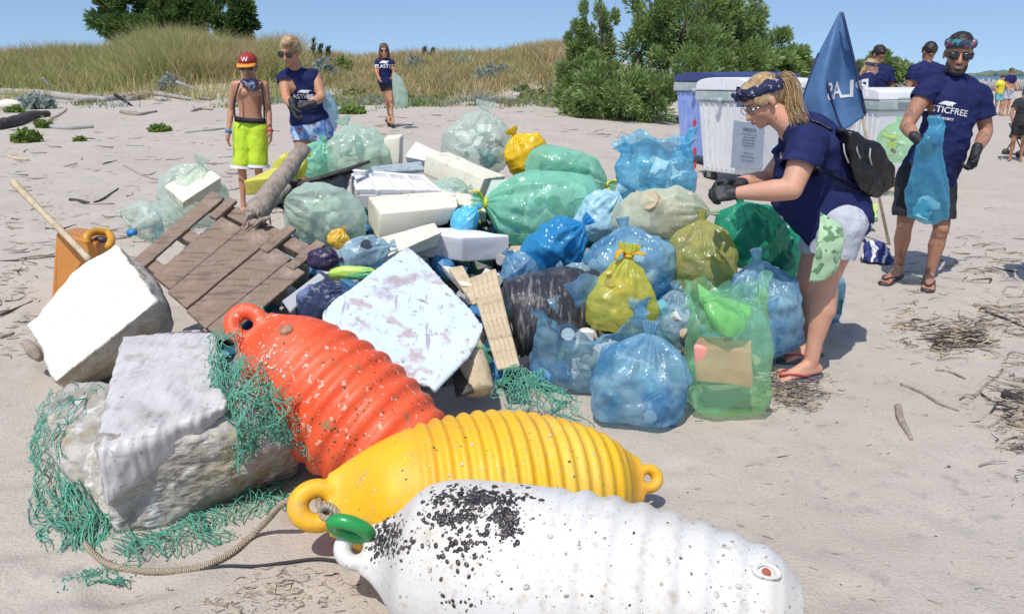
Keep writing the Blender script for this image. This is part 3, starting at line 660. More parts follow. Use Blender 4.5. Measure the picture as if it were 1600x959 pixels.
nm = net([(at(330, 555, 2.84), at(400, 560, 2.72), at(332, 715, 2.56), at(450, 690, 2.55), 18, 20, .016, rr_, .06, .97),
          (at(345, 590, 2.68), at(440, 600, 2.62), at(340, 735, 2.54), at(470, 690, 2.56), 18, 20, .020, rr_, .08, .9),
          (at(330, 520, 3.02), at(366, 500, 3.00), at(332, 600, 2.74), at(385, 590, 2.72), 6, 12, .012, rr_, .03, .95),
          (at(390, 590, 2.72), at(455, 625, 2.70), at(400, 660, 2.68), at(480, 720, 2.60), 14, 14, .018, rr_, .05, .97),
          (at(312, 600, 2.74), at(340, 560, 2.84), at(335, 700, 2.54), at(360, 740, 2.54), 5, 14, .010, rr_, .04, .7)], 2)
obj('fishing_net', nm.mesh(), MAT['net_green'], label='tangled green fishing net heaped on the grey block beside the orange buoy', cat='fishing net', group='green fishing nets')
nm = net([(g(60, 640), at(110, 600, 3.2), g(55, 860), g(120, 850), 10, 26, .020, rr_, .05, .97),
          (at(100, 615, 3.12), at(160, 605, 3.1), at(70, 680, 2.75), at(100, 720, 2.66), 5, 7, .02, rr_, .03, .97),
          (g(80, 770), g(150, 740), g(95, 870), g(160, 850), 14, 14, .016, rr_, .05, .97), (g(90, 750), g(140, 760), g(110, 850), g(170, 860), 10, 10, .016, rr_, .07, .97),
          (g(150, 825), g(440, 745), g(170, 880), g(455, 790), 40, 8, .016, rr_, .02, .97), (g(200, 850), g(330, 810), g(210, 890), g(350, 850), 18, 8, .016, rr_, .05, .97),
          (g(330, 765), g(460, 745), g(330, 830), g(440, 800), 11, 7, .014, rr_, .04, .97),
          (g(95, 905), g(190, 895), g(100, 925), g(200, 912), 12, 4, .010, rr_, .02, .95), (g(140, 895), g(200, 880), g(130, 920), g(205, 910), 8, 5, .010, rr_, .02, .95)], 5)
obj('fishing_net', nm.mesh(), MAT['net_green'], label='green fishing net spread on the sand round the foot of the grey block', cat='fishing net', group='green fishing nets')
nm = net([(at(778, 575, 3.35), at(850, 585, 3.35), at(775, 620, 3.2), at(890, 640, 3.1), 22, 14, .016, rr_, .06, .97), (at(785, 590, 3.25), at(880, 600, 3.25), at(800, 635, 3.1), at(895, 650, 3.05), 20, 13, .018, rr_, .08, .95),
          (g(850, 640), g(900, 640), g(880, 655), g(935, 665), 8, 4, .01, rr_, .01, .6)], 7)
obj('fishing_net', nm.mesh(), MAT['net_green'], label='small green net bundle between the yellow buoy and the blue bags', cat='fishing net', group='green fishing nets')
obj('fishing_net', net([(at(385, 478, 3.5), at(410, 482, 3.4), at(388, 500, 3.2), at(412, 500, 3.2), 5, 4, .01, rr_, .02, 1)], 8).mesh(), MAT['net_green'], label='scrap of green net showing behind the eye of the orange buoy', cat='fishing net', group='green fishing nets')

# ------------------------------------------------------------ wood
M('pallet_wood', (.27, .195, .145), .85, [('noise', 3, .4, .65, (.20, .14, .10), dict(vec=(1, 1, 1))), ('noise', 16, .52, .62, (.16, .11, .08), dict(vec=(.35, 2, 2))), ('noise', 6, .5, .72, (.36, .27, .21)), ('noise', 70, .68, .70, (.08, .06, .05))], [('wave', 9, .35, .006, dict(dist=9)), ('noise', 60, .4, .004)])
M('pale_wood', (.56, .46, .31), .85, [('noise', 8, .45, .7, (.44, .35, .22), dict(vec=(3, 3, .4))), ('noise', 30, .6, .7, (.28, .22, .14))], [('noise', 22, .7, .01, dict(vec=(3, 3, .3)))])
M('drift_wood', (.36, .295, .24), .9, [('noise', 14, .42, .66, (.23, .18, .14), dict(vec=(1, 1, .4))), ('noise', 60, .6, .7, (.17, .14, .11))], [('noise', 20, .8, .02, dict(vec=(1.5, 1.5, .4))), ('noise', 60, .4, .005)])
M('drift_grey', (.40, .375, .36), .9, [('noise', 8, .42, .66, (.30, .275, .26))], [('noise', 16, .8, .02, dict(vec=(.4, 1.5, 1.5)))])
M('black_wood', (.045, .038, .035), .8, [('noise', 12, .5, .7, (.12, .10, .09))], [('noise', 16, .8, .03)])
def wplank(name, q4, th, mat, parent=None, **k):
    """board with slightly uneven edges; q4 = 4 corners round the face"""
    q4 = [Vector(p) for p in q4]; n = (q4[1] - q4[0]).cross(q4[3] - q4[0]).normalized()
    if n.dot(Vector((0, -.7, .7))) < 0: n = -n
    me = MB().add(*slab(q4, -n * th)).mesh(False); bev(me, .004, 1)
    bm = bmesh.new(); bm.from_mesh(me); bmesh.ops.subdivide_edges(bm, edges=[e for e in bm.edges if e.calc_length() > .1], cuts=4, use_grid_fill=True); bm.to_mesh(me); bm.free()
    v = getv(me); setv(me, v + np.stack([waves(v, 1.5, 3, 5), waves(v, 1.5, 4, 5), waves(v, 1.5, 5, 5)], 1) * .003)
    me.polygons.foreach_set('use_smooth', np.zeros(len(me.polygons), dtype=bool))
    return obj(name, me, mat, parent, **k)
PT = [at(330, 298, 4.95), at(512, 388, 4.45), at(352, 520, 3.80), at(211, 402, 4.42)]   # TL TR BR BL
pn = ((PT[1] - PT[0]).cross(PT[3] - PT[0])).normalized()
if pn.z < 0: pn = -pn
def pp(u, v, up=0):     # u along TL->TR, v along TL->BL
    return (PT[0] * (1 - u) + PT[1] * u) * (1 - v) + (PT[3] * (1 - u) + PT[2] * u) * v + pn * up
pal = thing('pallet', pp(.5, .5, -.1), 'weathered brown wooden pallet leaning in the pile behind the white foam block', 'pallet')
for u0, u1, v0, v1, up in [(0, .12, 0, 1.02, .0), (.235, .430, .20, 1.02, 0), (.438, .652, .12, 1.05, .004), (.660, .872, .22, 1.06, -.002), (.880, 1.03, .28, 1.05, .002)]:
    wplank('plank', [pp(u0, v0, up), pp(u1, v0, up), pp(u1, v1, up), pp(u0, v1, up)], .02, MAT['pallet_wood'], pal)
for v0, v1 in [(.02, .14), (.45, .57), (.88, .99)]:
    wplank('stringer', [pp(0, v0, -.022), pp(1.0, v0, -.022), pp(1.0, v1, -.022), pp(0, v1, -.022)], .07, MAT['pallet_wood'], pal)
for u0, v0, v1 in [(.16, -.02, .26), (.42, -.02, .22), (.66, -.03, .30), (.9, -.02, .32)]:
    wplank('cross_piece', [pp(u0, v0, .012), pp(u0 + .07, v0, .012), pp(u0 + .07, v1, .012), pp(u0, v1, .012)], .025, MAT['pallet_wood'], pal)
# blue and white fabric seen through the gap
obj('cloth', fuse([hull([pp(.12, .1, -.10), pp(.22, .1, -.10), pp(.22, .9, -.10), pp(.12, .85, -.10), pp(.17, .5, -.05), pp(.17, .5, -.2)])], .01, 2, lambda v: crumple(v, 8, 5) * .012), M('blue_white_cloth', (.03, .07, .25), .8, [('noise', 6, .50, .54, (.72, .66, .55))]), label='blue and white cloth seen through the gap of the pallet', cat='cloth')
# driftwood log across the pallet
def logm(pts, rad, seed=0, n=16, rough=.12):
    P = spline(pts, 10); k = len(P); rr = [float(np.interp(i / (k - 1), np.linspace(0, 1, len(rad)), rad)) for i in range(k)]
    V, Fc = tubev(P, rr, n); v = np.array([tuple(p) for p in V]); me = mesh(v, Fc); nn = normals(me); rm = np.mean(rad)
    setv(me, v + nn * (waves(v, .35 / rm, seed) * rm * rough)[:, None] + nn * (crumple(v, .5 / rm, seed + 1) * rm * rough * .4)[:, None]); return me
obj('driftwood_log', logm([at(474, 232, 5.35), at(455, 258, 5.2), at(430, 292, 4.95), at(405, 325, 4.72), at(395, 340, 4.65)], [.046, .054, .062, .068, .06], 3), MAT['drift_wood'], label='thick driftwood log sticking up out of the pile above the pallet', cat='log')
mb = MB()
q = random.Random(2)
for i in range(7):
    a = at(400 + q.uniform(-14, 14), 338 + q.uniform(-10, 10), 4.62); e = a + Vector((q.uniform(-.06, .07), q.uniform(-.05, .03), q.uniform(-.13, .0))); mb.add(*tubev([a, a.lerp(e, .5) + Vector((q.uniform(-.03, .03), 0, .03)), e], [.02, .012, .004], 6))
obj('root_stub', mb.mesh(), MAT['drift_wood'], bpy.data.objects['driftwood_log'])
obj('branch', logm([at(395, 352, 4.6), at(430, 312, 4.85), at(452, 292, 5.0)], [.03, .028, .02], 6), MAT['drift_wood'], label='pale split branch beside the thick log', cat='branch')
obj('pole', logm([at(20, 284, 5.2), at(60, 325, 5.05), at(100, 365, 4.9), at(140, 406, 4.7)], [.024, .021, .02, .02], 8, 10), MAT['pale_wood'], label='long pale stick leaning over the orange can at the far left', cat='stick')
obj('plank', MB().add(*tubev([at(452, 292, 5.1), at(500, 278, 5.25), at(540, 266, 5.35), at(576, 253, 5.5)], [.03, .03, .028, .02], 6, flat=.5)).mesh(), MAT['black_wood'], label='long black strip lying along the back of the pile right of the log', cat='plank')
obj('tarpaulin', fuse([hull([at(440, 285, 5.2), at(470, 290, 5.1), at(555, 266, 5.4), at(545, 300, 5.1), at(500, 300, 5.0), at(455, 325, 4.9), at(425, 330, 4.85), at(500, 290, 5.5)])], .014, 2, lambda v: crumple(v, 5, 2) * .03), M('black_plastic', (.02, .02, .023), .3, bump=[('crack', 16, .5, .02)]), label='crumpled black plastic beneath the long black strip', cat='plastic sheet')
# timber stakes
for i, (a, b, c, dd) in enumerate([((733, 432), (749, 426), (798, 574), (778, 580)), ((750, 426), (762, 421), (812, 570), (799, 574))]):
    pass
st = thing('corrugated_board', at(770, 500, 3.62), 'pale corrugated board standing between the blue-white panel and the black roll', 'board')
for i in range(5):
    x0, x1 = 733 + i * 8, 733 + i * 8 + 8.6; y0 = 434 - i * 3; o0, o1 = 776 + i * 7, 776 + i * 7 + 7.6
    wplank('slat', [at(x0, y0, 3.95), at(x1, y0 - 3, 3.95), at(o1, 574 - i, 3.42), at(o0, 576 - i, 3.42)], .018 + .008 * (i % 2), MAT['pale_wood'], st)
wplank('plank', [at(700, 418, 4.05), at(722, 414, 4.05), at(755, 470, 3.8), at(738, 476, 3.8)], .02, MAT['pale_wood'], label='short pale plank behind the right edge of the blue-white panel', cat='plank')
obj('log_stump', logm([at(738, 552, 3.55), at(742, 575, 3.5), at(750, 612, 3.42)], [.06, .07, .065], 9), MAT['pale_wood'], label='short tan log in the shade below the blue-white panel', cat='log')
wplank('plank', [at(700, 545, 3.6), at(725, 540, 3.6), at(740, 610, 3.35), at(712, 618, 3.35)], .02, MAT['black_wood'], label='dark wet plank in the shade behind the yellow buoy', cat='plank')

# ------------------------------------------------------------ painted panel, black roll, orange can
M('panel_paint', (.60, .70, .78), .6, [('noise', 3.2, .47, .62, (.66, .71, .77)), ('noise', 9, .55, .62, (.50, .42, .42), dict(detail=8)), ('noise', 26, .60, .66, (.34, .30, .30), dict(detail=8)), ('noise', 2.3, .60, .66, (.42, .36, .37), dict(w=3, detail=8)), ('noise', 9, .60, .66, (.40, .38, .42), dict(vec=(3, .5, .5), detail=8, w=7))], [('noise', 26, .5, .006), ('noise', 120, .3, .002)])
pa, pb, pc = at(636, 383, 4.1), at(757, 510, 3.62), at(505, 492, 3.42)
outl = [(636, 383), (660, 402), (700, 445), (738, 483), (757, 509), (748, 532), (733, 556), (705, 585), (680, 610), (672, 600), (640, 596), (560, 560), (505, 512), (504, 488), (522, 467), (552, 447), (590, 418), (614, 400)]
P_ = [onplane(x, y, pa, pb, pc) for x, y in outl]; n_ = (pb - pa).cross(pc - pa).normalized(); n_ = n_ if n_.z > 0 else -n_
bm = bmesh.new(); tv = [bm.verts.new(p) for p in P_]; f0 = bm.faces.new(tv)
ex = bmesh.ops.extrude_face_region(bm, geom=[f0]); bmesh.ops.translate(bm, vec=-n_ * .022, verts=[e for e in ex['geom'] if isinstance(e, bmesh.types.BMVert)])
bmesh.ops.recalc_face_normals(bm, faces=bm.faces); me = bpy.data.meshes.new('m'); bm.to_mesh(me); bm.free()
me = fuse([([tuple(v.co) for v in me.vertices], [tuple(p.vertices) for p in me.polygons])], .010, 1, lambda v: waves(v, 1.2, 3) * .004 + crumple(v, 14, 3) * .0012)
obj('painted_panel', me, MAT['panel_paint'], label='pale blue-white board with peeling paint in the middle of the pile', cat='board')
M('black_wrap', (.035, .035, .042), .32, [('noise', 8, .5, .7, (.11, .10, .11)), ('noise', 14, .55, .7, (.26, .24, .24), dict(vec=(2.5, .5, .5), w=2))], [('noise', 9, .8, .03, dict(vec=(2.5, .5, .5), dist=1)), ('crack', 14, .4, .010)])
obj('plastic_roll', logm([at(800, 498, 3.98), at(830, 492, 4.0), at(870, 480, 4.08), at(925, 468, 4.2)], [.20, .212, .215, .20], 13, 40, .05), MAT['black_wrap'], label='fat roll of black plastic sheeting in front of the crumpled blue bag', cat='roll')
M('orange_can', (.55, .22, .045), .45, [('noise', 4, .45, .7, (.62, .30, .07)), ('noise', 16, .6, .7, (.35, .15, .05))], [('noise', 20, .3, .01)])
can = thing('fuel_can', at(125, 445, 5.35), 'orange plastic canister with a handle hole behind the white foam block', 'canister')
cn = [at(80, 470, 5.05), at(170, 470, 5.2), at(185, 455, 5.5), at(100, 455, 5.5), at(87, 362, 5.1), at(150, 380, 5.0), at(180, 363, 5.35), at(118, 354, 5.5)]
obj('can_body', bev(MB().add(*hexv(cn)).mesh(False), .03, 4), MAT['orange_can'], can)
hp = [at(136, 380, 5.0), at(136, 369, 5.02), at(148, 362, 5.1), at(168, 364, 5.15), at(174, 374, 5.1), at(170, 386, 5.0)]
obj('handle', MB().add(*tubev(spline(hp, 6), .025, 10)).mesh(), M('can_yellow', (.62, .30, .03), .4), can)
obj('cap', MB().add(*ell(at(158, 374, 5.1), (.045, .03, .022))).mesh(), M('hole_dark', (.05, .03, .06), .5), can)  # solid dark oval standing in for the shaded inside of the handle hole

# ------------------------------------------------------------ polystyrene boxes and slabs
def P4(*a): return [at(x, y, Y) for x, y, Y in a]
def solid(name, top, bot, mat, label, cat='foam box', group=None, b=.012, parent=None, amp=.009):
    me = MB().add(*hexv(bot + top)).mesh(False); bev(me, b, 3)
    bm = bmesh.new(); bm.from_mesh(me); bmesh.ops.subdivide_edges(bm, edges=[e for e in bm.edges if e.calc_length() > .06], cuts=3, use_grid_fill=True); bm.to_mesh(me); bm.free()
    v = getv(me); n = normals(me); setv(me, v + n * (waves(v, 2, 7) * amp)[:, None] + n * (crumple(v, 9, 7) * amp * .5)[:, None])
    me.polygons.foreach_set('use_smooth', np.ones(len(me.polygons), dtype=bool))
    return obj(name, me, mat, parent, label, cat, group) if parent is None else obj(name, me, mat, parent)
def openbox(name, top, depth, mat, label, wall=.035, group=None, floor=.03):
    """open polystyrene fish box: top rim corners (4, in order), depth vector"""
    top = [Vector(p) for p in top]; c = sum(top, Vector()) / 4; d = Vector(depth); root = thing(name, c + d, label, 'foam box', group)
    inn = []
    for i, p in enumerate(top):
        e1 = (top[(i + 1) % 4] - p).normalized(); e2 = (top[i - 1] - p).normalized(); inn.append(p + e1 * wall + e2 * wall)
    for i in range(4):
        j = (i + 1) % 4
        w4 = [top[i], top[j], inn[j], inn[i]]; me = MB().add(*hexv([p + d * .999 for p in w4] + w4)).mesh(False); obj('side', bev(me, .006, 2), mat, root)
    me = MB().add(*hexv([p + d for p in inn] + [p + d * (1 - floor / d.length) for p in inn])).mesh(False); obj('bottom', me, mat, root)
    return root
solid('foam_box', P4((635, 359, 4.75), (722, 371, 4.62), (796, 368, 4.78), (716, 354, 4.98)), P4((640, 397, 4.78), (722, 409, 4.66), (795, 405, 4.80), (716, 392, 5.0)), MAT['foam_box'], 'clean white foam box with one corner towards the viewer, above the panel tip', group='white foam boxes')
def lidbox():
    t = P4((545, 266, 5.55), (662, 276, 5.55), (690, 300, 5.25), (556, 299, 5.25)); root = thing('foam_tray', sum(t, Vector()) / 4 - Vector((0, 0, .15)), 'white foam tray with four recessed compartments at the back of the pile', 'foam tray', 'white foam boxes')
    n = (t[1] - t[0]).cross(t[3] - t[0]).normalized(); n = n if n.z > 0 else -n
    obj('tray_base', bev(MB().add(*slab([p - n * .02 for p in t], -n * .11)).mesh(False), .012, 2), MAT['foam_box'], root)
    def uv(u, v, up=0): return (t[0] * (1 - u) + t[1] * u) * (1 - v) + (t[3] * (1 - u) + t[2] * u) * v + n * up
    for u in (0, .24, .48, .72, .96): obj('rib', bev(MB().add(*slab([uv(u, 0, .012), uv(u + .04, 0, .012), uv(u + .04, 1, .012), uv(u, 1, .012)], -n * .036)).mesh(False), .004, 2), MAT['foam_box'], root)
    for v in (.02, .9): obj('rim', bev(MB().add(*slab([uv(.001, v, .015), uv(1.0, v, .015), uv(1.0, v + .09, .015), uv(.001, v + .09, .015)], -n * .034)).mesh(False), .004, 2), MAT['foam_box'], root)
lidbox()
solid('foam_box', P4((574, 306, 5.2), (712, 298, 5.25), (716, 322, 4.95), (594, 333, 4.9)), P4((576, 350, 5.22), (700, 330, 5.3), (700, 350, 5.0), (590, 376, 4.93)), MAT['foam_cream'], 'long cream foam box with a bright top below the compartment tray', group='white foam boxes')
solid('foam_slab', P4((664, 240, 5.95), (700, 238, 6.1), (790, 274, 5.75), (757, 279, 5.5)), P4((660, 272, 5.95), (700, 262, 6.2), (782, 318, 5.78), (746, 307, 5.52)), MAT['foam_cream'], 'long cream foam slab slanting down towards the big green bag', cat='foam slab')
solid('foam_slab', P4((768, 281, 5.42), (806, 277, 5.4), (800, 300, 5.3), (762, 308, 5.3)), P4((755, 320, 5.55), (800, 320, 5.5), (785, 330, 5.3), (745, 325, 5.3)), M('foam_green_grey', (.42, .52, .44), .7), 'grey-green box end behind the neck of the big green bag', cat='foam slab')
solid('foam_slab', P4((650, 220, 6.3), (704, 246, 6.15), (690, 256, 6.0), (633, 244, 6.1)), P4((650, 232, 6.35), (704, 258, 6.2), (690, 268, 6.05), (636, 256, 6.15)), MAT['foam_box'], 'white curved foam sheet at the top edge of the pile', cat='foam slab')
solid('foam_slab', P4((660, 284, 5.6), (745, 306, 5.4), (760, 330, 5.2), (690, 310, 5.2)), P4((660, 300, 5.7), (745, 326, 5.5), (760, 350, 5.25), (690, 330, 5.25)), MAT['foam_cream'], 'cream foam slab tucked under the long slanting slab', cat='foam slab')
wplank('plank', P4((578, 260, 5.75), (658, 252, 5.8), (662, 264, 5.65), (584, 270, 5.65)), .03, M('grey_blue_paint', (.33, .39, .42), .7, [('noise', 20, .5, .6, (.22, .25, .27))]), label='grey-blue board lying behind the compartment tray', cat='plank')
solid('foam_slab', P4((588, 372, 4.75), (680, 348, 4.85), (690, 362, 4.6), (606, 400, 4.4)), P4((584, 392, 4.8), (680, 362, 4.9), (684, 385, 4.65), (604, 415, 4.45)), MAT['foam_cream'], 'yellowish foam slab left of the clean white box', cat='foam slab')
solid('foam_slab', P4((690, 414, 4.15), (716, 418, 4.1), (742, 446, 3.9), (722, 446, 3.9)), P4((690, 424, 4.2), (716, 428, 4.15), (742, 460, 3.95), (722, 458, 3.95)), MAT['foam_white'], 'small broken foam lump under the clean white box', cat='foam lump')
solid('foam_slab', P4((257, 291, 5.65), (322, 258, 5.9), (347, 276, 5.7), (286, 316, 5.4)), P4((262, 302, 5.7), (322, 280, 5.95), (347, 296, 5.75), (286, 328, 5.45)), MAT['foam_cream'], 'cream foam block inside the clear bag behind the pallet', cat='foam block')
for i, (x, y, w_, h_, Y, lb) in enumerate([(612, 236, 26, 44, 6.3, 'tall cream foam piece upright in the pale green bag, furthest right'), (580, 250, 22, 34, 6.25, 'middle cream foam piece in the pale green bag'), (545, 262, 30, 30, 6.2, 'squat white foam piece in the pale green bag, furthest left')]):
    solid('foam_slab', P4((x - w_ / 2, y - h_ / 2 + 3, Y), (x + w_ / 2, y - h_ / 2, Y), (x + w_ / 2 + 5, y - h_ / 2 - 4, Y + .1), (x - w_ / 2 + 6, y - h_ / 2 - 3, Y + .1)), P4((x - w_ / 2 - 4, y + h_ / 2 + 3, Y), (x + w_ / 2 - 2, y + h_ / 2, Y), (x + w_ / 2 + 5, y + h_ / 2, Y + .1), (x - w_ / 2 + 6, y + h_ / 2, Y + .1)), MAT['foam_cream'], lb, cat='foam piece')
# ------------------------------------------------------------ rubbish bags
BL = (.05, .30, .62); LB = (.20, .48, .68)
PL('film_blue', (.05, .38, .74), .72, (.40, .74, .95), .22, milky=.25)
PL('film_sky', (.22, .62, .84), .60, (.60, .84, .95), .22)
PL('film_steel', (.36, .62, .78), .60, (.74, .90, .97), .2, [('noise', 5, .45, .6, (.12, .34, .58))])
PL('film_green', (.36, .82, .62), .62, (.76, .96, .86), .22, [('noise', 4, .5, .62, (.36, .76, .56))])
PL('film_deepgreen', (.04, .48, .32), .64, (.30, .74, .52), .2)
PL('film_lime', (.44, .88, .54), .30, (.86, .98, .84), .22, [('noise', 5, .5, .6, (.40, .70, .34))])
PL('film_yellow', (.84, .80, .16), .64, (.90, .86, .40), .25)
PL('film_olive', (.62, .60, .20), .60, (.78, .76, .42), .2, [('noise', 9, .5, .62, (.62, .58, .30))])
PL('film_cream', (.78, .82, .66), .72, (.88, .90, .78), .3, milky=.45)
PL('film_clear', (.76, .84, .76), .42, (.86, .93, .88), .15)
PL('film_pale', (.66, .80, .70), .56, (.78, .90, .80), .22)
PL('film_paleblue', (.46, .66, .78), .55, (.75, .88, .95), .2)
M('yellow_bag', (.80, .50, .01), .32, [('noise', 5, .5, .7, (.72, .56, .04))], [('noise', 8, .3, .03), ('crack', 12, .3, .01)], transl=.15)
M('tie_yellow', (.78, .72, .03), .35, bump=[('noise', 30, .5, .01)], transl=.2)
M('tie_orange', (.80, .46, .02), .35, bump=[('noise', 30, .5, .01)], transl=.2)
for nm_, c in (('j_white', (.78, .77, .73)), ('j_blue', (.05, .20, .42)), ('j_green', (.05, .26, .14)), ('j_grey', (.34, .34, .33)), ('j_dark', (.04, .045, .06)), ('j_red', (.45, .08, .05)), ('j_tan', (.50, .40, .26)), ('j_aqua', (.18, .50, .55)), ('j_yellow', (.62, .50, .10))):
    M(nm_, c, .5, [('noise', 12, .5, .7, tuple(x * .7 for x in c))], [('noise', 20, .4, .01)])
JN = ['j_white', 'j_blue', 'j_green', 'j_grey', 'j_dark', 'j_red', 'j_tan', 'j_aqua', 'j_yellow']
def junk(center, rad, pal, n, seed, parent, U, V, W, size=.055):
    q = random.Random(seed); mb = MB(); mi = []
    for i in range(n):
        while True:
            a = [q.uniform(-1, 1) for _ in range(3)]
            if sum(x * x for x in a) < 1: break
        c = center + U * (a[0] * (rad[0] - size) * .80) + V * (a[1] * (rad[1] - size) * .80) + W * (a[2] * (rad[2] - size) * .66 - rad[2] * .12); kind = q.random(); s = size * q.uniform(.6, 1.25)
        x = Vector((q.gauss(0, 1), q.gauss(0, 1), q.gauss(0, 1))).normalized(); f0 = len(mb.f)
        if kind < .4:      # bottle
            L = s * 1.7; mb.add(*tubev([c - x * L, c - x * L * .9, c + x * L * .4, c + x * L * .75, c + x * L], [s * .5, s * .55, s * .55, s * .22, s * .2], 10))
        elif kind < .7:    # crushed carton
            u, v, w_ = frame(x); mb.add(*boxv(c, u * s * .8, v * s * .6, w_ * s * 1.1))
        else:
            u, v, w_ = frame(x); V_, F_ = ell(c, (s, s * .8, s * .5), u, v, w_, 10, 7); va = np.array([tuple(p) for p in V_]); va += (np.array(tuple(c)) - va) * (crumple(va, 14, seed + i) * .25)[:, None]; mb.add(va, F_)
        mi += [q.randrange(len(pal))] * (len(mb.f) - f0)
    me = mb.mesh(False)
    for p_ in pal: me.materials.append(MAT[p_])
    me.polygons.foreach_set('material_index', mi); o = obj('contents', me, None, parent, kind='stuff'); return o
def bag(px, py, w, h, Y, mat, label, neck=(0, 0, 1), seed=0, depth=None, pleat=.10, cr=.030, frill=.16, tie=None, pal=('j_white', 'j_blue', 'j_grey', 'j_green'), nj=14, floor=None, group='tied rubbish bags in the pile', name='rubbish_bag', jsize=.055, wide=0, open_=False, sag=.12, fct=.5, cone=0):
    w *= 1.07; h *= 1.06; c = at(px, py, Y); k = ppm(c); W = Vector(neck).normalized(); U = Vector((1, 0, 0)); U = (U - W * U.dot(W))
    if U.length < .3: U = Vector((0, 0, 1)) - W * W.z
    U.normalize(); V_ = W.cross(U)
    # half sizes so that the projection fits w x h
    hw, hh = w / 2 / k, h / 2 / k
    ax = abs(W.x); up = abs(W.z)
    rw = hw * ax + hh * (1 - ax); ru = hh * ax + hw * (1 - ax); rv = depth or min(hw, hh) * .95
    nu, nv = 84, 108; q = random.Random(seed); t = np.linspace(0, 1, nu); f = np.linspace(0, 2 * np.pi, nv, endpoint=False)
    T, Fi = np.meshgrid(t, f, indexing='ij')
    if open_: Tk = [0, .06, .14, .30, .55, .80, .93, 1]; Rk = [.92, .84, .80, .92, 1.0, .93, .60, .02]; Zk = [1.0, .94, .80, .50, 0, -.62, -.93, -1]
    else: Tk = [0, .03, .06, .09, .13, .19, .28, .42, .60, .78, .92, 1]; Rk = [frill * 1.3, frill, .08, .09, .26, .50, .78, .98, 1.0, .86, .52, .02]; Zk = [1.16 + frill * .4, 1.10, 1.03, 1.0, .93, .82, .62, .28, -.18, -.66, -.93, -1]
    rr = np.interp(T, Tk, Rk); zz = np.interp(T, Tk, Zk)
    ker = np.ones(5) / 5
    m = q.randint(9, 14); ph = q.random() * 6; pw = np.exp(-((T - .1) / .22) ** 2) if not open_ else np.exp(-(T / .25) ** 2)
    fold = np.sin(m * Fi + ph + 2 * np.sin(T * 6 + Fi)) * .6 + tri((m * 1.7 * Fi + 3 * T) / 6.28) * .5
    rr = rr * (1 + pleat * pw * fold * (2.2 if not open_ else 1.5)); sq = 1 + .07 * np.cos(3 * Fi + ph) + .05 * np.cos(2 * Fi + ph * 2)
    rr = rr * np.where(T > .15, sq, 1) * (1 - cone * np.clip(1 - (T - .1) / .55, 0, 1) * (T > .1))
    if open_: zz = zz + np.where(T < .16, (np.sin(3 * Fi + ph) * .14 + np.sin(7 * Fi + ph) * .07) * (1 - T / .16), 0)
    sg = -sag * (1 - (zz ** 2)) if up > .5 else 0
    a = rr * np.cos(Fi) * ru; b = rr * np.sin(Fi) * rv; cc = (zz + sg) * rw
    P = np.array(c)[None, None, :] + a[..., None] * np.array(U) + b[..., None] * np.array(V_) + cc[..., None] * np.array(W)
    P = P.reshape(-1, 3); rad = P - np.array(c); rl = np.linalg.norm(rad, axis=1)[:, None] + 1e-6; body = np.clip((T.reshape(-1) - .1) / .12, .15, 1); sc_ = (ru + rw) / 2
    nf = 46; fn_ = np.random.RandomState(seed + 5).normal(size=(nf, 3)); fn_ /= np.linalg.norm(fn_, axis=1)[:, None]; hh_ = np.random.RandomState(seed + 6).uniform(.80, 1.0, nf)
    sc3 = np.stack([rad @ np.array(U) / ru, rad @ np.array(V_) / rv, rad @ np.array(W) / rw], 1); ln_ = np.linalg.norm(sc3, axis=1)[:, None] + 1e-6
    rp_ = (hh_[None, :] / np.maximum((sc3 / ln_) @ fn_.T, .02)).min(1); fac = 1 + (np.clip(rp_, .72, 1.12) / 1.0 - 1) * fct * body
    P = np.array(c) + rad * fac[:, None]; rad = P - np.array(c)
    P = P + rad / rl * ((crumple(P, 1.35 / sc_ * .62, seed, 9, .10) * cr * 1.5 + (crease(P, .42 / sc_, seed + 50) - .8) * cr * .95 + (crease(P, 1.1 / sc_, seed + 90) - .8) * cr * .32) * sc_ * 2.2 * body)[:, None]
    fl = (ground_z(c.x, c.y) if floor is None else floor) + .006
    low = P[:, 2] < fl + .05; P[:, 2] = np.where(low, fl + .05 * np.exp((P[:, 2] - fl - .05) / .05), P[:, 2]); P[:, 2] = np.maximum(P[:, 2], fl)
    idx = np.arange(nu * nv).reshape(nu, nv); fc = np.stack([idx[:-1], np.roll(idx[:-1], -1, 1), np.roll(idx[1:], -1, 1), idx[1:]], -1).reshape(-1, 4)
    org = (c.x, c.y, P[:, 2].min()); root = thing(name, org, label, 'rubbish bag' if name == 'rubbish_bag' else 'bag', group)
    film = obj('film', mesh(P, fc), mat, root)
    if nj: junk(c, (ru, rv, rw), pal, nj, seed, root, U, V_, W, jsize)
    if tie:
        mb = MB(); n0 = c + W * rw * (1.0 - (0)); tr = .075 * ru + .006
        ring = [n0 + U * (math.cos(i / 12 * 6.283) * tr) + V_ * (math.sin(i / 12 * 6.283) * tr) for i in range(13)]; mb.add(*tubev(ring, tr * .45, 8, cap=False))
        for s in (-1, 1):
            e = [n0, n0 + U * s * .25 * ru + W * .12 * rw - Vector((0, .02, 0)), n0 + U * s * .38 * ru + W * (.05 + .18 * (s > 0)) * rw + Vector((0, -.04, -.03))]; mb.add(*tubev(spline(e, 5), [.10 * tr + .008 + .014 * math.sin(min(1, i / 10) * 3.1) for i in range(11)], 8, flat=.3))
        obj('tie', mb.mesh(), MAT[tie], root)
    return root
B = bag
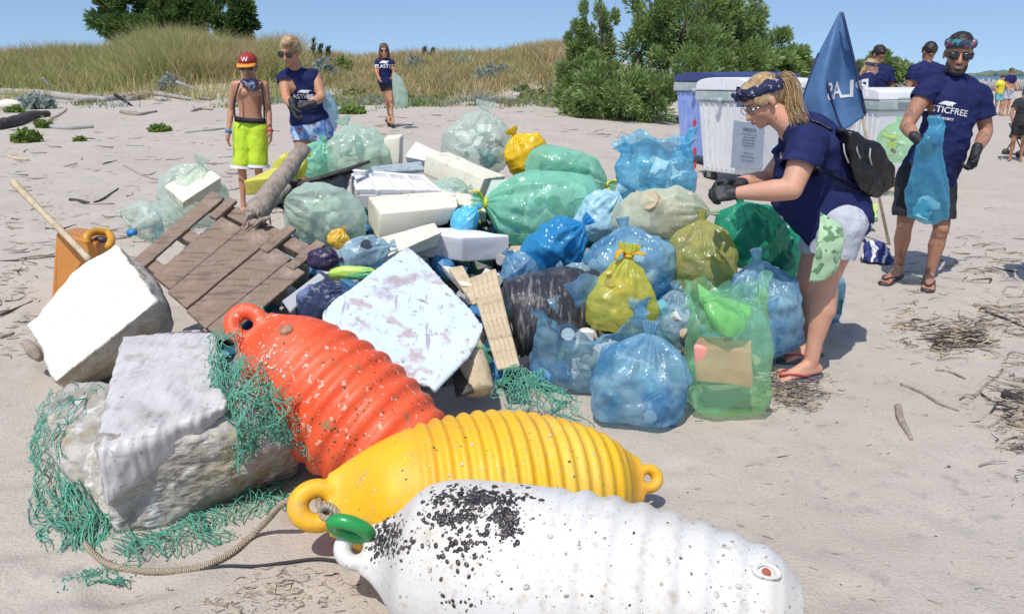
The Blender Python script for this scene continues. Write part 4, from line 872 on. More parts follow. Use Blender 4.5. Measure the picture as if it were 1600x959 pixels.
# back row
B(750, 224, 104, 92, 6.5, MAT['film_clear'], 'large clear bag of pale film with a blue streak on top of the pile', neck=(.15, .1, 1), seed=1, pal=('j_white', 'j_white', 'j_grey', 'j_aqua', 'j_white'), nj=30, frill=.2, floor=.3)
B(820, 242, 74, 58, 6.25, MAT['yellow_bag'], 'opaque yellow bag with a pointed ear beside the large clear bag', neck=(-.45, 0, .8), seed=2, nj=0, cr=.016, frill=.22, floor=.3)
B(884, 270, 128, 74, 5.72, MAT['film_green'], 'translucent green bag tied in yellow at its right, behind the biggest green bag', neck=(.93, -.1, -.25), seed=3, tie='tie_yellow', nj=18, pal=('j_white', 'j_green', 'j_grey'), cr=.016, floor=.3)
B(856, 325, 186, 122, 5.15, MAT['film_green'], 'biggest translucent green bag, its yellow tie at the left', neck=(-.95, -.15, .1), seed=4, tie='tie_yellow', nj=44, pal=('j_white', 'j_white', 'j_green', 'j_white', 'j_aqua'), cr=.018, floor=.15, jsize=.06)
B(1025, 270, 128, 96, 5.2, MAT['film_sky'], 'open sky blue bag with white scraps at the back right of the pile', neck=(-.1, -.1, 1), seed=5, open_=True, nj=16, pal=('j_white', 'j_white', 'j_aqua'), floor=.2)
B(1034, 334, 138, 82, 4.55, MAT['film_cream'], 'cream bag whose gathered neck the woman in black gloves is holding', neck=(.97, -.1, .05), seed=6, nj=14, pal=('j_white', 'j_white', 'j_tan'), cr=.018, frill=.12, floor=.2, jsize=.09)
B(868, 388, 118, 76, 4.5, MAT['film_blue'], 'crumpled deep blue bag above the black roll', neck=(.6, 0, .55), seed=7, cr=.040, nj=10, pal=('j_blue', 'j_dark', 'j_blue'), floor=.2)
B(985, 412, 146, 102, 4.25, MAT['film_steel'], 'pale steel blue bag behind the tied yellow bag', neck=(-.2, .1, 1), seed=8, nj=22, pal=('j_white', 'j_blue', 'j_aqua', 'j_white'), frill=.1, floor=.1)
B(1097, 406, 104, 118, 4.3, MAT['film_olive'], 'round olive yellow bag full of bottles right of the tied yellow bag', neck=(-.05, .1, 1), seed=9, nj=26, pal=('j_yellow', 'j_white', 'j_green', 'j_tan'), frill=.1, floor=.1)
B(1168, 366, 112, 92, 4.45, MAT['film_deepgreen'], 'dark green bag just below the hands of the woman in black gloves', neck=(-.3, 0, 1), seed=10, nj=14, pal=('j_green', 'j_aqua', 'j_green'), frill=.1, floor=.1)
B(1225, 395, 50, 110, 4.7, MAT['film_deepgreen'], 'dark green bag half hidden behind the hip of the bending woman', neck=(.1, 0, 1), seed=11, nj=12, pal=('j_dark', 'j_blue', 'j_green'), floor=.05)
B(1288, 462, 56, 100, 4.7, MAT['film_steel'], 'teal bag standing behind the leg of the bending woman', neck=(0, 0, 1), seed=12, nj=10, pal=('j_green', 'j_aqua'), floor=.02)
B(1192, 484, 112, 160, 4.05, MAT['film_steel'], 'tall steel blue bag full of plastic bottles beside the leg of the bending woman', neck=(-.2, 0, 1), seed=13, nj=34, pal=('j_white', 'j_aqua', 'j_white', 'j_blue'), frill=.1)
B(1052, 500, 70, 92, 4.15, MAT['film_paleblue'], 'small pale blue bag squeezed between the yellow and green bags', neck=(0, 0, 1), seed=14, nj=12, pal=('j_white', 'j_aqua'))
B(1015, 455, 60, 60, 4.3, MAT['film_blue'], 'small blue bag in the gap right of the tied yellow bag', neck=(0, 0, 1), seed=44, nj=6, pal=('j_blue', 'j_dark'))
B(972, 462, 106, 122, 3.92, MAT['film_yellow'], 'yellow bag with its neck tied into two orange ears', neck=(.12, .05, 1), cone=.45, seed=15, tie='tie_orange', nj=10, pal=('j_yellow', 'j_tan', 'j_yellow'), frill=.2, floor=.2, depth=.13, pleat=.16)
B(928, 548, 176, 150, 3.78, MAT['film_steel'], 'wide open blue bag with white foam inside, just in front of the black roll', neck=(-.1, -.25, 1), seed=16, open_=True, nj=26, pal=('j_white', 'j_green', 'j_white', 'j_grey', 'j_white'))
B(1003, 596, 146, 146, 3.42, MAT['film_steel'], 'round blue bag on the sand at the pile front, neck gathered on top', neck=(.12, .1, 1), seed=17, nj=30, pal=('j_white', 'j_aqua', 'j_white', 'j_blue', 'j_grey'), frill=.12, pleat=.13)
B(915, 495, 120, 50, 4.0, MAT['film_blue'], 'deep blue film collapsed over the open bag', neck=(.7, 0, .3), seed=45, nj=0, cr=.04, floor=.25)
gb = B(1137, 556, 122, 214, 3.44, MAT['film_lime'], 'tall open light green bag holding a pink block at the front right of the pile', neck=(-.08, .05, 1), seed=18, open_=True, nj=0, depth=.15, cr=.024, sag=0)
solid('foam_block', P4((1084, 540, 3.35), (1176, 548, 3.33), (1176, 530, 3.48), (1092, 526, 3.50)), P4((1086, 596, 3.36), (1176, 606, 3.34), (1172, 596, 3.50), (1098, 590, 3.50)), M('pink_foam', (.85, .33, .27), .8), 'pink brown block inside the tall light green bag', cat='block')
B(905, 440, 70, 50, 4.15, MAT['film_paleblue'], 'small milky blue bag between the crumpled deep blue bag and the tied yellow one', neck=(-.6, 0, .5), seed=61, nj=8, pal=('j_white', 'j_aqua'), floor=.2)
B(1128, 452, 56, 60, 4.2, MAT['film_green'], 'small green bag behind the tall light green one', neck=(.2, 0, 1), seed=62, nj=5, floor=.1)
B(1062, 452, 60, 60, 4.3, MAT['film_steel'], 'dull blue bag in the gap below the round olive yellow one', neck=(.1, 0, 1), seed=63, nj=5, floor=.1)
B(700, 300, 60, 40, 5.5, MAT['film_pale'], 'limp milky film between the foam slabs at the back', neck=(1, 0, .2), seed=64, nj=2, floor=.4)
# left part of the pile
B(508, 338, 128, 92, 4.95, MAT['film_pale'], 'milky pale green bag of clear wrapping right of the pallet, its neck at the left', neck=(-.9, -.1, .35), seed=19, nj=20, pal=('j_white', 'j_white', 'j_grey', 'j_tan'), floor=.3)
B(300, 304, 112, 82, 5.8, MAT['film_clear'], 'clear bag around a cream foam block behind the pallet', neck=(.3, 0, .8), seed=20, nj=3, floor=.2, pal=('j_white', 'j_grey'))
B(240, 345, 90, 60, 5.5, MAT['film_clear'], 'limp clear bag with a blue capped bottle left of the pallet', neck=(-.9, 0, .2), seed=21, nj=5, pal=('j_white', 'j_aqua'), floor=.15)
obj('bottle_cap', MB().add(*tubev([at(200, 365, 5.3), at(212, 362, 5.3)], .022, 12)).mesh(), M('cap_blue', (.03, .25, .60), .4), label='bright blue bottle cap at the left of the limp clear bag', cat='bottle cap')
B(556, 240, 116, 70, 6.35, MAT['film_pale'], 'pale green bag with upright cream foam pieces at the back of the pile', neck=(-.3, 0, .9), seed=22, nj=6, pal=('j_white', 'j_green'), floor=.3)
B(495, 250, 50, 60, 6.3, MAT['film_green'], 'limp green bag beside the legs of the blonde woman', neck=(.3, 0, .9), seed=23, nj=2, pal=('j_white',), floor=.2)
solid('plastic_crate', P4((380, 283, 5.75), (425, 262, 5.9), (470, 252, 5.95), (440, 275, 5.6)), P4((384, 305, 5.78), (425, 298, 6.0), (474, 275, 6.0), (440, 300, 5.7)), M('crate_yellow', (.66, .60, .09), .45, [('noise', 9, .5, .65, (.52, .50, .2))], [('noise', 16, .4, .02)]), 'yellow plastic box behind the thick driftwood log', cat='box')
B(455, 262, 60, 40, 5.95, MAT['film_yellow'], 'flat yellow bag draped over the yellow box', neck=(.7, 0, .5), seed=24, nj=0, floor=.4, cr=.03)
B(728, 343, 50, 36, 4.95, M('sky_plastic', (.10, .46, .72), .3, bump=[('crack', 16, .5, .02)]), 'small opaque sky blue bag behind the clean white foam box', neck=(.6, 0, .6), seed=25, nj=0, floor=.4)
B(940, 338, 96, 62, 4.95, M('paleblue_plastic', (.42, .68, .80), .3, bump=[('crack', 14, .5, .02), ('noise', 8, .4, .03)], transl=.2), 'pale blue opaque sheet bag between the biggest green bag and the cream bag', neck=(.5, 0, .7), seed=26, nj=0, floor=.3, cr=.035, depth=.12)
B(812, 420, 60, 50, 4.3, MAT['film_steel'], 'small dull blue bag under the crumpled deep blue bag', neck=(-.5, 0, .6), seed=27, nj=4, pal=('j_blue',), floor=.2)
B(565, 400, 90, 60, 4.45, MAT['film_paleblue'], 'greyish bag of crumpled film right of the pallet end', neck=(.8, 0, .3), seed=28, nj=14, pal=('j_white', 'j_grey', 'j_dark', 'j_blue'), floor=.25)
B(528, 372, 34, 26, 4.45, M('amber_plastic', (.72, .42, .04), .35, bump=[('crack', 25, .5, .02)]), 'small amber yellow wad at the right end of the pallet', neck=(.4, 0, .6), seed=29, nj=0, floor=.3, name='plastic_wad')
B(552, 426, 76, 22, 4.12, M('lime_yellow', (.45, .66, .10), .4, [('noise', 6, .48, .54, (.16, .55, .30))]), 'flat yellow and green plastic piece above the dark blue sheet', neck=(1, 0, 0), seed=30, nj=0, floor=.3, name='plastic_wad', cr=.012)
B(505, 470, 84, 50, 3.85, M('navy_sheet', (.03, .045, .10), .45, [('noise', 8, .5, .6, (.14, .18, .34)), ('noise', 4, .58, .64, (.45, .47, .5))], [('crack', 14, .5, .02)]), 'crumpled navy blue sheet between the pallet and the blue-white board', neck=(.8, 0, .3), seed=31, nj=0, floor=.15, name='plastic_wad', cr=.04)
B(505, 405, 46, 34, 4.35, M('purple_black', (.04, .025, .07), .4, bump=[('crack', 14, .5, .02)]), 'dark purple bundle under the right corner of the pallet', neck=(1, 0, 0), seed=32, nj=0, floor=.2, name='plastic_wad')
wplank('plank', P4((440, 470, 4.0), (500, 425, 4.2), (508, 432, 4.15), (452, 486, 3.85)), .015, M('grey_metal', (.42, .43, .44), .5), label='thin grey strip along the right edge of the pallet', cat='plank')
solid('foam_lump', P4((255, 522, 3.55), (310, 514, 3.6), (330, 520, 3.5), (262, 530, 3.4)), P4((255, 540, 3.6), (310, 530, 3.6), (330, 540, 3.5), (262, 546, 3.45)), M('maroon_rag', (.20, .10, .12), .8, [('noise', 20, .5, .55, (.5, .47, .5))]), 'maroon and grey rag on top of the wrapped block', cat='rag', amp=.01)
obj('bark_scrap', logm([at(40, 535, 3.9), at(52, 548, 3.85), at(62, 560, 3.8)], [.02, .035, .02], 5), MAT['drift_wood'], label='dark scrap of bark by the left corner of the white foam block', cat='bark')
# inner mass of mixed rubbish that fills the gaps
q = np.random.RandomState(8); cols_ = [MAT[k] for k in JN]
mb = MB(); mi = []
def pileh(x, y): return max(0, .34 * float(sstep(3.35, 4.5, y)) * (1 - float(sstep(5.9, 7.0, y))) * (1 - float(sstep(1.25, 1.75, abs(x + .1)))) + .16 * float(sstep(4.2, 5.2, y)) * (1 - float(sstep(5.6, 6.6, y))) * (1 - float(sstep(.9, 1.5, abs(x - .1)))))
for i in range(1300):
    x, y = q.uniform(-1.9, 1.22), q.uniform(3.75, 6.6); h_ = pileh(x, y)
    if h_ < .03: continue
    c = Vector((x, y, ground_z(x, y) + h_ * q.uniform(.25, .95))); s = q.uniform(.03, .09); ax_ = Vector(q.normal(size=3)).normalized(); u, v, w_ = frame(ax_); f0 = len(mb.f); kind = q.rand()
    if kind < .45: mb.add(*tubev([c - ax_ * s * 1.3, c - ax_ * s * 1.1, c + ax_ * s * .7, c + ax_ * s], [s * .4, s * .5, s * .5, s * .2], 9))
    elif kind < .7: mb.add(*boxv(c, u * s, v * s * .7, w_ * s * .3))
    else:
        V_, F_ = ell(c, (s * 1.3, s, s * .7), u, v, w_, 9, 6); va = np.array([tuple(p) for p in V_]); va += (np.array(tuple(c)) - va) * (crumple(va, 12, i) * .3)[:, None]; mb.add(va, F_)
    mi += [int(q.choice([0, 1, 2, 3, 4, 4, 4, 1, 6, 7, 3]))] * (len(mb.f) - f0)
me = mb.mesh(False)
for k in cols_: me.materials.append(k)
me.polygons.foreach_set('material_index', mi); obj('mixed_rubbish', me, None, label='loose mixed rubbish filling the gaps of the pile', cat='rubbish', kind='stuff')
# ------------------------------------------------------------ people
def skin(name, c, tattoo=False):
    L = [('noise', 9, .42, .7, tuple(min(1, x * y) for x, y in zip(c, (1.08, .92, .86)))), ('noise', 60, .55, .75, tuple(x * .88 for x in c))]
    if tattoo: L.append(('noise', 14, .56, .62, (c[0] * .62, c[1] * .68, c[2] * .78), dict(detail=2, dist=1.5)))
    return M(name, c, .5, L, [('noise', 120, .25, .002)], spec=.4, sss=.08)
skin('skin_fair', (.58, .32, .22)); skin('skin_tan', (.50, .255, .15)); skin('skin_brown', (.36, .18, .105)); skin('skin_tattoo', (.40, .205, .13), True); skin('skin_child', (.48, .25, .16))
M('navy_cotton', (.015, .021, .082), .85, [('noise', 10, .45, .7, (.024, .031, .112))], [('noise', 9, .35, .03, dict(dist=1.2)), ('noise', 300, .2, .001)], spec=.15)
M('black_cloth', (.012, .012, .015), .8, [('noise', 10, .5, .7, (.03, .03, .035))], [('noise', 12, .4, .02)])
M('black_glove', (.016, .017, .02), .6, [('noise', 40, .5, .7, (.06, .06, .065))], [('noise', 50, .5, .004)])
M('denim_pale', (.47, .48, .53), .85, [('noise', 8, .45, .65, (.55, .56, .60)), ('noise', 80, .5, .7, (.34, .38, .48))], [('noise', 14, .5, .02)])
M('denim_print', (.12, .25, .52), .85, [('noise', 11, .50, .58, (.42, .52, .68)), ('noise', 16, .60, .63, (.40, .06, .08), dict(w=2)), ('noise', 20, .60, .63, (.03, .04, .15), dict(w=6))], [('noise', 14, .4, .02)])
M('neon_yellow', (.52, .72, .03), .7, [('noise', 8, .5, .7, (.42, .60, .03))], [('noise', 10, .45, .03)])
M('hair_blond', (.50, .34, .16), .55, [('noise', 14, .42, .6, (.26, .15, .07), dict(vec=(2, 2, .25))), ('noise', 22, .55, .66, (.66, .52, .32), dict(vec=(2, 2, .25)))], [('noise', 40, .9, .012, dict(vec=(3, 3, .3)))])
M('hair_dark', (.022, .014, .010), .45, [('noise', 20, .5, .7, (.06, .035, .022))], [('noise', 30, .9, .012)])
M('hair_brown', (.10, .05, .03), .5, [('noise', 16, .5, .7, (.20, .10, .05))], [('noise', 30, .9, .012, dict(vec=(2, 2, .4)))])
M('bandana', (.018, .022, .07), .8, [('voronoi', 38, .20, .15, (.55, .56, .66)), ('noise', 40, .62, .66, (.4, .42, .5))], [('noise', 20, .5, .012)])
M('bandana_multi', (.03, .05, .09), .8, [('noise', 16, .52, .56, (.04, .22, .24)), ('noise', 18, .56, .60, (.50, .08, .14), dict(w=3)), ('noise', 24, .60, .63, (.55, .55, .6), dict(w=7))], [('noise', 20, .4, .01)])
M('lens', (.008, .008, .012), .08, spec=.8); M('white_print', (.78, .78, .78), .7); M('teeth', (.8, .78, .72), .3); M('lip', (.42, .20, .15), .45)
M('eye_white', (.75, .73, .70), .3); M('iris', (.05, .03, .02), .2); M('beard', (.07, .055, .05), .8, [('noise', 60, .6, .7, (.18, .16, .15))], [('noise', 80, .9, .006)])
M('sandal_grey', (.10, .10, .13), .7); M('strap_red', (.45, .08, .08), .6); M('rubber_dark', (.05, .045, .05), .6)
def lin(a, b, t): return a * (1 - t) + b * t
class Head:
    def __init__(s, c, fwd, up, k=1.0):
        s.c = Vector(c); s.f = Vector(fwd).normalized(); u = Vector(up); s.u = (u - s.f * u.dot(s.f)).normalized(); s.s = s.u.cross(s.f).normalized(); s.k = k
    def p(s, x, y, z): return s.c + (s.s * x + s.f * y + s.u * z) * s.k
    def e(s, x, y, z, a, b, c, n=16, m=10): return ell(s.p(x, y, z), (a * s.k, b * s.k, c * s.k), s.s, s.f, s.u, n, m)
    def prims(s, neck, rn=.052):
        P = [s.e(0, -.014, .030, .074, .094, .086), s.e(0, .022, -.030, .060, .070, .078), s.e(0, .046, -.088, .036, .038, .027), s.e(0, .010, -.070, .054, .056, .040),
             cap(s.p(0, .088, -.002), .010 * s.k, s.p(0, .107, -.036), .0135 * s.k), s.e(.012, .094, -.040, .010, .010, .008), s.e(-.012, .094, -.040, .010, .010, .008),
             s.e(0, .070, .030, .050, .020, .016), s.e(.036, .058, -.032, .024, .024, .022), s.e(-.036, .058, -.032, .024, .024, .022),
             s.e(.077, -.006, -.010, .009, .018, .030), s.e(-.077, -.006, -.010, .009, .018, .030), s.e(0, .082, -.066, .026, .014, .012), s.e(0, .070, -.100, .018, .016, .014),
             cap(s.p(0, -.012, -.060), rn * s.k, neck, rn * 1.12)]
        return P
    def lips(s, parent, smile=False):
        obj('mouth', MB().add(*s.e(0, .0935, -.061, .023, .008, .0045, 12, 6)).add(*s.e(0, .0925, -.071, .019, .008, .0055, 12, 6)).mesh(), MAT['lip'], parent)
        if smile: obj('teeth', MB().add(*s.e(0, .0955, -.0655, .015, .006, .0035, 12, 6)).mesh(), MAT['teeth'], parent)
    def eyes(s, parent):
        for x in (-.031, .031):
            e = obj('eye', MB().add(*s.e(x, .076, -.002, .013, .012, .009, 12, 8)).mesh(), MAT['eye_white'], parent); obj('iris', MB().add(*s.e(x, .087, -.003, .0055, .003, .0055, 10, 6)).mesh(), MAT['iris'], e)
    def brows(s, parent, m):
        mb = MB()
        for x in (-1, 1): mb.add(*cap(s.p(x * .014, .092, .022), .0035, s.p(x * .048, .078, .024), .003, 6))
        obj('eyebrows', mb.mesh(), m, parent)
    def shades(s, parent, w=.034, h=.021, up=0):
        g_ = obj('sunglasses', MB().add(*cap(s.p(-.074, .06, .006 + up), .004, s.p(-.078, -.02, .004 + up), .003, 6)).add(*cap(s.p(.074, .06, .006 + up), .004, s.p(.078, -.02, .004 + up), .003, 6)).add(*cap(s.p(-.07, .078, .012 + up), .0045, s.p(.07, .078, .012 + up), .0045, 6)).mesh(), MAT['lens'], parent)
        for x in (-1, 1): obj('lens', MB().add(*s.e(x * .036, .090, -.003 + up, w, .010, h, 16, 8)).mesh(), MAT['lens'], g_)
def loft(path, secs, side, front, n=24):
    """path: function t->(point); secs: (t, half width, half depth, front offset)"""
    V = []; side = Vector(side).normalized()
    for i, (t, a, b, o) in enumerate(secs):
        p = path(t); d = (path(t + .02) - path(t - .02)).normalized(); s = side(t) if callable(side) else side; s = (s - d * s.dot(d)).normalized(); f = s.cross(d)
        if f.dot(front) < 0: f = -f
        for j in range(n):
            g_ = 2 * math.pi * j / n; c, s_ = math.cos(g_), math.sin(g_); e = .85
            V.append(p + s * (a * math.copysign(abs(c) ** e, c)) + f * (b * math.copysign(abs(s_) ** e, s_) + o))
    k = len(secs); Fc = [(i * n + j, i * n + (j + 1) % n, (i + 1) * n + (j + 1) % n, (i + 1) * n + j) for i in range(k - 1) for j in range(n)]
    return V, Fc + [tuple(range(n)), tuple((k - 1) * n + j for j in range(n - 1, -1, -1))]
def hand(w, d, palm, thumb, s=1.0, curl=.5, glove=0, spread=.12):
    """wrist, direction of the fingers, normal out of the palm, direction of the thumb side; five separate bent fingers"""
    w, d = Vector(w), Vector(d).normalized(); palm = Vector(palm); palm = (palm - d * palm.dot(d)).normalized(); th = Vector(thumb); th = (th - d * th.dot(d) - palm * th.dot(palm)).normalized(); g_ = glove
    P = [cap(w, .024 * s + g_, w + d * .03 * s, .026 * s + g_)]
    base = []
    for i, (x, L) in enumerate([(.030, .072), (.010, .080), (-.010, .075), (-.029, .060)]):
        k = w + d * (.088 - .004 * abs(i - 1)) * s + th * x * s; P.append(cap(w + d * .02 * s + th * x * .6 * s, .018 * s + g_, k, .0125 * s + g_)); a = curl * (.8 + .12 * i); p = k; dd = (d + th * x * spread * 20).normalized(); ang = 0
        for j, fr in enumerate((.45, .32, .23)):
            ang += a * (1, 1.25, .8)[j]; v = dd * math.cos(ang) + palm * math.sin(ang); p2 = p + v * L * fr * s; P.append(cap(p, (.0095 - .0008 * j) * s + g_ * .8, p2, (.0088 - .0008 * j) * s + g_ * .8, 8)); p = p2
    p = w + d * .022 * s + th * .024 * s; v = (d * .65 + th * .75 + palm * .25 * (1 + curl)).normalized(); p2 = p + v * .040 * s; P.append(cap(p, .014 * s + g_, p2, .011 * s + g_)); v2 = (d * .9 + th * .25 + palm * (.2 + .8 * curl)).normalized(); p3 = p2 + v2 * .030 * s; P.append(cap(p2, .0105 * s + g_, p3, .009 * s + g_))
    p4 = p3 + (v2 + palm * .3).normalized() * .022 * s; P.append(cap(p3, .0092 * s + g_, p4, .008 * s + g_))
    return P
def foot(an, toe, s=1.0, up=(0, 0, 1)):
    an, toe = Vector(an), Vector(toe); d = (toe - an); d.z = 0; L = d.length; d /= L; zf = min(an.z, toe.z); sd = Vector((-d.y, d.x, 0)); heel = an - d * .045 * s; g0 = zf
    h = Vector((heel.x, heel.y, toe.z + .028 * s)); ball = Vector((toe.x, toe.y, toe.z + .018 * s)) - d * .05 * s
    P = [cap(h, .030 * s, an - Vector((0, 0, .03 * s)), .032 * s), cap(h, .026 * s, ball, .020 * s), cap(an - Vector((0, 0, .02)), .034 * s, ball, .020 * s), cap(h + sd * .008, .024 * s, ball + sd * .022 * s, .018 * s), cap(ball - sd * .02 * s, .019 * s, ball + sd * .028 * s, .016 * s)]
    for i in range(5):
        o = (i - 1.9) * .017 * s; q_ = ball + sd * -o; L2 = (.052 - .007 * i) * s; r_ = (.012 if i == 0 else .0085) * s; P.append(cap(q_ - Vector((0, 0, .004)), r_, q_ + d * L2 - Vector((0, 0, .009 * s)), r_ * .9, 8))
    return P, d, sd, h, ball
def quad(a, b, c): return lambda t: a * ((1 - t) ** 2) + b * (2 * t * (1 - t)) + c * (t * t)
def person(J, label, sk, shirt=None, shorts=None, fat=1.0, wide=1.0, s=1.0, vox=.008, group='volunteers cleaning the beach', sleeve=.55, hem_fold=.05, feet=True, slv=(1, 1), shirt_top=1.0, shorts_to=.75, fr=(0, -1, 0), hands=('bare', 'bare'), name='person', extra=(), shirt_lo=-.02, belly=0, shortw=1.0, glove_m='black_glove', thick=1.0, shorts_up=.14, armfat=1.0):
    J = {k: Vector(v) for k, v in J.items()}; front = Vector(fr).normalized(); sh = (J['shL'] - J['shR']).normalized(); hp = (J['hipL'] - J['hipR']).normalized()
    pel = (J['hipL'] + J['hipR']) / 2; che = (J['shL'] + J['shR']) / 2; nk = J['neck']; mid = J.get('mid', pel.lerp(che, .5))
    c2 = mid * 2 - (pel + che) / 2; bz = quad(pel, c2, che)
    def path(t):
        if t <= 0: return pel + (bz(.02) - bz(0)).normalized() * (t * (che - pel).length)
        if t >= 1: return che + (nk - che) * ((t - 1) / .12)
        return bz(t)
    root = thing(name, (pel.x, pel.y, ground_z(pel.x, pel.y)), label, 'person', group)
    def side(t): return hp.lerp(sh, min(1, max(0, t)))
    W_ = s * wide; D_ = s * fat
    base = [(-.20, .09, .075, 0), (-.12, .155, .105, 0), (0, .172, .118, 0), (.15, .165, .112 + belly * .5, belly * .3), (.35, .145, .105 + belly, belly * .7), (.55, .150, .110 + belly * .5, belly * .4), (.75, .172, .118, .004), (.90, .178, .108, 0), (1.0, .150, .082, 0), (1.06, .085, .062, 0), (1.12, .052, .052, 0)]
    def secs(inf=0, lo=-9, hi=9, flare=0):
        return [(t, a * W_ + inf + flare * max(0, .4 - t), b * D_ + inf + flare * max(0, .4 - t), o * s) for t, a, b, o in base if lo <= t <= hi]
    sd = side(.5)
    class SD:  # interpolated side vector
        pass
    def LF(S):
        V = []; n = 26
        for (t, a, b, o) in S:
            p = path(t); d = (path(t + .02) - path(t - .02)).normalized(); s2 = side(t); s2 = (s2 - d * s2.dot(d)).normalized(); f = s2.cross(d)
            if f.dot(front) < 0: f = -f
            for j in range(n):
                g_ = 2 * math.pi * j / n; c, si = math.cos(g_), math.sin(g_); V.append(p + s2 * (a * math.copysign(abs(c) ** .85, c)) + f * (b * math.copysign(abs(si) ** .85, si) + o))
        k = len(S); Fc = [(i * n + j, i * n + (j + 1) % n, (i + 1) * n + (j + 1) % n, (i + 1) * n + j) for i in range(k - 1) for j in range(n)]
        return V, Fc + [tuple(range(n)), tuple((k - 1) * n + j for j in range(n - 1, -1, -1))]
    P = [LF(secs())]; H = Head(J['head'], J['hf'] if 'hf' in J else front, J['hu'] if 'hu' in J else (0, 0, 1), s * J.get('hk', Vector((1, 0, 0))).x)
    P += H.prims(nk, .054)
    A = thick * s
    for X in 'LR':
        a, b, c = J['sh' + X], J['el' + X], J['wr' + X]; af = A * armfat
        P += [cap(a - Vector((0, 0, .008)), .055 * af, lin(a, b, .5), .050 * af), cap(lin(a, b, .3), .053 * af, b, .040 * af), cap(b, .040 * af, lin(b, c, .3), .042 * af), cap(lin(b, c, .3), .042 * af, c, .026 * A), cap(che.lerp(a, .6), .055 * A, a, .054 * af), cap(nk.lerp(che, .3), .045 * A, a, .044 * A)]
        a, b, c = J['hip' + X], J['kn' + X], J['an' + X]; fw = (lin(a, c, .5) - b)
        back = -front
        P += [cap(a, .098 * A, lin(a, b, .5), .078 * A), cap(lin(a, b, .4), .080 * A, b, .054 * A), cap(b, .054 * A, lin(b, c, .12), .050 * A), cap(lin(b, c, .10) + back * .012, .050 * A, lin(b, c, .38) + back * .016, .056 * A), cap(lin(b, c, .38) + back * .012, .054 * A, lin(b, c, .8), .034 * A), cap(lin(b, c, .7), .037 * A, c, .033 * A), ell(b + front * .02, (.042 * A,) * 3)]
    FT = {}
    if feet:
        for X in 'LR':
            fp, d, sd_, h, ball = foot(J['an' + X], J['toe' + X], s); P += fp; FT[X] = (d, sd_, h, ball)
    gl = {}
    for X, hd in zip('LR', hands):
        if hd == 'none': continue
        w_ = J['wr' + X]; el = J['el' + X]; d = J.get('hd' + X, (w_ - el)).normalized(); palm = J.get('pm' + X, Vector((0, 0, -1)).cross(front) * (1 if X == 'L' else -1)); th = J.get('th' + X, front)
        cu = J.get('cu' + X, Vector((.5, 0, 0))).x
        if hd == 'bare': P += hand(w_, d, palm, th, s, cu)
        else: gl[X] = hand(w_, d, palm, th, s, cu, .0035) + [cap(w_ - d * .045, .034 * s, w_ + d * .01, .032 * s)]
    me = fuse(P + list(extra), vox, 3); obj('body', me, MAT[sk], root)
    for X in gl: obj('glove', fuse(gl[X], min(vox, .0055), 2), MAT[glove_m], root)
    res = dict(root=root, H=H, J=J, path=path, side=side, front=front, FT=FT, pel=pel, che=che)
    if shirt:
        S = [LF(secs(.014 * s, shirt_lo, 1.0, .025) + [(1.045, .105 * W_, .082 * D_, 0), (1.085, .074 * W_, .070 * D_, 0)])]
        lowt = min(x[0] for x in secs(0, shirt_lo, 1)); 
        for X, k in zip('LR', slv):
            a, b = J['sh' + X], J['el' + X]
            if k > 0: a = a - Vector((0, 0, .010 * s)); S += [cap(nk.lerp(che, .30), .060 * A, a, .062 * A), cap(che.lerp(a, .5), .064 * A, a, .068 * A * armfat), cap(a, .068 * A * armfat, lin(a, b, sleeve * k), .070 * A * armfat)]
            else: S += [cap(che.lerp(a, .4), .066 * A, che.lerp(a, .82), .070 * s * thick)]
        me = fuse(S, vox, 4, lambda v: crumple(v * np.array([1, 1, .8]), 3.0, 12, 9, .10) * .011 * s + (crease(v * np.array([.8, .8, 1.5]), 2.4, 5) - .8) * .011 * s)
        bm = bmesh.new(); bm.from_mesh(me)
        for X, k in zip('LR', slv):
            if k <= 0: continue
            a, b = J['sh' + X], J['el' + X]; ax = (b - a).normalized(); ce = lin(a, b, sleeve * k) + ax * .015 * s
            gm = [f for f in bm.faces if (f.calc_center_median() - ce).length < .15 * s * armfat]; ee = {e for f in gm for e in f.edges}; vv = {v for f in gm for v in f.verts}
            bmesh.ops.bisect_plane(bm, geom=gm + list(ee) + list(vv), plane_co=ce, plane_no=ax, clear_outer=False)
            kill = [f for f in bm.faces if (f.calc_center_median() - ce).dot(ax) > 0 and (f.calc_center_median() - ce).length < .115 * s * armfat and ((f.calc_center_median() - ce) - ax * (f.calc_center_median() - ce).dot(ax)).length < .095 * s * armfat]
            bmesh.ops.delete(bm, geom=kill, context='FACES')
        bm.to_mesh(me); bm.free(); me.polygons.foreach_set('use_smooth', np.ones(len(me.polygons), dtype=bool))
        res['shirt'] = obj('t_shirt', me, MAT[shirt], root); v = getv(me) + np.array(ORG[res['shirt'].name]); res['bvh'] = BVHTree.FromPolygons([tuple(p) for p in v], [tuple(p.vertices) for p in me.polygons])
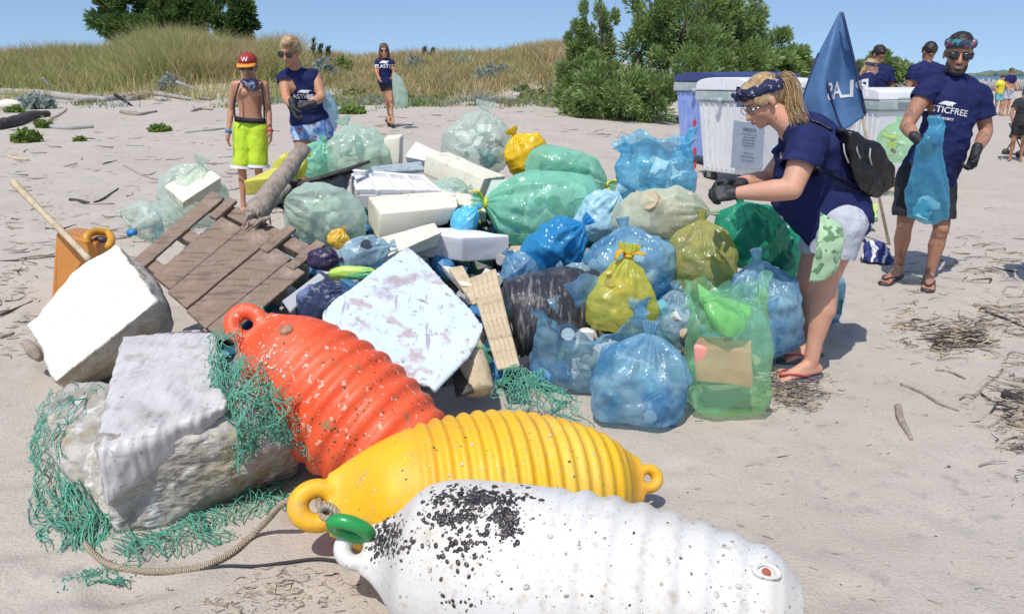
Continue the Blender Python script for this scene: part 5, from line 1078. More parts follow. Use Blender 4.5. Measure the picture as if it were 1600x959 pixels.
    if shorts:
        S = [LF([(t, a * W_ + .016 * s, b * D_ + .016 * s, o * s) for t, a, b, o in base if t <= shorts_up + .01])]
        for X in 'LR':
            a, b = J['hip' + X], J['kn' + X]; S += [cap(a, .112 * A * shortw, lin(a, b, shorts_to * .5), .104 * A * shortw), cap(lin(a, b, shorts_to * .4), .100 * A * shortw, lin(a, b, shorts_to - .1), .098 * A * shortw)]
        me = fuse(S, vox, 3, lambda v: crumple(v, 4.5, 22, 9, .1) * .008 * s)
        bm = bmesh.new(); bm.from_mesh(me)
        for X in 'LR':
            a, b = J['hip' + X], J['kn' + X]; ax = (b - a).normalized(); ce = lin(a, b, shorts_to - .02)
            kill = [f for f in bm.faces if (f.calc_center_median() - ce).dot(ax) > 0 and (f.calc_center_median() - ce).length < .2 * s]; bmesh.ops.delete(bm, geom=kill, context='FACES')
        bm.to_mesh(me); bm.free(); me.polygons.foreach_set('use_smooth', np.ones(len(me.polygons), dtype=bool)); res['shorts'] = obj('shorts', me, MAT[shorts], root)
    return res
def sandals(r, mat='rubber_dark', strap='strap_red'):
    for X in r['FT']:
        d, sd, h, ball = r['FT'][X]; z0 = min(h.z, ball.z) - .030
        pts = [h - d * .035, h + sd * .035, ball + sd * .05, ball + d * .075 + sd * .01, ball + d * .065 - sd * .03, ball - sd * .045, h - sd * .032]
        pts = spline(pts + [pts[0]], 4); b = [Vector((p.x, p.y, z0)) for p in pts[:-1]]; t = [p + Vector((0, 0, .016)) for p in b]; n = len(b)
        me = mesh(b + t, [tuple(range(n - 1, -1, -1)), tuple(range(n, 2 * n))] + [(i, (i + 1) % n, n + (i + 1) % n, n + i) for i in range(n)])
        so_ = obj('sandal', me, MAT[mat], r['root'])
        mb = MB()
        for s_ in (-1, 1): mb.add(*tubev(spline([ball + d * .035 + Vector((0, 0, .012)), ball + sd * s_ * .028 + Vector((0, 0, .022)), h.lerp(ball, .45) + sd * s_ * .042 - Vector((0, 0, .006))], 6), .006, 7))
        obj('strap', mb.mesh(), MAT[strap], so_)
def shell(H, name, mat, parts, root, vox=.006, disp=.004, seed=0, cut=None, sm=2):
    me = fuse(parts, vox, sm, lambda v: waves(v * 1., 14, seed, 8) * disp + crumple(v, 16, seed, 8) * disp * .6)
    return obj(name, me, MAT[mat], root)
def strands(H, name, mat, root, curves, rad=.003, parent=None):
    mb = MB()
    for c in curves: mb.add(*tubev(spline(c, 5), [rad * (1 - .7 * i / (len(c) * 5)) for i in range((len(c) - 1) * 5 + 1)], 4))
    return obj(name, mb.mesh(), MAT[mat], parent or root)
def text_on(bvh, parent, txt, org, right, up, nrm, size, mat='white_print', name='shirt_print', off=.004, extra_polys=(), aspect=1.0, mirror=False, curve=0, shear=0):
    """flat print laid onto the cloth: text outline projected along the chest normal"""
    cu = bpy.data.curves.new('t', 'FONT'); cu.body = txt; cu.size = size; cu.align_x = 'CENTER'; cu.align_y = 'CENTER'; cu.shear = shear; cu.offset = size * .012; o = bpy.data.objects.new('t', cu); C.objects.link(o)
    dg = bpy.context.evaluated_depsgraph_get(); dg.update(); me = bpy.data.meshes.new_from_object(o.evaluated_get(dg)); bpy.data.objects.remove(o)
    bm = bmesh.new(); bm.from_mesh(me)
    for poly in extra_polys:
        vs = [bm.verts.new((x * size, y * size, 0)) for x, y in poly]; bm.faces.new(vs)
    bmesh.ops.triangulate(bm, faces=bm.faces)
    for _ in range(2): bmesh.ops.subdivide_edges(bm, edges=[e for e in bm.edges if e.calc_length() > size * .12], cuts=1)
    bmesh.ops.triangulate(bm, faces=bm.faces)
    org, right, up, nrm = map(Vector, (org, right, up, nrm)); right.normalize(); up.normalize(); nrm.normalize(); ok = 0
    for v in bm.verts:
        x = v.co.x * aspect * (-1 if mirror else 1); y = v.co.y + curve * v.co.x ** 2; p = org + right * x + up * y
        h = bvh.ray_cast(p + nrm * .3, -nrm, .6) if bvh else (None,)
        v.co = (h[0] + nrm * off) if h[0] is not None else p + nrm * off
    me2 = bpy.data.meshes.new('m'); bm.to_mesh(me2); bm.free(); return obj(name, me2, MAT[mat], parent)
ANIMAL = [[(-.95, .62), (-.80, .80), (-.55, 1.0), (-.2, 1.12), (.2, 1.10), (.5, 1.12), (.75, 1.06), (1.05, 1.04), (.82, .95), (.66, .82), (.60, .52), (.52, .52), (.46, .74), (.30, .60), (.0, .62), (-.25, .70), (-.5, .66), (-.75, .66)]]

# ---- woman bending over the bag, seen from her left
Yw = 4.0
def A3(px, py, Y): return at(px, py, Y)
J = dict(head=A3(1192, 157, 4.0), hf=(-.80, -.18, -.52), hu=(-.55, -.05, .85), neck=A3(1232, 195, 3.98), shL=A3(1264, 218, 3.84), shR=A3(1258, 214, 4.20), elL=A3(1237, 296, 3.74), wrL=A3(1148, 302, 3.86), elR=A3(1200, 282, 4.22), wrR=A3(1146, 288, 4.06),
         hipL=A3(1313, 350, 3.90), hipR=A3(1298, 346, 4.16), mid=A3(1277, 268, 4.03), knL=A3(1290, 438, 3.88), knR=A3(1262, 436, 4.18), anL=A3(1268, 562, 3.86), anR=A3(1270, 536, 4.18), toeL=gpt(1214, 600, .012), toeR=gpt(1222, 566, .012),
         hdL=(-1, .15, -.05), hdR=(-1, -.12, 0), pmL=(0, .75, -.6), pmR=(0, -.7, -.7), thL=(-.2, .2, 1), thR=(-.2, -.2, 1), cuL=(.85, 0, 0), cuR=(.85, 0, 0))
w1 = person(J, 'fair woman in navy t-shirt and bandana bending to tie a bag with black gloves', 'skin_fair', 'navy_cotton', 'denim_pale', fat=1.34, wide=1.13, s=1.0, vox=.0078, fr=(-1, -.05, -.3), hands=('glove', 'glove'), belly=.05, sleeve=.52, shorts_to=.58, shirt_lo=-.13, thick=1.14, armfat=1.12)
H = w1['H']; rt = w1['root']; H.lips(rt); H.eyes(rt); H.brows(rt, MAT['hair_brown'])
hair = [H.e(0, -.022, .040, .084, .096, .086), H.e(0, -.070, .0, .064, .052, .075), H.e(.0, .03, .075, .066, .062, .045), H.e(.062, .02, .030, .022, .05, .05), H.e(-.062, .02, .030, .022, .05, .05)]
shell(H, 'hair', 'hair_blond', hair, rt, .005, .0022, 3)
tail = [A3(1216, 128, 3.99), A3(1228, 122, 3.99), A3(1238, 142, 3.98), A3(1240, 168, 3.96), A3(1252, 200, 3.90)]
q = random.Random(5)
curves = []
for i in range(260):
    o_ = Vector([max(-.02, min(.02, q.gauss(0, .011))) for _ in range(3)]); sp = q.uniform(.5, 1.35)
    curves.append([tail[k] + o_ * sp * (.6, 1.2, 1.7, 1.9, 1.6)[k] + Vector((0, 0, q.gauss(0, .02) * (k == 4))) for k in range(5)])
curves = [c_ for c_ in curves]
pt_ = spline(tail, 5); obj('ponytail', fuse([cap(pt_[i_], .015 + .011 * math.sin(min(1, i_ / 14) * 2.4), pt_[i_ + 1], .015 + .011 * math.sin(min(1, (i_ + 1) / 14) * 2.4)) for i_ in range(len(pt_) - 1)], .005, 3, lambda v: waves(v * np.array([1.5, 1.5, .3]), 22, 3) * .0014), MAT['hair_blond'], rt)
strands(H, 'ponytail', 'hair_blond', rt, curves, .0022)
curves = []
for i in range(90):
    a = q.uniform(-1, 1); curves.append([H.p(a * .075, .06 - abs(a) * .02, .075), H.p(a * .085, -.01, .10 - abs(a) * .04), H.p(a * .05, -.075, .085), H.p(0, -.088, .062)])
strands(H, 'hair', 'hair_blond', rt, curves, .0030)
obj('earring', MB().add(*H.e(.088, -.004, -.042, .004, .004, .006, 8, 6)).mesh(), MAT['white_print'], rt)
band = []
for i in range(40):
    f = 6.283 * i / 40; band.append(H.p(math.sin(f) * .088, math.cos(f) * .103 - .012, .058 + .022 * math.cos(f) + .006 * math.sin(5 * f)))
V2, F2 = [], []
for i, p in enumerate(band):
    c0 = H.p(0, -.012, .05); d_ = (p - c0).normalized(); wd = .032 + .006 * math.sin(i * 1.3)
    for a, b in ((-1, -.4), (-.5, .9), (0, 1.3), (.5, .8), (1, -.4)): V2.append(p + H.u * (a * wd) + d_ * (b * .007 + .001 * math.sin(i * 3)))
F2 = [(i * 5 + j, ((i + 1) % 40) * 5 + j, ((i + 1) % 40) * 5 + j + 1, i * 5 + j + 1) for i in range(40) for j in range(4)]
hb = obj('headband', mesh(V2, F2), MAT['bandana'], rt)
obj('bandana_knot', fuse([H.e(0, .105, .080, .022, .018, .020), H.e(.028, .105, .098, .020, .010, .016), H.e(-.028, .105, .095, .020, .010, .014)], .004, 2, lambda v: crumple(v, 20, 3) * .003), MAT['bandana'], hb)
# glasses frame
obj('glasses', MB().add(*cap(H.p(.078, -.01, .004), .0022, H.p(.070, .085, .004), .0022, 6)).add(*tubev([H.p(.036 + .026 * math.cos(a), .094, -.004 + .019 * math.sin(a)) for a in np.linspace(0, 6.283, 17)], .0018, 5, cap=False)).add(*tubev([H.p(-.036 + .026 * math.cos(a), .094, -.004 + .019 * math.sin(a)) for a in np.linspace(0, 6.283, 17)], .0018, 5, cap=False)).mesh(), MAT['lens'], rt)
sandals(w1, 'sandal_grey', 'strap_red')
# backpack with straps, a thing of its own
M('pack_black', (.006, .006, .007), .42, [('noise', 12, .5, .7, (.014, .014, .016))], [('noise', 10, .5, .03), ('crack', 14, .4, .012)])
bp = thing('backpack', A3(1352, 300, 4.02), 'black drawstring backpack on the back of the bending woman', 'backpack')
me = fuse([hull([A3(1304, 200, 3.84), A3(1310, 200, 4.15), A3(1326, 204, 3.78), A3(1376, 226, 3.82), A3(1398, 262, 3.86), A3(1396, 290, 3.92), A3(1372, 308, 3.92), A3(1345, 300, 3.80), A3(1372, 240, 4.2), A3(1392, 290, 4.18), A3(1350, 306, 4.2), A3(1328, 262, 3.80), A3(1330, 270, 4.2)])], .007, 5, lambda v: crumple(v, 6, 3, 9, .12) * .014 + crumple(v, 13, 9) * .006)
obj('bag_body', me, MAT['pack_black'], bp)
def onshirt(r, px, py, off=.012):
    h = r['bvh'].ray_cast(Vector((0, 0, EYE)), ray(px, py).normalized()); return (h[0] - ray(px, py).normalized() * off) if h[0] is not None else None
for pts, rad in (([(1300, 203), (1280, 192), (1262, 188), (1250, 194)], .011), ([(1334, 286), (1318, 280), (1298, 272), (1276, 262)], .010), ([(1352, 300), (1330, 296), (1306, 284)], .008)):
    P_ = [p for p in (onshirt(w1, *q_) for q_ in pts) if p is not None]
    if len(P_) > 2: obj('strap', MB().add(*tubev(spline(P_, 6), rad, 8, flat=.5)).mesh(), MAT['pack_black'], bp)
mb = MB()
for a, b in (((1318, 225), (1326, 255)), ((1338, 222), (1345, 250)), ((1360, 232), (1362, 258))): mb.add(*tubev(spline([A3(*a, 3.80), A3((a[0] + b[0]) / 2 - 2, (a[1] + b[1]) / 2, 3.785), A3(*b, 3.80)], 5), .004, 6))
obj('drawcord', mb.mesh(), M('cord_grey', (.35, .35, .36), .5), bp)
# printed green cloth tucked at her hip
M('green_print', (.40, .58, .36), .8, [('noise', 22, .55, .58, (.12, .24, .12), dict(detail=1)), ('noise', 5, .5, .7, (.44, .64, .38))], [('noise', 12, .4, .02)])
def sheet(rows, nu=30, nv=30, amp=.01, seed=0, th=.003, f=7):
    """rows: grid of control points -> cloth with folds and thickness"""
    g_ = np.array([[tuple(p) for p in r] for r in rows]); a, b = g_.shape[:2]; out = np.zeros((nu + 1, nv + 1, 3))
    def samp(c, t):
        x = t * (len(c) - 1); k_ = min(int(x), len(c) - 2); return c[k_].lerp(c[k_ + 1], x - k_)
    cols = [spline([Vector(g_[i, j]) for i in range(a)], 12) for j in range(b)]
    for i in range(nu + 1):
        s2 = spline([samp(c, i / nu) for c in cols], 12)
        for j in range(nv + 1): out[i, j] = tuple(samp(s2, j / nv))
    V = out.reshape(-1, 3); idx = np.arange(len(V)).reshape(nu + 1, nv + 1); fc = np.stack([idx[:-1, :-1], idx[:-1, 1:], idx[1:, 1:], idx[1:, :-1]], -1).reshape(-1, 4)
    me = mesh(V, fc); n = normals(me); V = V + n * (crumple(V, f, seed, 8, .1) * amp)[:, None]; me = mesh(V, fc)
    def fn(o): m = o.modifiers.new('s', 'SOLIDIFY'); m.thickness = th; m.offset = 0
    me = modev(me, fn); me.polygons.foreach_set('use_smooth', np.ones(len(me.polygons), dtype=bool)); return me
obj('cloth', sheet([[A3(1282, 332, 3.76), A3(1296, 340, 3.74), A3(1314, 350, 3.76)], [A3(1278, 372, 3.72), A3(1300, 368, 3.70), A3(1318, 372, 3.72)], [A3(1270, 410, 3.72), A3(1294, 408, 3.70), A3(1314, 405, 3.72)], [A3(1264, 440, 3.74), A3(1286, 438, 3.72), A3(1306, 424, 3.74)]], amp=.010, seed=4), MAT['green_print'],
    label='pale green printed cloth hanging at the hip of the bending woman', cat='cloth')

# ---- man with blue bag
J = dict(head=A3(1498, 84, 5.72), hf=(-.32, -.9, -.16), hu=(.02, -.12, 1), neck=A3(1492, 117, 5.78), hk=(1.07, 0, 0), shL=A3(1529, 143, 5.80), shR=A3(1449, 138, 5.72), elR=A3(1416, 198, 5.66), wrR=A3(1436, 220, 5.42), elL=A3(1541, 206, 5.78), wrL=A3(1524, 240, 5.62),
         hipL=A3(1468, 278, 5.82), hipR=A3(1428, 274, 5.76), mid=A3(1476, 205, 5.78), knL=A3(1471, 356, 5.74), knR=A3(1414, 350, 5.72), anL=A3(1452, 430, 5.78), anR=A3(1404, 416, 5.86), toeL=gpt(1449, 456, .014), toeR=gpt(1380, 446, .014),
         hdR=(.5, -.35, -.5), hdL=(-.32, -.25, -1), pmL=(-.9, -.2, 0), pmR=(.3, .8, -.4), thL=(0, -1, -.1), thR=(-.1, -.6, .8), cuL=(.75, 0, 0), cuR=(.9, 0, 0))
m1 = person(J, 'bearded man in navy t-shirt and sunglasses holding a long blue bag', 'skin_tattoo', 'navy_cotton', 'black_cloth', fat=1.04, wide=.98, s=1.04, vox=.007, fr=(-.28, -.95, 0), hands=('glove', 'glove'), belly=.025, sleeve=.60, slv=(1, .42), shorts_to=.86, shirt_lo=-.13, shortw=1.0, armfat=1.08)
H = m1['H']; rt = m1['root']; H.shades(rt, .035, .022); H.lips(rt, True)
shell(H, 'beard', 'beard', [H.e(0, .050, -.094, .040, .038, .030), H.e(.046, .02, -.07, .016, .04, .045), H.e(-.046, .02, -.07, .016, .04, .045), H.e(0, .095, -.0515, .026, .007, .004), H.e(0, .076, -.094, .028, .018, .018)], rt, .004, .0015, 2)
shell(H, 'hair', 'hair_dark', [H.e(0, -.02, .048, .080, .096, .080), H.e(0, -.06, .0, .066, .055, .07)], rt, .005, .0035, 4)
def headband(H, root, mat, z=.045, wd=.022, r=(.086, .106), tilt=.01):
    V2, F2 = [], []
    for i in range(40):
        f = 6.283 * i / 40; p = H.p(math.sin(f) * r[0], math.cos(f) * r[1] - .008, z + tilt * math.cos(f)); c0 = H.p(0, -.01, z); d_ = (p - c0).normalized()
        for a, b in ((-1, -.6), (-.5, .7), (0, 1), (.5, .6), (1, -1.0)): V2.append(p + H.u * (a * wd) + d_ * (b * .005 + .0008 * math.sin(i * 3)))
    return obj('headband', mesh(V2, [(i * 5 + j, ((i + 1) % 40) * 5 + j, ((i + 1) % 40) * 5 + j + 1, i * 5 + j + 1) for i in range(40) for j in range(4)]), MAT[mat], root)
headband(H, rt, 'bandana_multi', .060, .026)
sandals(m1, 'rubber_dark', 'rubber_dark')
fr_ = m1['front']; rgt = Vector((0, 0, 1)).cross(fr_).normalized() * 1; upv = Vector((-.02, 0, 1))
rgt = Vector((1, 0, 0)) * 1 - fr_ * fr_.x; rgt.normalize()
c0 = A3(1474, 172, 5.62)
text_on(m1['bvh'], m1['shirt'], 'PLASTICFREE', c0, rgt * 1 - Vector((0, 0, .14)), Vector((.1, 0, 1)), fr_, .058, extra_polys=[[(x * 1.0 + .3, y * 1.0 - .08) for x, y in ANIMAL[0]]], aspect=1.0, curve=-.2)
text_on(m1['bvh'], m1['shirt'], 'ONLUS PROJECT', c0 - Vector((0, 0, .055)), rgt * 1 - Vector((0, 0, .14)), Vector((.1, 0, 1)), fr_, .020)
ww = J['wrL']; obj('watch', MB().add(*tubev([ww + (ww - J['elL']).normalized() * k for k in (-.045, -.020)], .033, 16)).mesh(), MAT['lens'], rt)
# blue bag held by him
def hangbag(name, label, pts, mat, seed=0, fl=.8, n=44, cr=.02, cat='bag', pal=None, nj=0, group=None):
    """film bag hanging from a hand: pts (px,py,Y,half width px)"""
    P = spline([A3(*p[:3]) for p in pts], 8); k = len(P); W_ = np.interp(np.linspace(0, 1, k), np.linspace(0, 1, len(pts)), [p[3] for p in pts]); V = []
    for i, p in enumerate(P):
        r_ = W_[i] / ppm(p)
        for j in range(n): f = 6.283 * j / n; m_ = 1 + .10 * math.sin(7 * f + seed + i * .1) * (1 - i / k) + .04 * math.sin(4 * f + i * .2); V.append((p.x + r_ * m_ * math.cos(f), p.y + r_ * fl * m_ * math.sin(f), p.z + .012 * math.sin(3 * f) * (i == 0)))
    v = np.array(V); F2 = [(i * n + j, i * n + (j + 1) % n, (i + 1) * n + (j + 1) % n, (i + 1) * n + j) for i in range(k - 1) for j in range(n)] + [tuple((k - 1) * n + j for j in range(n))]
    me = mesh(v, F2); nn_ = normals(me); v = v + nn_ * (crumple(v, 5, seed, 9, .12) * cr + crumple(v * np.array([2, 2, .6]), 10, seed + 3, 8, .1) * cr * .5)[:, None]; me = mesh(v, F2)
    r0 = thing(name, P[-1], label, cat, group); obj('film', me, mat, r0)
    if nj: junk(P[int(k * .75)], (W_.max() / ppm(P[-1]) * .8, W_.max() / ppm(P[-1]) * .6, .12), pal, nj, seed, r0, Vector((1, 0, 0)), Vector((0, 1, 0)), Vector((0, 0, 1)))
    return r0
PL('film_sky2', (.16, .56, .78), .40, (.62, .88, .96), .12, bs=16)
hangbag('plastic_bag', 'long sky blue plastic bag held in front of the bearded man', [(1461, 182, 5.40, 9), (1463, 196, 5.38, 13), (1458, 215, 5.34, 14), (1452, 240, 5.36, 22), (1449, 280, 5.38, 29), (1449, 315, 5.40, 33), (1450, 338, 5.42, 30), (1452, 349, 5.42, 12)], MAT['film_sky2'], 3, .45, cr=.022, pal=('j_aqua', 'j_white'), nj=4)
# ---- boy with cap
J = dict(head=A3(388, 104, 7.30), hf=(.05, -1, -.18), hu=(0, -.2, 1), neck=A3(390, 126, 7.34), shL=A3(413, 133, 7.35), shR=A3(367, 133, 7.33), elR=A3(361, 172, 7.36), wrR=A3(357, 208, 7.28), elL=A3(419, 170, 7.36), wrL=A3(422, 206, 7.28),
         hipL=A3(403, 200, 7.36), hipR=A3(381, 200, 7.36), knL=A3(404, 262, 7.34), knR=A3(378, 264, 7.32), anL=A3(405, 314, 7.36), anR=A3(380, 316, 7.34), toeL=gpt(407, 332, .012), toeR=gpt(376, 334, .012), hk=(1.12, 0, 0), cuL=(.35, 0, 0), cuR=(.35, 0, 0))
b1 = person(J, 'bare chested boy in red cap and bright yellow-green shorts', 'skin_child', None, 'neon_yellow', fat=.78, wide=.80, s=.84, vox=.009, fr=(.02, -1, 0), shorts_to=.98, shortw=1.18, shorts_up=.15, thick=.86, extra=[ell(A3(378, 145, 7.265), (.062, .020, .036)), ell(A3(402, 145, 7.265), (.062, .020, .036))])
H = b1['H']; rt = b1['root']; H.lips(rt)
M('cap_red', (.30, .025, .02), .7, bump=[('noise', 30, .3, .005)]); M('cap_orange', (.75, .30, .03), .6)
ca = obj('cap', fuse([H.e(0, -.008, .055, .086, .100, .072)], .006, 1), MAT['cap_red'], rt)
V2 = []; n_ = 17
for i in range(n_):
    f = math.pi * (i / (n_ - 1)) ; x, y = math.cos(f), math.sin(f)
    V2 += [H.p(x * .082, .05 + y * .04, .040), H.p(x * .084, .075 + y * .095, .026 - .004 * abs(x)), H.p(x * .084, .075 + y * .095, .018 - .004 * abs(x)), H.p(x * .082, .05 + y * .04, .032)]
obj('cap_brim', mesh(V2, [(i * 4 + j, i * 4 + (j + 1) % 4, (i + 1) * 4 + (j + 1) % 4, (i + 1) * 4 + j) for i in range(n_ - 1) for j in range(4)]), MAT['cap_orange'], ca)
text_on(None, ca, 'W', H.p(0, .100, .078), H.s, (H.u * .9 - H.f * .35), H.f, .055, name='cap_emblem', mirror=H.s.x < 0)
H.shades(rt, .034, .018)
shell(H, 'hair', 'hair_dark', [H.e(0, -.045, -.01, .080, .060, .065)], rt, .007, .004, 4)
M('scarf', (.03, .04, .11), .8, [('noise', 30, .5, .58, (.35, .38, .5))])
obj('neckerchief', fuse([ell(A3(389, 128, 7.27), (.075, .05, .03)), hull([A3(378, 128, 7.22), A3(404, 128, 7.22), A3(397, 146, 7.17), A3(392, 140, 7.25), A3(390, 130, 7.15)])], .008, 2, lambda v: crumple(v, 12, 3) * .008), MAT['scarf'], rt)
for a, b, c in (((374, 130), (366, 160), (368, 190)), ((408, 130), (412, 160), (413, 186))):
    obj('strap', MB().add(*tubev(spline([A3(*a, 7.24), A3(*b, 7.20), A3(*c, 7.24)], 5), .008, 6)).mesh(), MAT['black_cloth'], rt)
obj('waistband', MB().add(*tubev([A3(392, 191, 7.35), A3(392, 184, 7.35)], [.138, .132], 28, flat=.75)).mesh(), MAT['black_cloth'], b1['shorts'])
for X in 'LR':
    a, b = J['hip' + X], J['kn' + X]; e = lin(a, b, .955); ax = (b - a).normalized(); obj('trim', MB().add(*tubev([e - ax * .012, e + ax * .014], .100, 20, cap=False)).mesh(), MAT['white_print'], b1['shorts'])
obj('wristband', MB().add(*tubev([lin(J['elR'], J['wrR'], .88), lin(J['elR'], J['wrR'], 1.0)], .030, 12)).mesh(), M('band_blue', (.05, .20, .45), .6), rt)
obj('wristband', MB().add(*tubev([lin(J['elL'], J['wrL'], .90), lin(J['elL'], J['wrL'], 1.0)], .029, 12)).mesh(), M('band_red', (.5, .08, .08), .6), rt)
# ---- blonde woman
J = dict(head=A3(453, 80, 7.05), hf=(-.28, -.85, -.38), hu=(-.05, -.35, 1), neck=A3(463, 108, 7.14), shL=A3(492, 120, 7.18), shR=A3(444, 121, 7.12), elR=A3(447, 154, 7.02), wrR=A3(458, 166, 6.86), elL=A3(503, 152, 7.10), wrL=A3(481, 164, 6.92),
         hipL=A3(502, 204, 7.30), hipR=A3(474, 202, 7.26), mid=A3(476, 160, 7.24), knL=A3(508, 262, 7.20), knR=A3(474, 262, 7.16), anL=A3(497, 318, 7.28), anR=A3(474, 316, 7.22), toeL=gpt(494, 334, .012), toeR=gpt(470, 332, .012),
         hdR=(.2, -.3, -.9), hdL=(-.9, -.3, -.1), pmL=(0, .5, -.8), pmR=(.8, .2, 0), thL=(0, -.4, .9), thR=(.1, -.9, 0), cuL=(.9, 0, 0), cuR=(.7, 0, 0))
w2 = person(J, 'blonde woman in sleeveless navy top and printed denim shorts beside the boy', 'skin_tan', 'navy_cotton', 'denim_print', fat=1.02, wide=.98, s=.97, vox=.009, fr=(-.25, -.95, 0), hands=('glove', 'glove'), slv=(0, .35), shorts_to=.36, shirt_lo=.12, shortw=1.05)
H = w2['H']; rt = w2['root']; H.shades(rt, .037, .023); H.lips(rt)
shell(H, 'hair', 'hair_blond', [H.e(0, -.02, .045, .084, .100, .084), H.e(0, -.06, .0, .074, .06, .08), H.e(.02, .04, .088, .05, .05, .03)], rt, .006, .005, 6)
rg = Vector((1, 0, 0)) - w2['front'] * w2['front'].x
text_on(w2['bvh'], w2['shirt'], 'PLASTICFREE', A3(466, 152, 6.98), rg, (0, 0, 1), w2['front'], .050, extra_polys=[[(x * 1.1, y * 1.1 - .1) for x, y in ANIMAL[0]]])
text_on(w2['bvh'], w2['shirt'], 'PROJECT', A3(466, 160, 6.98), rg, (0, 0, 1), w2['front'], .026)
hangbag('plastic_bag', 'pale translucent bag hanging behind the hip of the blonde woman', [(506, 140, 7.42, 5), (514, 160, 7.42, 10), (518, 185, 7.42, 12), (516, 205, 7.42, 9)], MAT['film_paleblue'], 5, .6, group='bags carried by volunteers')
# ---- girl further back
J = dict(head=A3(600, 79, 14.3), hf=(.15, -1, -.12), hu=(0, 0, 1), neck=A3(601, 90, 14.35), shL=A3(611, 95, 14.35), shR=A3(590, 95, 14.35), elR=A3(588, 110, 14.35), wrR=A3(592, 122, 14.2), elL=A3(616, 108, 14.35), wrL=A3(614, 118, 14.2),
         hipL=A3(608, 130, 14.4), hipR=A3(598, 130, 14.4), knL=A3(611, 156, 14.35), knR=A3(605, 156, 14.4), anL=A3(613, 181, 14.35), anR=A3(607, 178, 14.6), toeL=gpt(605, 188, .012), toeR=gpt(611, 183, .012), cuL=(.7, 0, 0), cuR=(.4, 0, 0), hk=(1.1, 0, 0))
g1 = person(J, 'long haired girl in navy t-shirt carrying a pale green bag on the upper beach', 'skin_tan', 'navy_cotton', 'black_cloth', fat=.85, wide=.82, s=.86, vox=.013, fr=(.1, -1, 0), shorts_to=.5, thick=.82, sleeve=.4)
H = g1['H']; rt = g1['root']; H.shades(rt); shell(H, 'hair', 'hair_brown', [H.e(0, -.02, .045, .084, .100, .084), cap(H.p(.06, -.02, 0), .035, H.p(.10, .0, -.28), .02), cap(H.p(-.06, -.02, 0), .035, H.p(-.10, .0, -.26), .02), H.e(0, -.07, -.06, .07, .04, .12)], rt, .01, .004, 6)
text_on(g1['bvh'], g1['shirt'], 'PLASTIC', A3(600, 104, 14.2), (1, 0, 0), (0, 0, 1), g1['front'], .085, extra_polys=[[(x * 1.0, y * 1.1 - .1) for x, y in ANIMAL[0]]])
hangbag('plastic_bag', 'pale green bag carried in the left hand of the girl', [(617, 114, 14.1, 3), (620, 125, 14.1, 7), (625, 145, 14.1, 11), (627, 160, 14.1, 11), (625, 169, 14.1, 6)], MAT['film_pale'], 6, .6, group='bags carried by volunteers')
sandals(g1, 'rubber_dark', 'rubber_dark')
# ---- three volunteers behind the bins
def bystander(px, py, Y, label, sk, hair, s=1.0, hf=(0, -1, -.3), band=None, lean=0, hairp=None, shirt='navy_cotton', fr=(0, -1, 0), armsf=0, shorts='black_cloth', glasses=False, low=None, **kw):
    """standing figure whose head is at px,py"""
    h = A3(px, py, Y); g0 = ground_z(h.x, h.y); fr = Vector(fr).normalized(); sd = fr.cross(Vector((0, 0, 1))) * -1; z = lambda t: g0 + t
    top = h.z + .12 - g0; k = top / 1.72 if lean == 0 else s
    hp = Vector((h.x, h.y, z(.90 * k))) - fr * lean; ch = hp + Vector((0, 0, .50 * k)) if lean == 0 else hp.lerp(h, .78); nk = hp + Vector((0, 0, .58 * k)) if lean == 0 else hp.lerp(h, .90)
    J = dict(head=h, hf=hf, hu=(0, -.1, 1), neck=nk, mid=hp.lerp(ch, .5))
    for X, s_ in (('L', -1), ('R', 1)):
        o = sd * s_ * k * -1; J['sh' + X] = ch + o * .17; J['el' + X] = ch + o * .23 - Vector((0, 0, .26 * k)) + fr * (.03 + armsf * .5); J['wr' + X] = ch + o * (.20 - armsf * .2) - Vector((0, 0, (.42 - armsf * .2) * k)) + fr * (.16 + armsf)
        J['hip' + X] = hp + o * .09; J['kn' + X] = Vector((hp.x, hp.y, z(.48 * k))) + o * .10 + fr * .02; J['an' + X] = Vector((hp.x, hp.y, z(.09 * k))) + o * .11; J['toe' + X] = Vector((hp.x, hp.y, z(.012))) + o * .13 + fr * .16
    r_ = person(J, label, sk, shirt, shorts, s=k, vox=.013, fr=fr, shorts_to=.7, **kw)
    H = r_['H']; shell(H, 'hair', hair, hairp(H) if hairp else [H.e(0, -.02, .050, .084, .098, .084), H.e(0, -.06, .0, .070, .055, .07)], r_['root'], .009, .006, 4)
    if band: headband(H, r_['root'], band, .05, .022, (.092, .108))
    if glasses: H.shades(r_['root'])
    return r_
bystander(1373, 86, 12.2, 'dark haired young man looking down behind the woman with the headscarf', 'skin_brown', 'hair_dark', hf=(.3, -.8, -.6))
bystander(1452, 82, 11.6, 'dark haired man with head bowed behind the bearded man', 'skin_brown', 'hair_dark', hf=(.2, -.8, -.7), sleeve=.5)
bystander(1362, 106, 11.2, 'woman with patterned headscarf in profile behind the right white bin', 'skin_fair', 'hair_blond', hf=(.95, -.2, -.25), band='bandana', fr=(.9, -.4, 0), lean=.12, s=.92, hairp=lambda H: [H.e(0, -.02, .045, .084, .100, .084), H.e(0, -.09, .04, .035, .04, .035), cap(H.p(.0, -.08, .02), .04, H.p(.0, -.10, -.12), .03)])
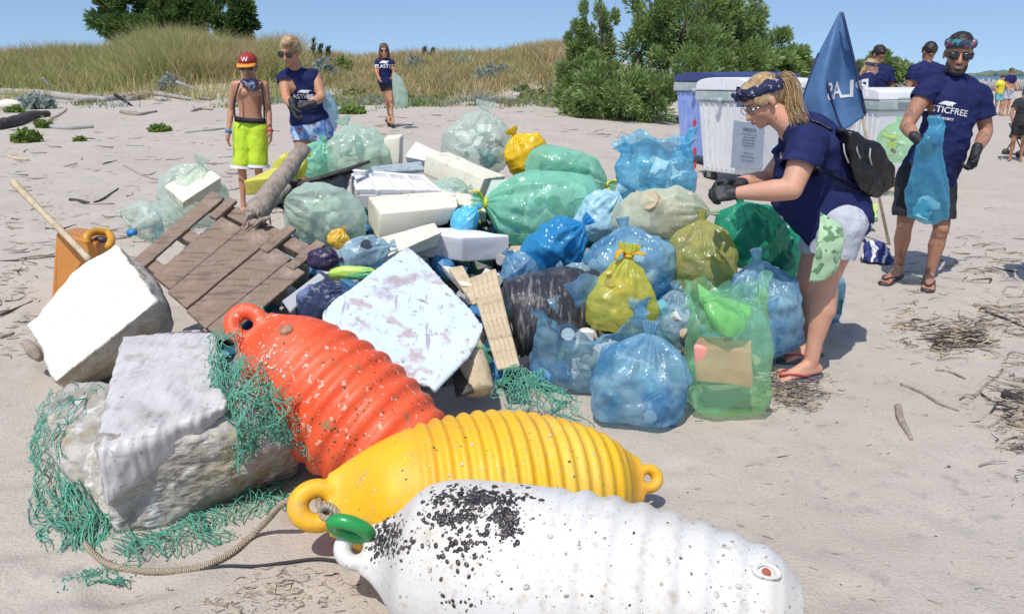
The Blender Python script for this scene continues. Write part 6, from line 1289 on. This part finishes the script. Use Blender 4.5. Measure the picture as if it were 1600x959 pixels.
# far right group
w3 = bystander(1581, 112, 27, 'distant woman in cropped navy top and pale denim shorts at the right edge', 'skin_tan', 'hair_brown', hf=(.3, -.9, -.2), shorts='denim_pale', shirt_lo=.5, fr=(.3, -.9, 0), glasses=True)
w4 = bystander(1567, 122, 28, 'distant child in yellow top beside the woman in cropped top', 'skin_tan', 'hair_dark', fr=(-.2, -1, 0), shirt='tie_yellow', shorts='j_aqua')
M('black_dress', (.02, .02, .025), .8)
w5 = bystander(1604, 148, 13.5, 'person in black partly cut off by the right edge with a stroller', 'skin_brown', 'hair_dark', fr=(-.6, -.8, 0), shirt='black_dress', armsf=.1, shirt_lo=-.2)
# stroller / cart at the very edge
p = gpt(1592, 246); k = ppm(p)
sr = thing('stroller', p, 'folding stroller with small wheels at the right edge', 'stroller')
mb = MB()
for a, b in (((0, 0, .06), (.30, 0, .75)), ((.30, 0, .06), (-.02, 0, .55)), ((0, .4, .06), (.30, .4, .75)), ((.30, .4, .06), (-.02, .4, .55)), ((.3, 0, .75), (.3, .4, .75)), ((-.02, 0, .55), (-.02, .4, .55))): mb.add(*tubev([p + Vector(a), p + Vector(b)], .011, 7))
obj('frame', mb.mesh(), MAT['lens'], sr)
for a in ((0, 0), (.30, 0), (0, .4), (.30, .4)): obj('wheel', MB().add(*tubev([p + Vector((a[0], a[1] - .02, .06)), p + Vector((a[0], a[1] + .02, .06))], .06, 16)).mesh(), MAT['rubber_dark'], sr)
obj('seat', MB().add(*boxv(p + Vector((.14, .2, .38)), (.13, 0, .05), (0, .19, 0), (-.01, 0, .03))).mesh(), MAT['black_dress'], sr)

# ------------------------------------------------------------ bins, flag
M('bin_white', (.72, .73, .74), .5, [('noise', 5, .45, .7, (.66, .66, .67)), ('noise', 14, .60, .70, (.52, .50, .46), dict(vec=(3, 3, .4)))], [('noise', 8, .3, .01)])
M('bin_green_grey', (.30, .38, .37), .6, [('noise', 9, .4, .6, (.42, .46, .46))]); M('bin_blue', (.22, .32, .66), .5, [('noise', 8, .45, .65, (.32, .42, .72))]); M('bin_navy', (.04, .06, .18), .45); M('poster', (.36, .41, .50), .5, [('noise', 5, .4, .7, (.44, .49, .58))]); M('ink', (.12, .15, .24), .7); M('red_reflect', (.55, .04, .04), .4)
def bin_(px, py, rot, w_, d_, h_, body, lid, label, lidh=.2, ribs=7, group='wheeled rubbish bins', topm='bin_green_grey'):
    b = Vector((px, py, ground_z(px, py))); cr, sr_ = math.cos(rot), math.sin(rot); X = Vector((cr, sr_, 0)); Y_ = Vector((-sr_, cr, 0)); Z = Vector((0, 0, 1)); root = thing('wheeled_bin', b, label, 'bin', group)
    def T(x, y, z): return b + X * x + Y_ * y + Z * z
    a, c = w_ / 2, d_ / 2; z0, z1 = .16, h_
    me = MB().add(*hexv([T(-a * .86, -c * .80, z0), T(a * .86, -c * .80, z0), T(a * .86, c * .80, z0), T(-a * .86, c * .80, z0), T(-a, -c, z1 - .13), T(a, -c, z1 - .13), T(a, c, z1 - .13), T(-a, c, z1 - .13)])).mesh(False); obj('bin_body', bev(me, .03, 3), MAT[body], root)
    obj('rim', bev(MB().add(*boxv(T(0, 0, z1 - .07), X * (a + .03), Y_ * (c + .03), Z * .06)).mesh(False), .015, 2), MAT[topm], root)
    for i in range(ribs):
        y = -c * .75 + 1.5 * c * i / (ribs - 1); obj('rib', bev(MB().add(*hexv([T(-a * .86 - .015, y * .8 - .012, z0 + .05), T(-a * .86 - .015, y * .8 + .012, z0 + .05), T(-a * .86 + .02, y * .8 + .012, z0 + .05), T(-a * .86 + .02, y * .8 - .012, z0 + .05), T(-a - .012, y - .012, z1 - .16), T(-a - .012, y + .012, z1 - .16), T(-a + .02, y + .012, z1 - .16), T(-a + .02, y - .012, z1 - .16)])).mesh(False), .004, 1), MAT[body], root)
    # arched lid
    V2 = []; n = 11
    for i in range(n):
        f = math.pi * i / (n - 1); y = -c * 1.06 * math.cos(f); z = z1 - .005 + lidh * math.sin(f) ** .38
        V2 += [T(-a - .04, y, z), T(a + .04, y, z)]
    F2 = [(2 * i, 2 * i + 1, 2 * i + 3, 2 * i + 2) for i in range(n - 1)] + [tuple(2 * i for i in range(n)), tuple(2 * i + 1 for i in range(n - 1, -1, -1)), (0, 1, 2 * n - 1, 2 * n - 2)]
    lm = mesh(V2, F2, smooth=False); bev(lm, .012, 2); ld = obj('lid', lm, MAT[lid], root)
    obj('lid_handle', MB().add(*tubev([T(-a * .5, -c - .07, z1 + .01), T(a * .5, -c - .07, z1 + .01)], .018, 8)).mesh(), MAT[topm], ld)
    for x in (-1, 1):
        obj('trunnion', MB().add(*tubev([T(x * a, 0, z1 - .12), T(x * (a + .09), 0, z1 - .12)], .03, 12)).mesh(), MAT[topm], root)
        for y in (-1, 1):
            wh = obj('wheel', MB().add(*tubev([T(x * a * .7 - .025, y * c * .7, .09), T(x * a * .7 + .025, y * c * .7, .09)], .09, 20)).mesh(), MAT['rubber_dark'], root)
            obj('bracket', MB().add(*boxv(T(x * a * .7, y * c * .7, .13), X * .04, Y_ * .03, Z * .05)).mesh(), MAT[topm], root)
    return root, T, a, c, z1
r1, T, a, c, z1 = bin_(3.03, 10.3, R(36), 1.26, .76, 1.15, 'bin_white', 'bin_white', 'white wheeled bin with a grey notice, in front of the big bush', .15)
# side faces the viewer at the left: reflector stripes; notice on the ribbed front
def face(s, t): # s across the right-hand face (+x side at rot), t height 0-1
    return None
def onbin(px, py, T, a, c, z1, side):
    """point on a face of the bin under a picture point"""
    if side == 'front': return onplane(px, py, T(-a * .86, -c * .8, .16), T(a * .86, -c * .8, .16), T(-a, -c, z1 - .13))
    return onplane(px, py, T(-a * .86, -c * .8, .16), T(-a * .86, c * .8, .16), T(-a, -c, z1 - .13))
rd = ray(1168, 200).normalized()
def quadon(px4, side, off, m, name, root):
    P = [onbin(x, y, T, a, c, z1, side) for x, y in px4]; n = (P[1] - P[0]).cross(P[3] - P[0]).normalized()
    if n.dot(ray(1168, 200)) > 0: n = -n
    return obj(name, MB().add(*slab([p + n * off for p in P], -n * .004)).mesh(False), m, root), P, n
for sd_ in ('front',):
    po, P, n = quadon([(1145, 188), (1193, 196), (1189, 264), (1140, 262)], 'front', .018, MAT['poster'], 'notice', r1)
    rgt = (P[1] - P[0]).normalized(); upn = (P[0] - P[3]).normalized(); W_ = (P[1] - P[0]).length; Hh = (P[0] - P[3]).length; cc = sum(P, Vector()) / 4
    for i, (txt, dy, sz) in enumerate([('AMBIENTE', .34, .045), ('ai sensi della normativa', .24, .026), ('vigente e vietato', .18, .026), ('abbandonare rifiuti', .12, .026), ('fuori dai cassonetti', .06, .026), ('e lungo le strade', .0, .026), ('I rifiuti vanno', -.16, .030), ('conferiti all interno', -.24, .030), ('del contenitore', -.32, .030)]):
        text_on(None, po, txt, cc + upn * (dy * Hh), rgt, upn, n, sz * 1.25, 'ink', 'lettering', off=.024)
    for i in range(4):
        y0 = 190 + i * 22; quadon([(1083 + 1, y0), (1089, y0 - 5), (1089, y0 + 6), (1084, y0 + 11)], 'left', .016, MAT['red_reflect'], 'reflector', r1)
    quadon([(1150, 150), (1160, 151), (1160, 168), (1150, 167)], 'front', .014, MAT['ink'], 'keyhole', r1)
bin_(2.97, 11.6, R(36), 1.15, .76, 1.16, 'bin_blue', 'bin_navy', 'blue wheeled bin with dark lid half hidden behind the white bin', .12)
bin_(3.55, 12.4, R(36), 1.2, .8, 1.17, 'bin_white', 'bin_navy', 'dark lidded bin behind the white bin with the notice', .14)
bin_(4.05, 11.1, R(30), 1.2, .8, 1.14, 'bin_white', 'bin_white', 'white bin behind the head of the bending woman', .14)
bin_(4.78, 10.6, R(20), .9, .75, 1.10, 'bin_white', 'bin_white', 'white bin right of the blue flag', .14)
# flag on a leaning pole
M('flag_blue', (.13, .27, .50), .5, [('noise', 7, .45, .7, (.17, .33, .58))], [('noise', 8, .3, .02)], transl=.35, spec=.4); M('flag_dark', (.02, .035, .12), .6)
Yf = 7.0
fp = gpt(1389, 384); topp = A3(1312, 16, 7.15)
fl = thing('flag', fp, 'tall blue flag with reversed white letters on a thin leaning pole', 'flag')
obj('pole', MB().add(*tubev([fp, fp.lerp(topp, .5), topp], [.014, .012, .008], 10)).mesh(), MAT['pale_wood'], fl)
rows = [[A3(1311, 18, 7.13), A3(1312, 17, 7.12), A3(1314, 18, 7.10), A3(1316, 19, 7.12)],
        [A3(1280, 82, 7.16), A3(1296, 80, 6.98), A3(1316, 80, 7.10), A3(1332, 90, 7.02)],
        [A3(1254, 150, 7.18), A3(1286, 140, 6.95), A3(1312, 140, 7.12), A3(1343, 140, 7.02)],
        [A3(1256, 172, 7.16), A3(1290, 195, 6.95), A3(1316, 204, 7.08), A3(1353, 180, 7.02)]]
fm = sheet(rows, 46, 46, .012, 3, .003, 1.6); fo = obj('flag_cloth', fm, MAT['flag_blue'], fl)
v = getv(fm) + np.array(ORG[fo.name]); fb = BVHTree.FromPolygons([tuple(p) for p in v], [tuple(p.vertices) for p in fm.polygons])
text_on(fb, fo, 'PLAS', A3(1326, 142, 6.95), (1, 0, .12), (-.12, 0, 1), (0, -1, 0), .20, name='flag_lettering', mirror=True, aspect=.8, off=.006)
for pts in ([(1279, 84), (1292, 130), (1306, 180), (1316, 202)], [(1316, 20), (1333, 90), (1344, 140), (1352, 178)], [(1279, 84), (1266, 120), (1254, 158)]):  # dark tubes: the inner fold line first, then the two side edges
    P_ = []
    for q_ in pts:
        h = fb.ray_cast(Vector((0, 0, EYE)), ray(*q_).normalized()); P_.append(h[0] if h[0] is not None else A3(*q_, 7.0))
    obj('hem_fold', MB().add(*tubev(spline(P_, 6), .012, 7)).mesh(), MAT['flag_dark'], fl)
# things on the ground behind the woman
B(1368, 400, 62, 34, 6.3, M('blue_white_bag', (.02, .035, .17), .6, [('wave', 3, .80, .86, (.70, .70, .75), dict(dist=9))], [('noise', 10, .4, .02)]), 'blue bag with white stripes lying behind the feet of the bearded man', neck=(-.6, 0, .7), seed=51, nj=0, name='duffel_bag', group=None, cr=.06, frill=.1, fct=1.0)
B(1398, 222, 52, 60, 9.6, MAT['film_lime'], 'green and yellow bag hanging below the right white bin', neck=(.1, 0, 1), seed=52, nj=8, pal=('j_yellow', 'j_red', 'j_white'), group=None)
wplank('board', P4((1358, 318, 7.6), (1371, 318, 7.6), (1372, 346, 7.5), (1359, 346, 7.5)), .02, M('lime_board', (.45, .62, .14), .6, [('noise', 14, .52, .56, (.1, .2, .08))]), label='small lime green board standing behind the backpack', cat='board')
# bleached branches heaped on the right
mb = MB(); q = random.Random(9)
hp = gpt(1432, 158)
hp0 = thing('branch_heap', hp, 'heap of bleached grey branches behind the bearded man', 'branches')
for i in range(90):
    a_ = hp + Vector((q.uniform(-2.0, 2.2), q.uniform(-1.5, 1.5), q.uniform(0, .45))); e = a_ + Vector((q.gauss(0, .6), q.gauss(0, .4), q.gauss(.15, .3))); m_ = a_.lerp(e, .5) + Vector((q.gauss(0, .1), 0, q.gauss(0, .1))); rr_0 = q.uniform(.015, .05); mb.add(*tubev([a_, m_, e], [rr_0, rr_0 * .7, rr_0 * .3], 6))
o = obj('branches', mb.mesh(), MAT['drift_grey'], hp0, kind='stuff')
# driftwood on the upper beach: pieces one can tell apart
DW = [([(-10, 148), (60, 151), (110, 156), (165, 160)], 9, 'drift_grey', 'long thick grey driftwood trunk along the foot of the dune at the far left'),
      ([(120, 162), (170, 158), (215, 150), (250, 150), (300, 158)], 6, 'drift_grey', 'long curved grey trunk lying right of the thick one'),
      ([(200, 158), (240, 149), (280, 150), (330, 158)], 5, 'drift_wood', 'pale trunk overlapping the curved grey one'),
      ([(-6, 203), (25, 196), (50, 186), (76, 183)], 11, 'black_wood', 'charred black log at the left edge'),
      ([(75, 200), (110, 202), (146, 200)], 5, 'drift_grey', 'pale straight log right of the charred one'),
      ([(178, 147), (195, 158), (208, 167)], 3, 'black_wood', 'short dark stick leaning across the curved trunk'),
      ([(275, 128), (300, 138), (325, 152), (335, 152)], 3, 'drift_grey', 'thin pale branch rising against the tall grass'),
      ([(66, 122), (78, 135), (86, 148)], 2.5, 'drift_grey', 'thin pale stick against the grass at the left'),
      ([(190, 178), (215, 181), (245, 176)], 4, 'drift_wood', 'short grey log in the middle of the upper left sand'),
      ([(75, 188), (95, 178), (105, 170)], 2.5, 'drift_wood', 'twisted branch rising beside the charred log'),
      ([(300, 176), (315, 173), (332, 174)], 3.5, 'drift_wood', 'small driftwood piece left of the shoulder of the boy'),
      ([(290, 210), (330, 206), (352, 203)], 2.5, 'drift_grey', 'thin pale stick left of the hand of the boy'),
      ([(12, 246), (28, 249), (44, 250)], 3, 'pale_wood', 'pale brown chip on the sand at the far left'),
      ([(148, 320), (160, 315), (185, 296)], 2.5, 'black_wood', 'forked black twig in the middle of the left sand'),
      ([(110, 316), (125, 318), (140, 320)], 3.5, 'black_wood', 'short dark stick left of the forked twig'),
      ([(195, 262), (220, 275), (250, 283)], 1.8, 'drift_wood', 'thin long twig above the clear bag'),
      ([(0, 412), (40, 410), (80, 406)], 2.0, 'black_wood', 'thin dark root lying left of the orange can'),
      ([(0, 497), (25, 486), (52, 476)], 2.4, 'black_wood', 'thin dark root left of the white foam block'),
      ([(0, 530), (12, 526), (22, 522)], 4, 'drift_wood', 'short dark stub at the left edge'),
      ([(676, 128), (684, 118), (690, 108)], 2, 'drift_grey', 'small pale stick standing on the slope'),
      ([(826, 128), (829, 120), (832, 116)], 4, 'drift_grey', 'short stump at the foot of the dune near the big bush'),
      ([(670, 168), (700, 166), (720, 166)], 2, 'drift_wood', 'thin log on the sand right of the girl'),
      ([(878, 178), (905, 176), (935, 179)], 3, 'drift_grey', 'pale stick at the left foot of the big bush'),
      ([(1408, 598), (1440, 614), (1470, 632), (1498, 642)], 3.4, 'drift_wood', 'long straight twig on the right sand'),
      ([(1462, 578), (1485, 582), (1508, 592)], 2.6, 'drift_wood', 'curved twig just above the long straight one'),
      ([(1518, 622), (1540, 602), (1566, 584)], 3, 'drift_wood', 'forked twig pointing up right of the long straight twig'),
      ([(1403, 636), (1408, 655), (1424, 684)], 7, 'drift_wood', 'flat pointed piece of bark on the right sand'),
      ([(1520, 478), (1545, 482), (1570, 488), (1605, 488)], 4.5, 'drift_wood', 'thick crooked branch at the right edge'),
      ([(1540, 488), (1570, 500), (1600, 512)], 3, 'black_wood', 'dark branch below the thick crooked one'),
      ([(1570, 618), (1590, 628), (1606, 634)], 10, 'black_wood', 'black lump of wood cut off by the right edge'),
      ([(1190, 574), (1215, 578), (1245, 586)], 5.5, 'pale_wood', 'peeled pale stick under the front foot of the bending woman'),
      ([(1215, 712), (1225, 711), (1236, 709)], 1.6, 'black_wood', 'tiny dark twig on the open sand'),
      ([(505, 130), (530, 131), (548, 130)], 3, 'drift_grey', 'grey log half buried behind the blonde woman'),
      ([(1085, 188), (1030, 186), (985, 187)], 2.5, 'drift_wood', 'long low branch along the foot of the big bush')]
for i, (pts, wpx, m_, lb) in enumerate(DW):
    P_ = [gpt(min(max(x, -60), 1660), y) for x, y in pts]; k = ppm(P_[len(P_) // 2]); r0 = wpx / k * .8; P_ = [p + Vector((0, 0, r0 * .55)) for p in P_]
    if i in (5, 6, 7, 9, 19): P_ = [at(x, y, P_[-1 if i != 9 else 0].y + .1 * j) + Vector((0, 0, 0)) for j, (x, y) in enumerate(pts)]
    if i == 20: b_ = gpt(826, 130); P_ = [b_, b_ + Vector((0, 0, .14)), b_ + Vector((.05, 0, .26))]
    obj('driftwood', logm(P_, [r0, r0 * 1.0, r0 * .85, r0 * .5], i, 12, .16), MAT[m_], label=lb, cat='driftwood', group='driftwood scattered on the beach')
obj('float', MB().add(*ell(gpt(16, 174, .12), (.28, .2, .13))).mesh(), MAT['foam_white'], label='half buried white float with a red side at the left edge', cat='float')
# litter of twigs and bark: stuff
def litter(n, region, smin, smax, seed, mats=('drift_wood', 'black_wood', 'drift_grey'), name='twig_litter', label='', flat=False, lift=0):
    q = np.random.RandomState(seed); sets = {m_: MB() for m_ in mats}
    for i in range(n):
        px, py = region(q); p = gp(px, py)
        if p.y > 60: continue
        z = ground_z(p.x, p.y); L = (smin + (smax - smin) * q.rand() ** 2.2 * 1.5) * (1 + .02 * p.y); a_ = q.normal(0, .55) + (3.14 if q.rand() < .5 else 0); d_ = Vector((math.cos(a_), math.sin(a_), 0)); r_ = L * q.uniform(.02, .07) * .5 + .0010
        c_ = Vector((p.x, p.y, z + r_ * .6 + lift * q.rand())); b_ = Vector((-d_.y, d_.x, q.uniform(0, .5))) * L * q.normal(0, .28); sets[mats[q.choice(len(mats), p=[.6, .15, .25][:len(mats)] if len(mats) == 3 else None)]].add(*tubev([c_ - d_ * L / 2, c_ + b_, c_ + d_ * L / 2 + Vector((0, 0, q.uniform(0, .15) * L))], [r_, r_, r_ * .4], 5))
    bigmb = MB(); mi = []
    for k, m_ in enumerate(mats): bigmb.add(sets[m_].v, sets[m_].f); mi += [k] * len(sets[m_].f)
    me = bigmb.mesh()
    for m_ in mats: me.materials.append(MAT[m_])
    me.polygons.foreach_set('material_index', mi); obj(name, me, None, label=label, cat='twigs', kind='stuff')
litter(620, lambda q: (q.uniform(0, 440) if q.rand() < .75 else q.uniform(0, 760), 150 + 280 * q.rand() ** 1.0), .03, .17, 1, label='brown and grey twigs strewn over the sand left of the pile')
litter(380, lambda q: (q.uniform(520, 1080), 132 + 90 * q.rand()), .03, .18, 2, label='small twigs and debris on the upper beach in front of the dune')
litter(120, lambda q: (q.uniform(0, 60), q.uniform(400, 560)), .02, .10, 3, label='fine twigs on the sand at the left edge')
litter(160, lambda q: (q.normal(1530, 75), q.normal(410, 30)), .03, .16, 4, label='dry reed bits on the sand near the shadow at the right edge')
litter(520, lambda q: (lambda t: (1400 + 220 * t + q.normal(0, 16), 500 + 20 * math.sin(t * 5) + q.normal(0, 20) + 20 * t))(q.rand()), .015, .12, 5, mats=('drift_wood', 'black_wood', 'pale_wood'), label='wrack line of dry reeds and seaweed on the right sand')
litter(300, lambda q: (q.normal(1500, 24), q.normal(530, 11)), .015, .08, 6, mats=('black_wood', 'drift_wood', 'pale_wood'), label='dark clump of dried seaweed in the wrack on the right', lift=.05)
litter(300, lambda q: (q.normal(1240, 26), q.normal(622, 12)), .012, .06, 7, mats=('drift_wood', 'pale_wood', 'black_wood'), label='small clump of dry seaweed in front of the sandal', lift=.03)
litter(260, lambda q: (q.normal(1225, 22), q.normal(596, 8)), .012, .07, 8, mats=('drift_wood', 'pale_wood', 'black_wood'), label='reed bits under the foot of the bending woman', lift=.02)
litter(260, lambda q: (q.normal(1590, 26), q.normal(640, 40)), .02, .10, 9, mats=('drift_wood', 'pale_wood', 'black_wood'), label='reed bits round the black lump at the right edge', lift=.02)
litter(260, lambda q: (q.uniform(1050, 1600), q.uniform(560, 950)), .006, .03, 10, label='tiny scattered bits on the open sand at the right')
litter(350, lambda q: (q.normal(420, 80), q.normal(925, 20)), .006, .035, 11, mats=('drift_wood', 'black_wood', 'pale_wood'), label='small brown bits on the sand at the bottom left')
litter(350, lambda q: (q.uniform(1330, 1600), 128 + 60 * q.rand() ** 1.5), .06, .3, 12, label='driftwood bits in front of the branches at the right')
# person outside the frame casts the shadow at the right edge
J_ = bystander(1706, 150, 5.5, 'volunteer standing just outside the right edge', 'skin_tan', 'hair_dark', fr=(-.6, -.8, 0))
# timber palisade far right
pz = thing('groyne', gpt(1540, 128), 'distant row of grey timber posts along the far right beach', 'groyne')
for i in range(46):
    p = at(1500 + i * 3.2, 126, 64); z = ground_z(p.x, p.y); obj('post', MB().add(*tubev([(p.x, p.y, z - .1), (p.x + .02, p.y, z + rnd.uniform(.65, .95))], .075, 7)).mesh(), MAT['drift_grey'], pz)

obj('fold', sheet([[at(1090, 442, 3.46), at(1110, 455, 3.40), at(1140, 468, 3.44), at(1172, 478, 3.48)], [at(1092, 462, 3.40), at(1112, 478, 3.33), at(1142, 488, 3.33), at(1174, 486, 3.42)], [at(1098, 478, 3.37), at(1116, 500, 3.30), at(1146, 510, 3.30), at(1172, 496, 3.38)], [at(1108, 492, 3.36), at(1124, 520, 3.30), at(1146, 526, 3.30), at(1164, 510, 3.36)]], amp=.014, seed=9, th=.002, f=6), PL('film_neon', (.38, .80, .34), .62, (.75, .98, .65), .2), gb)
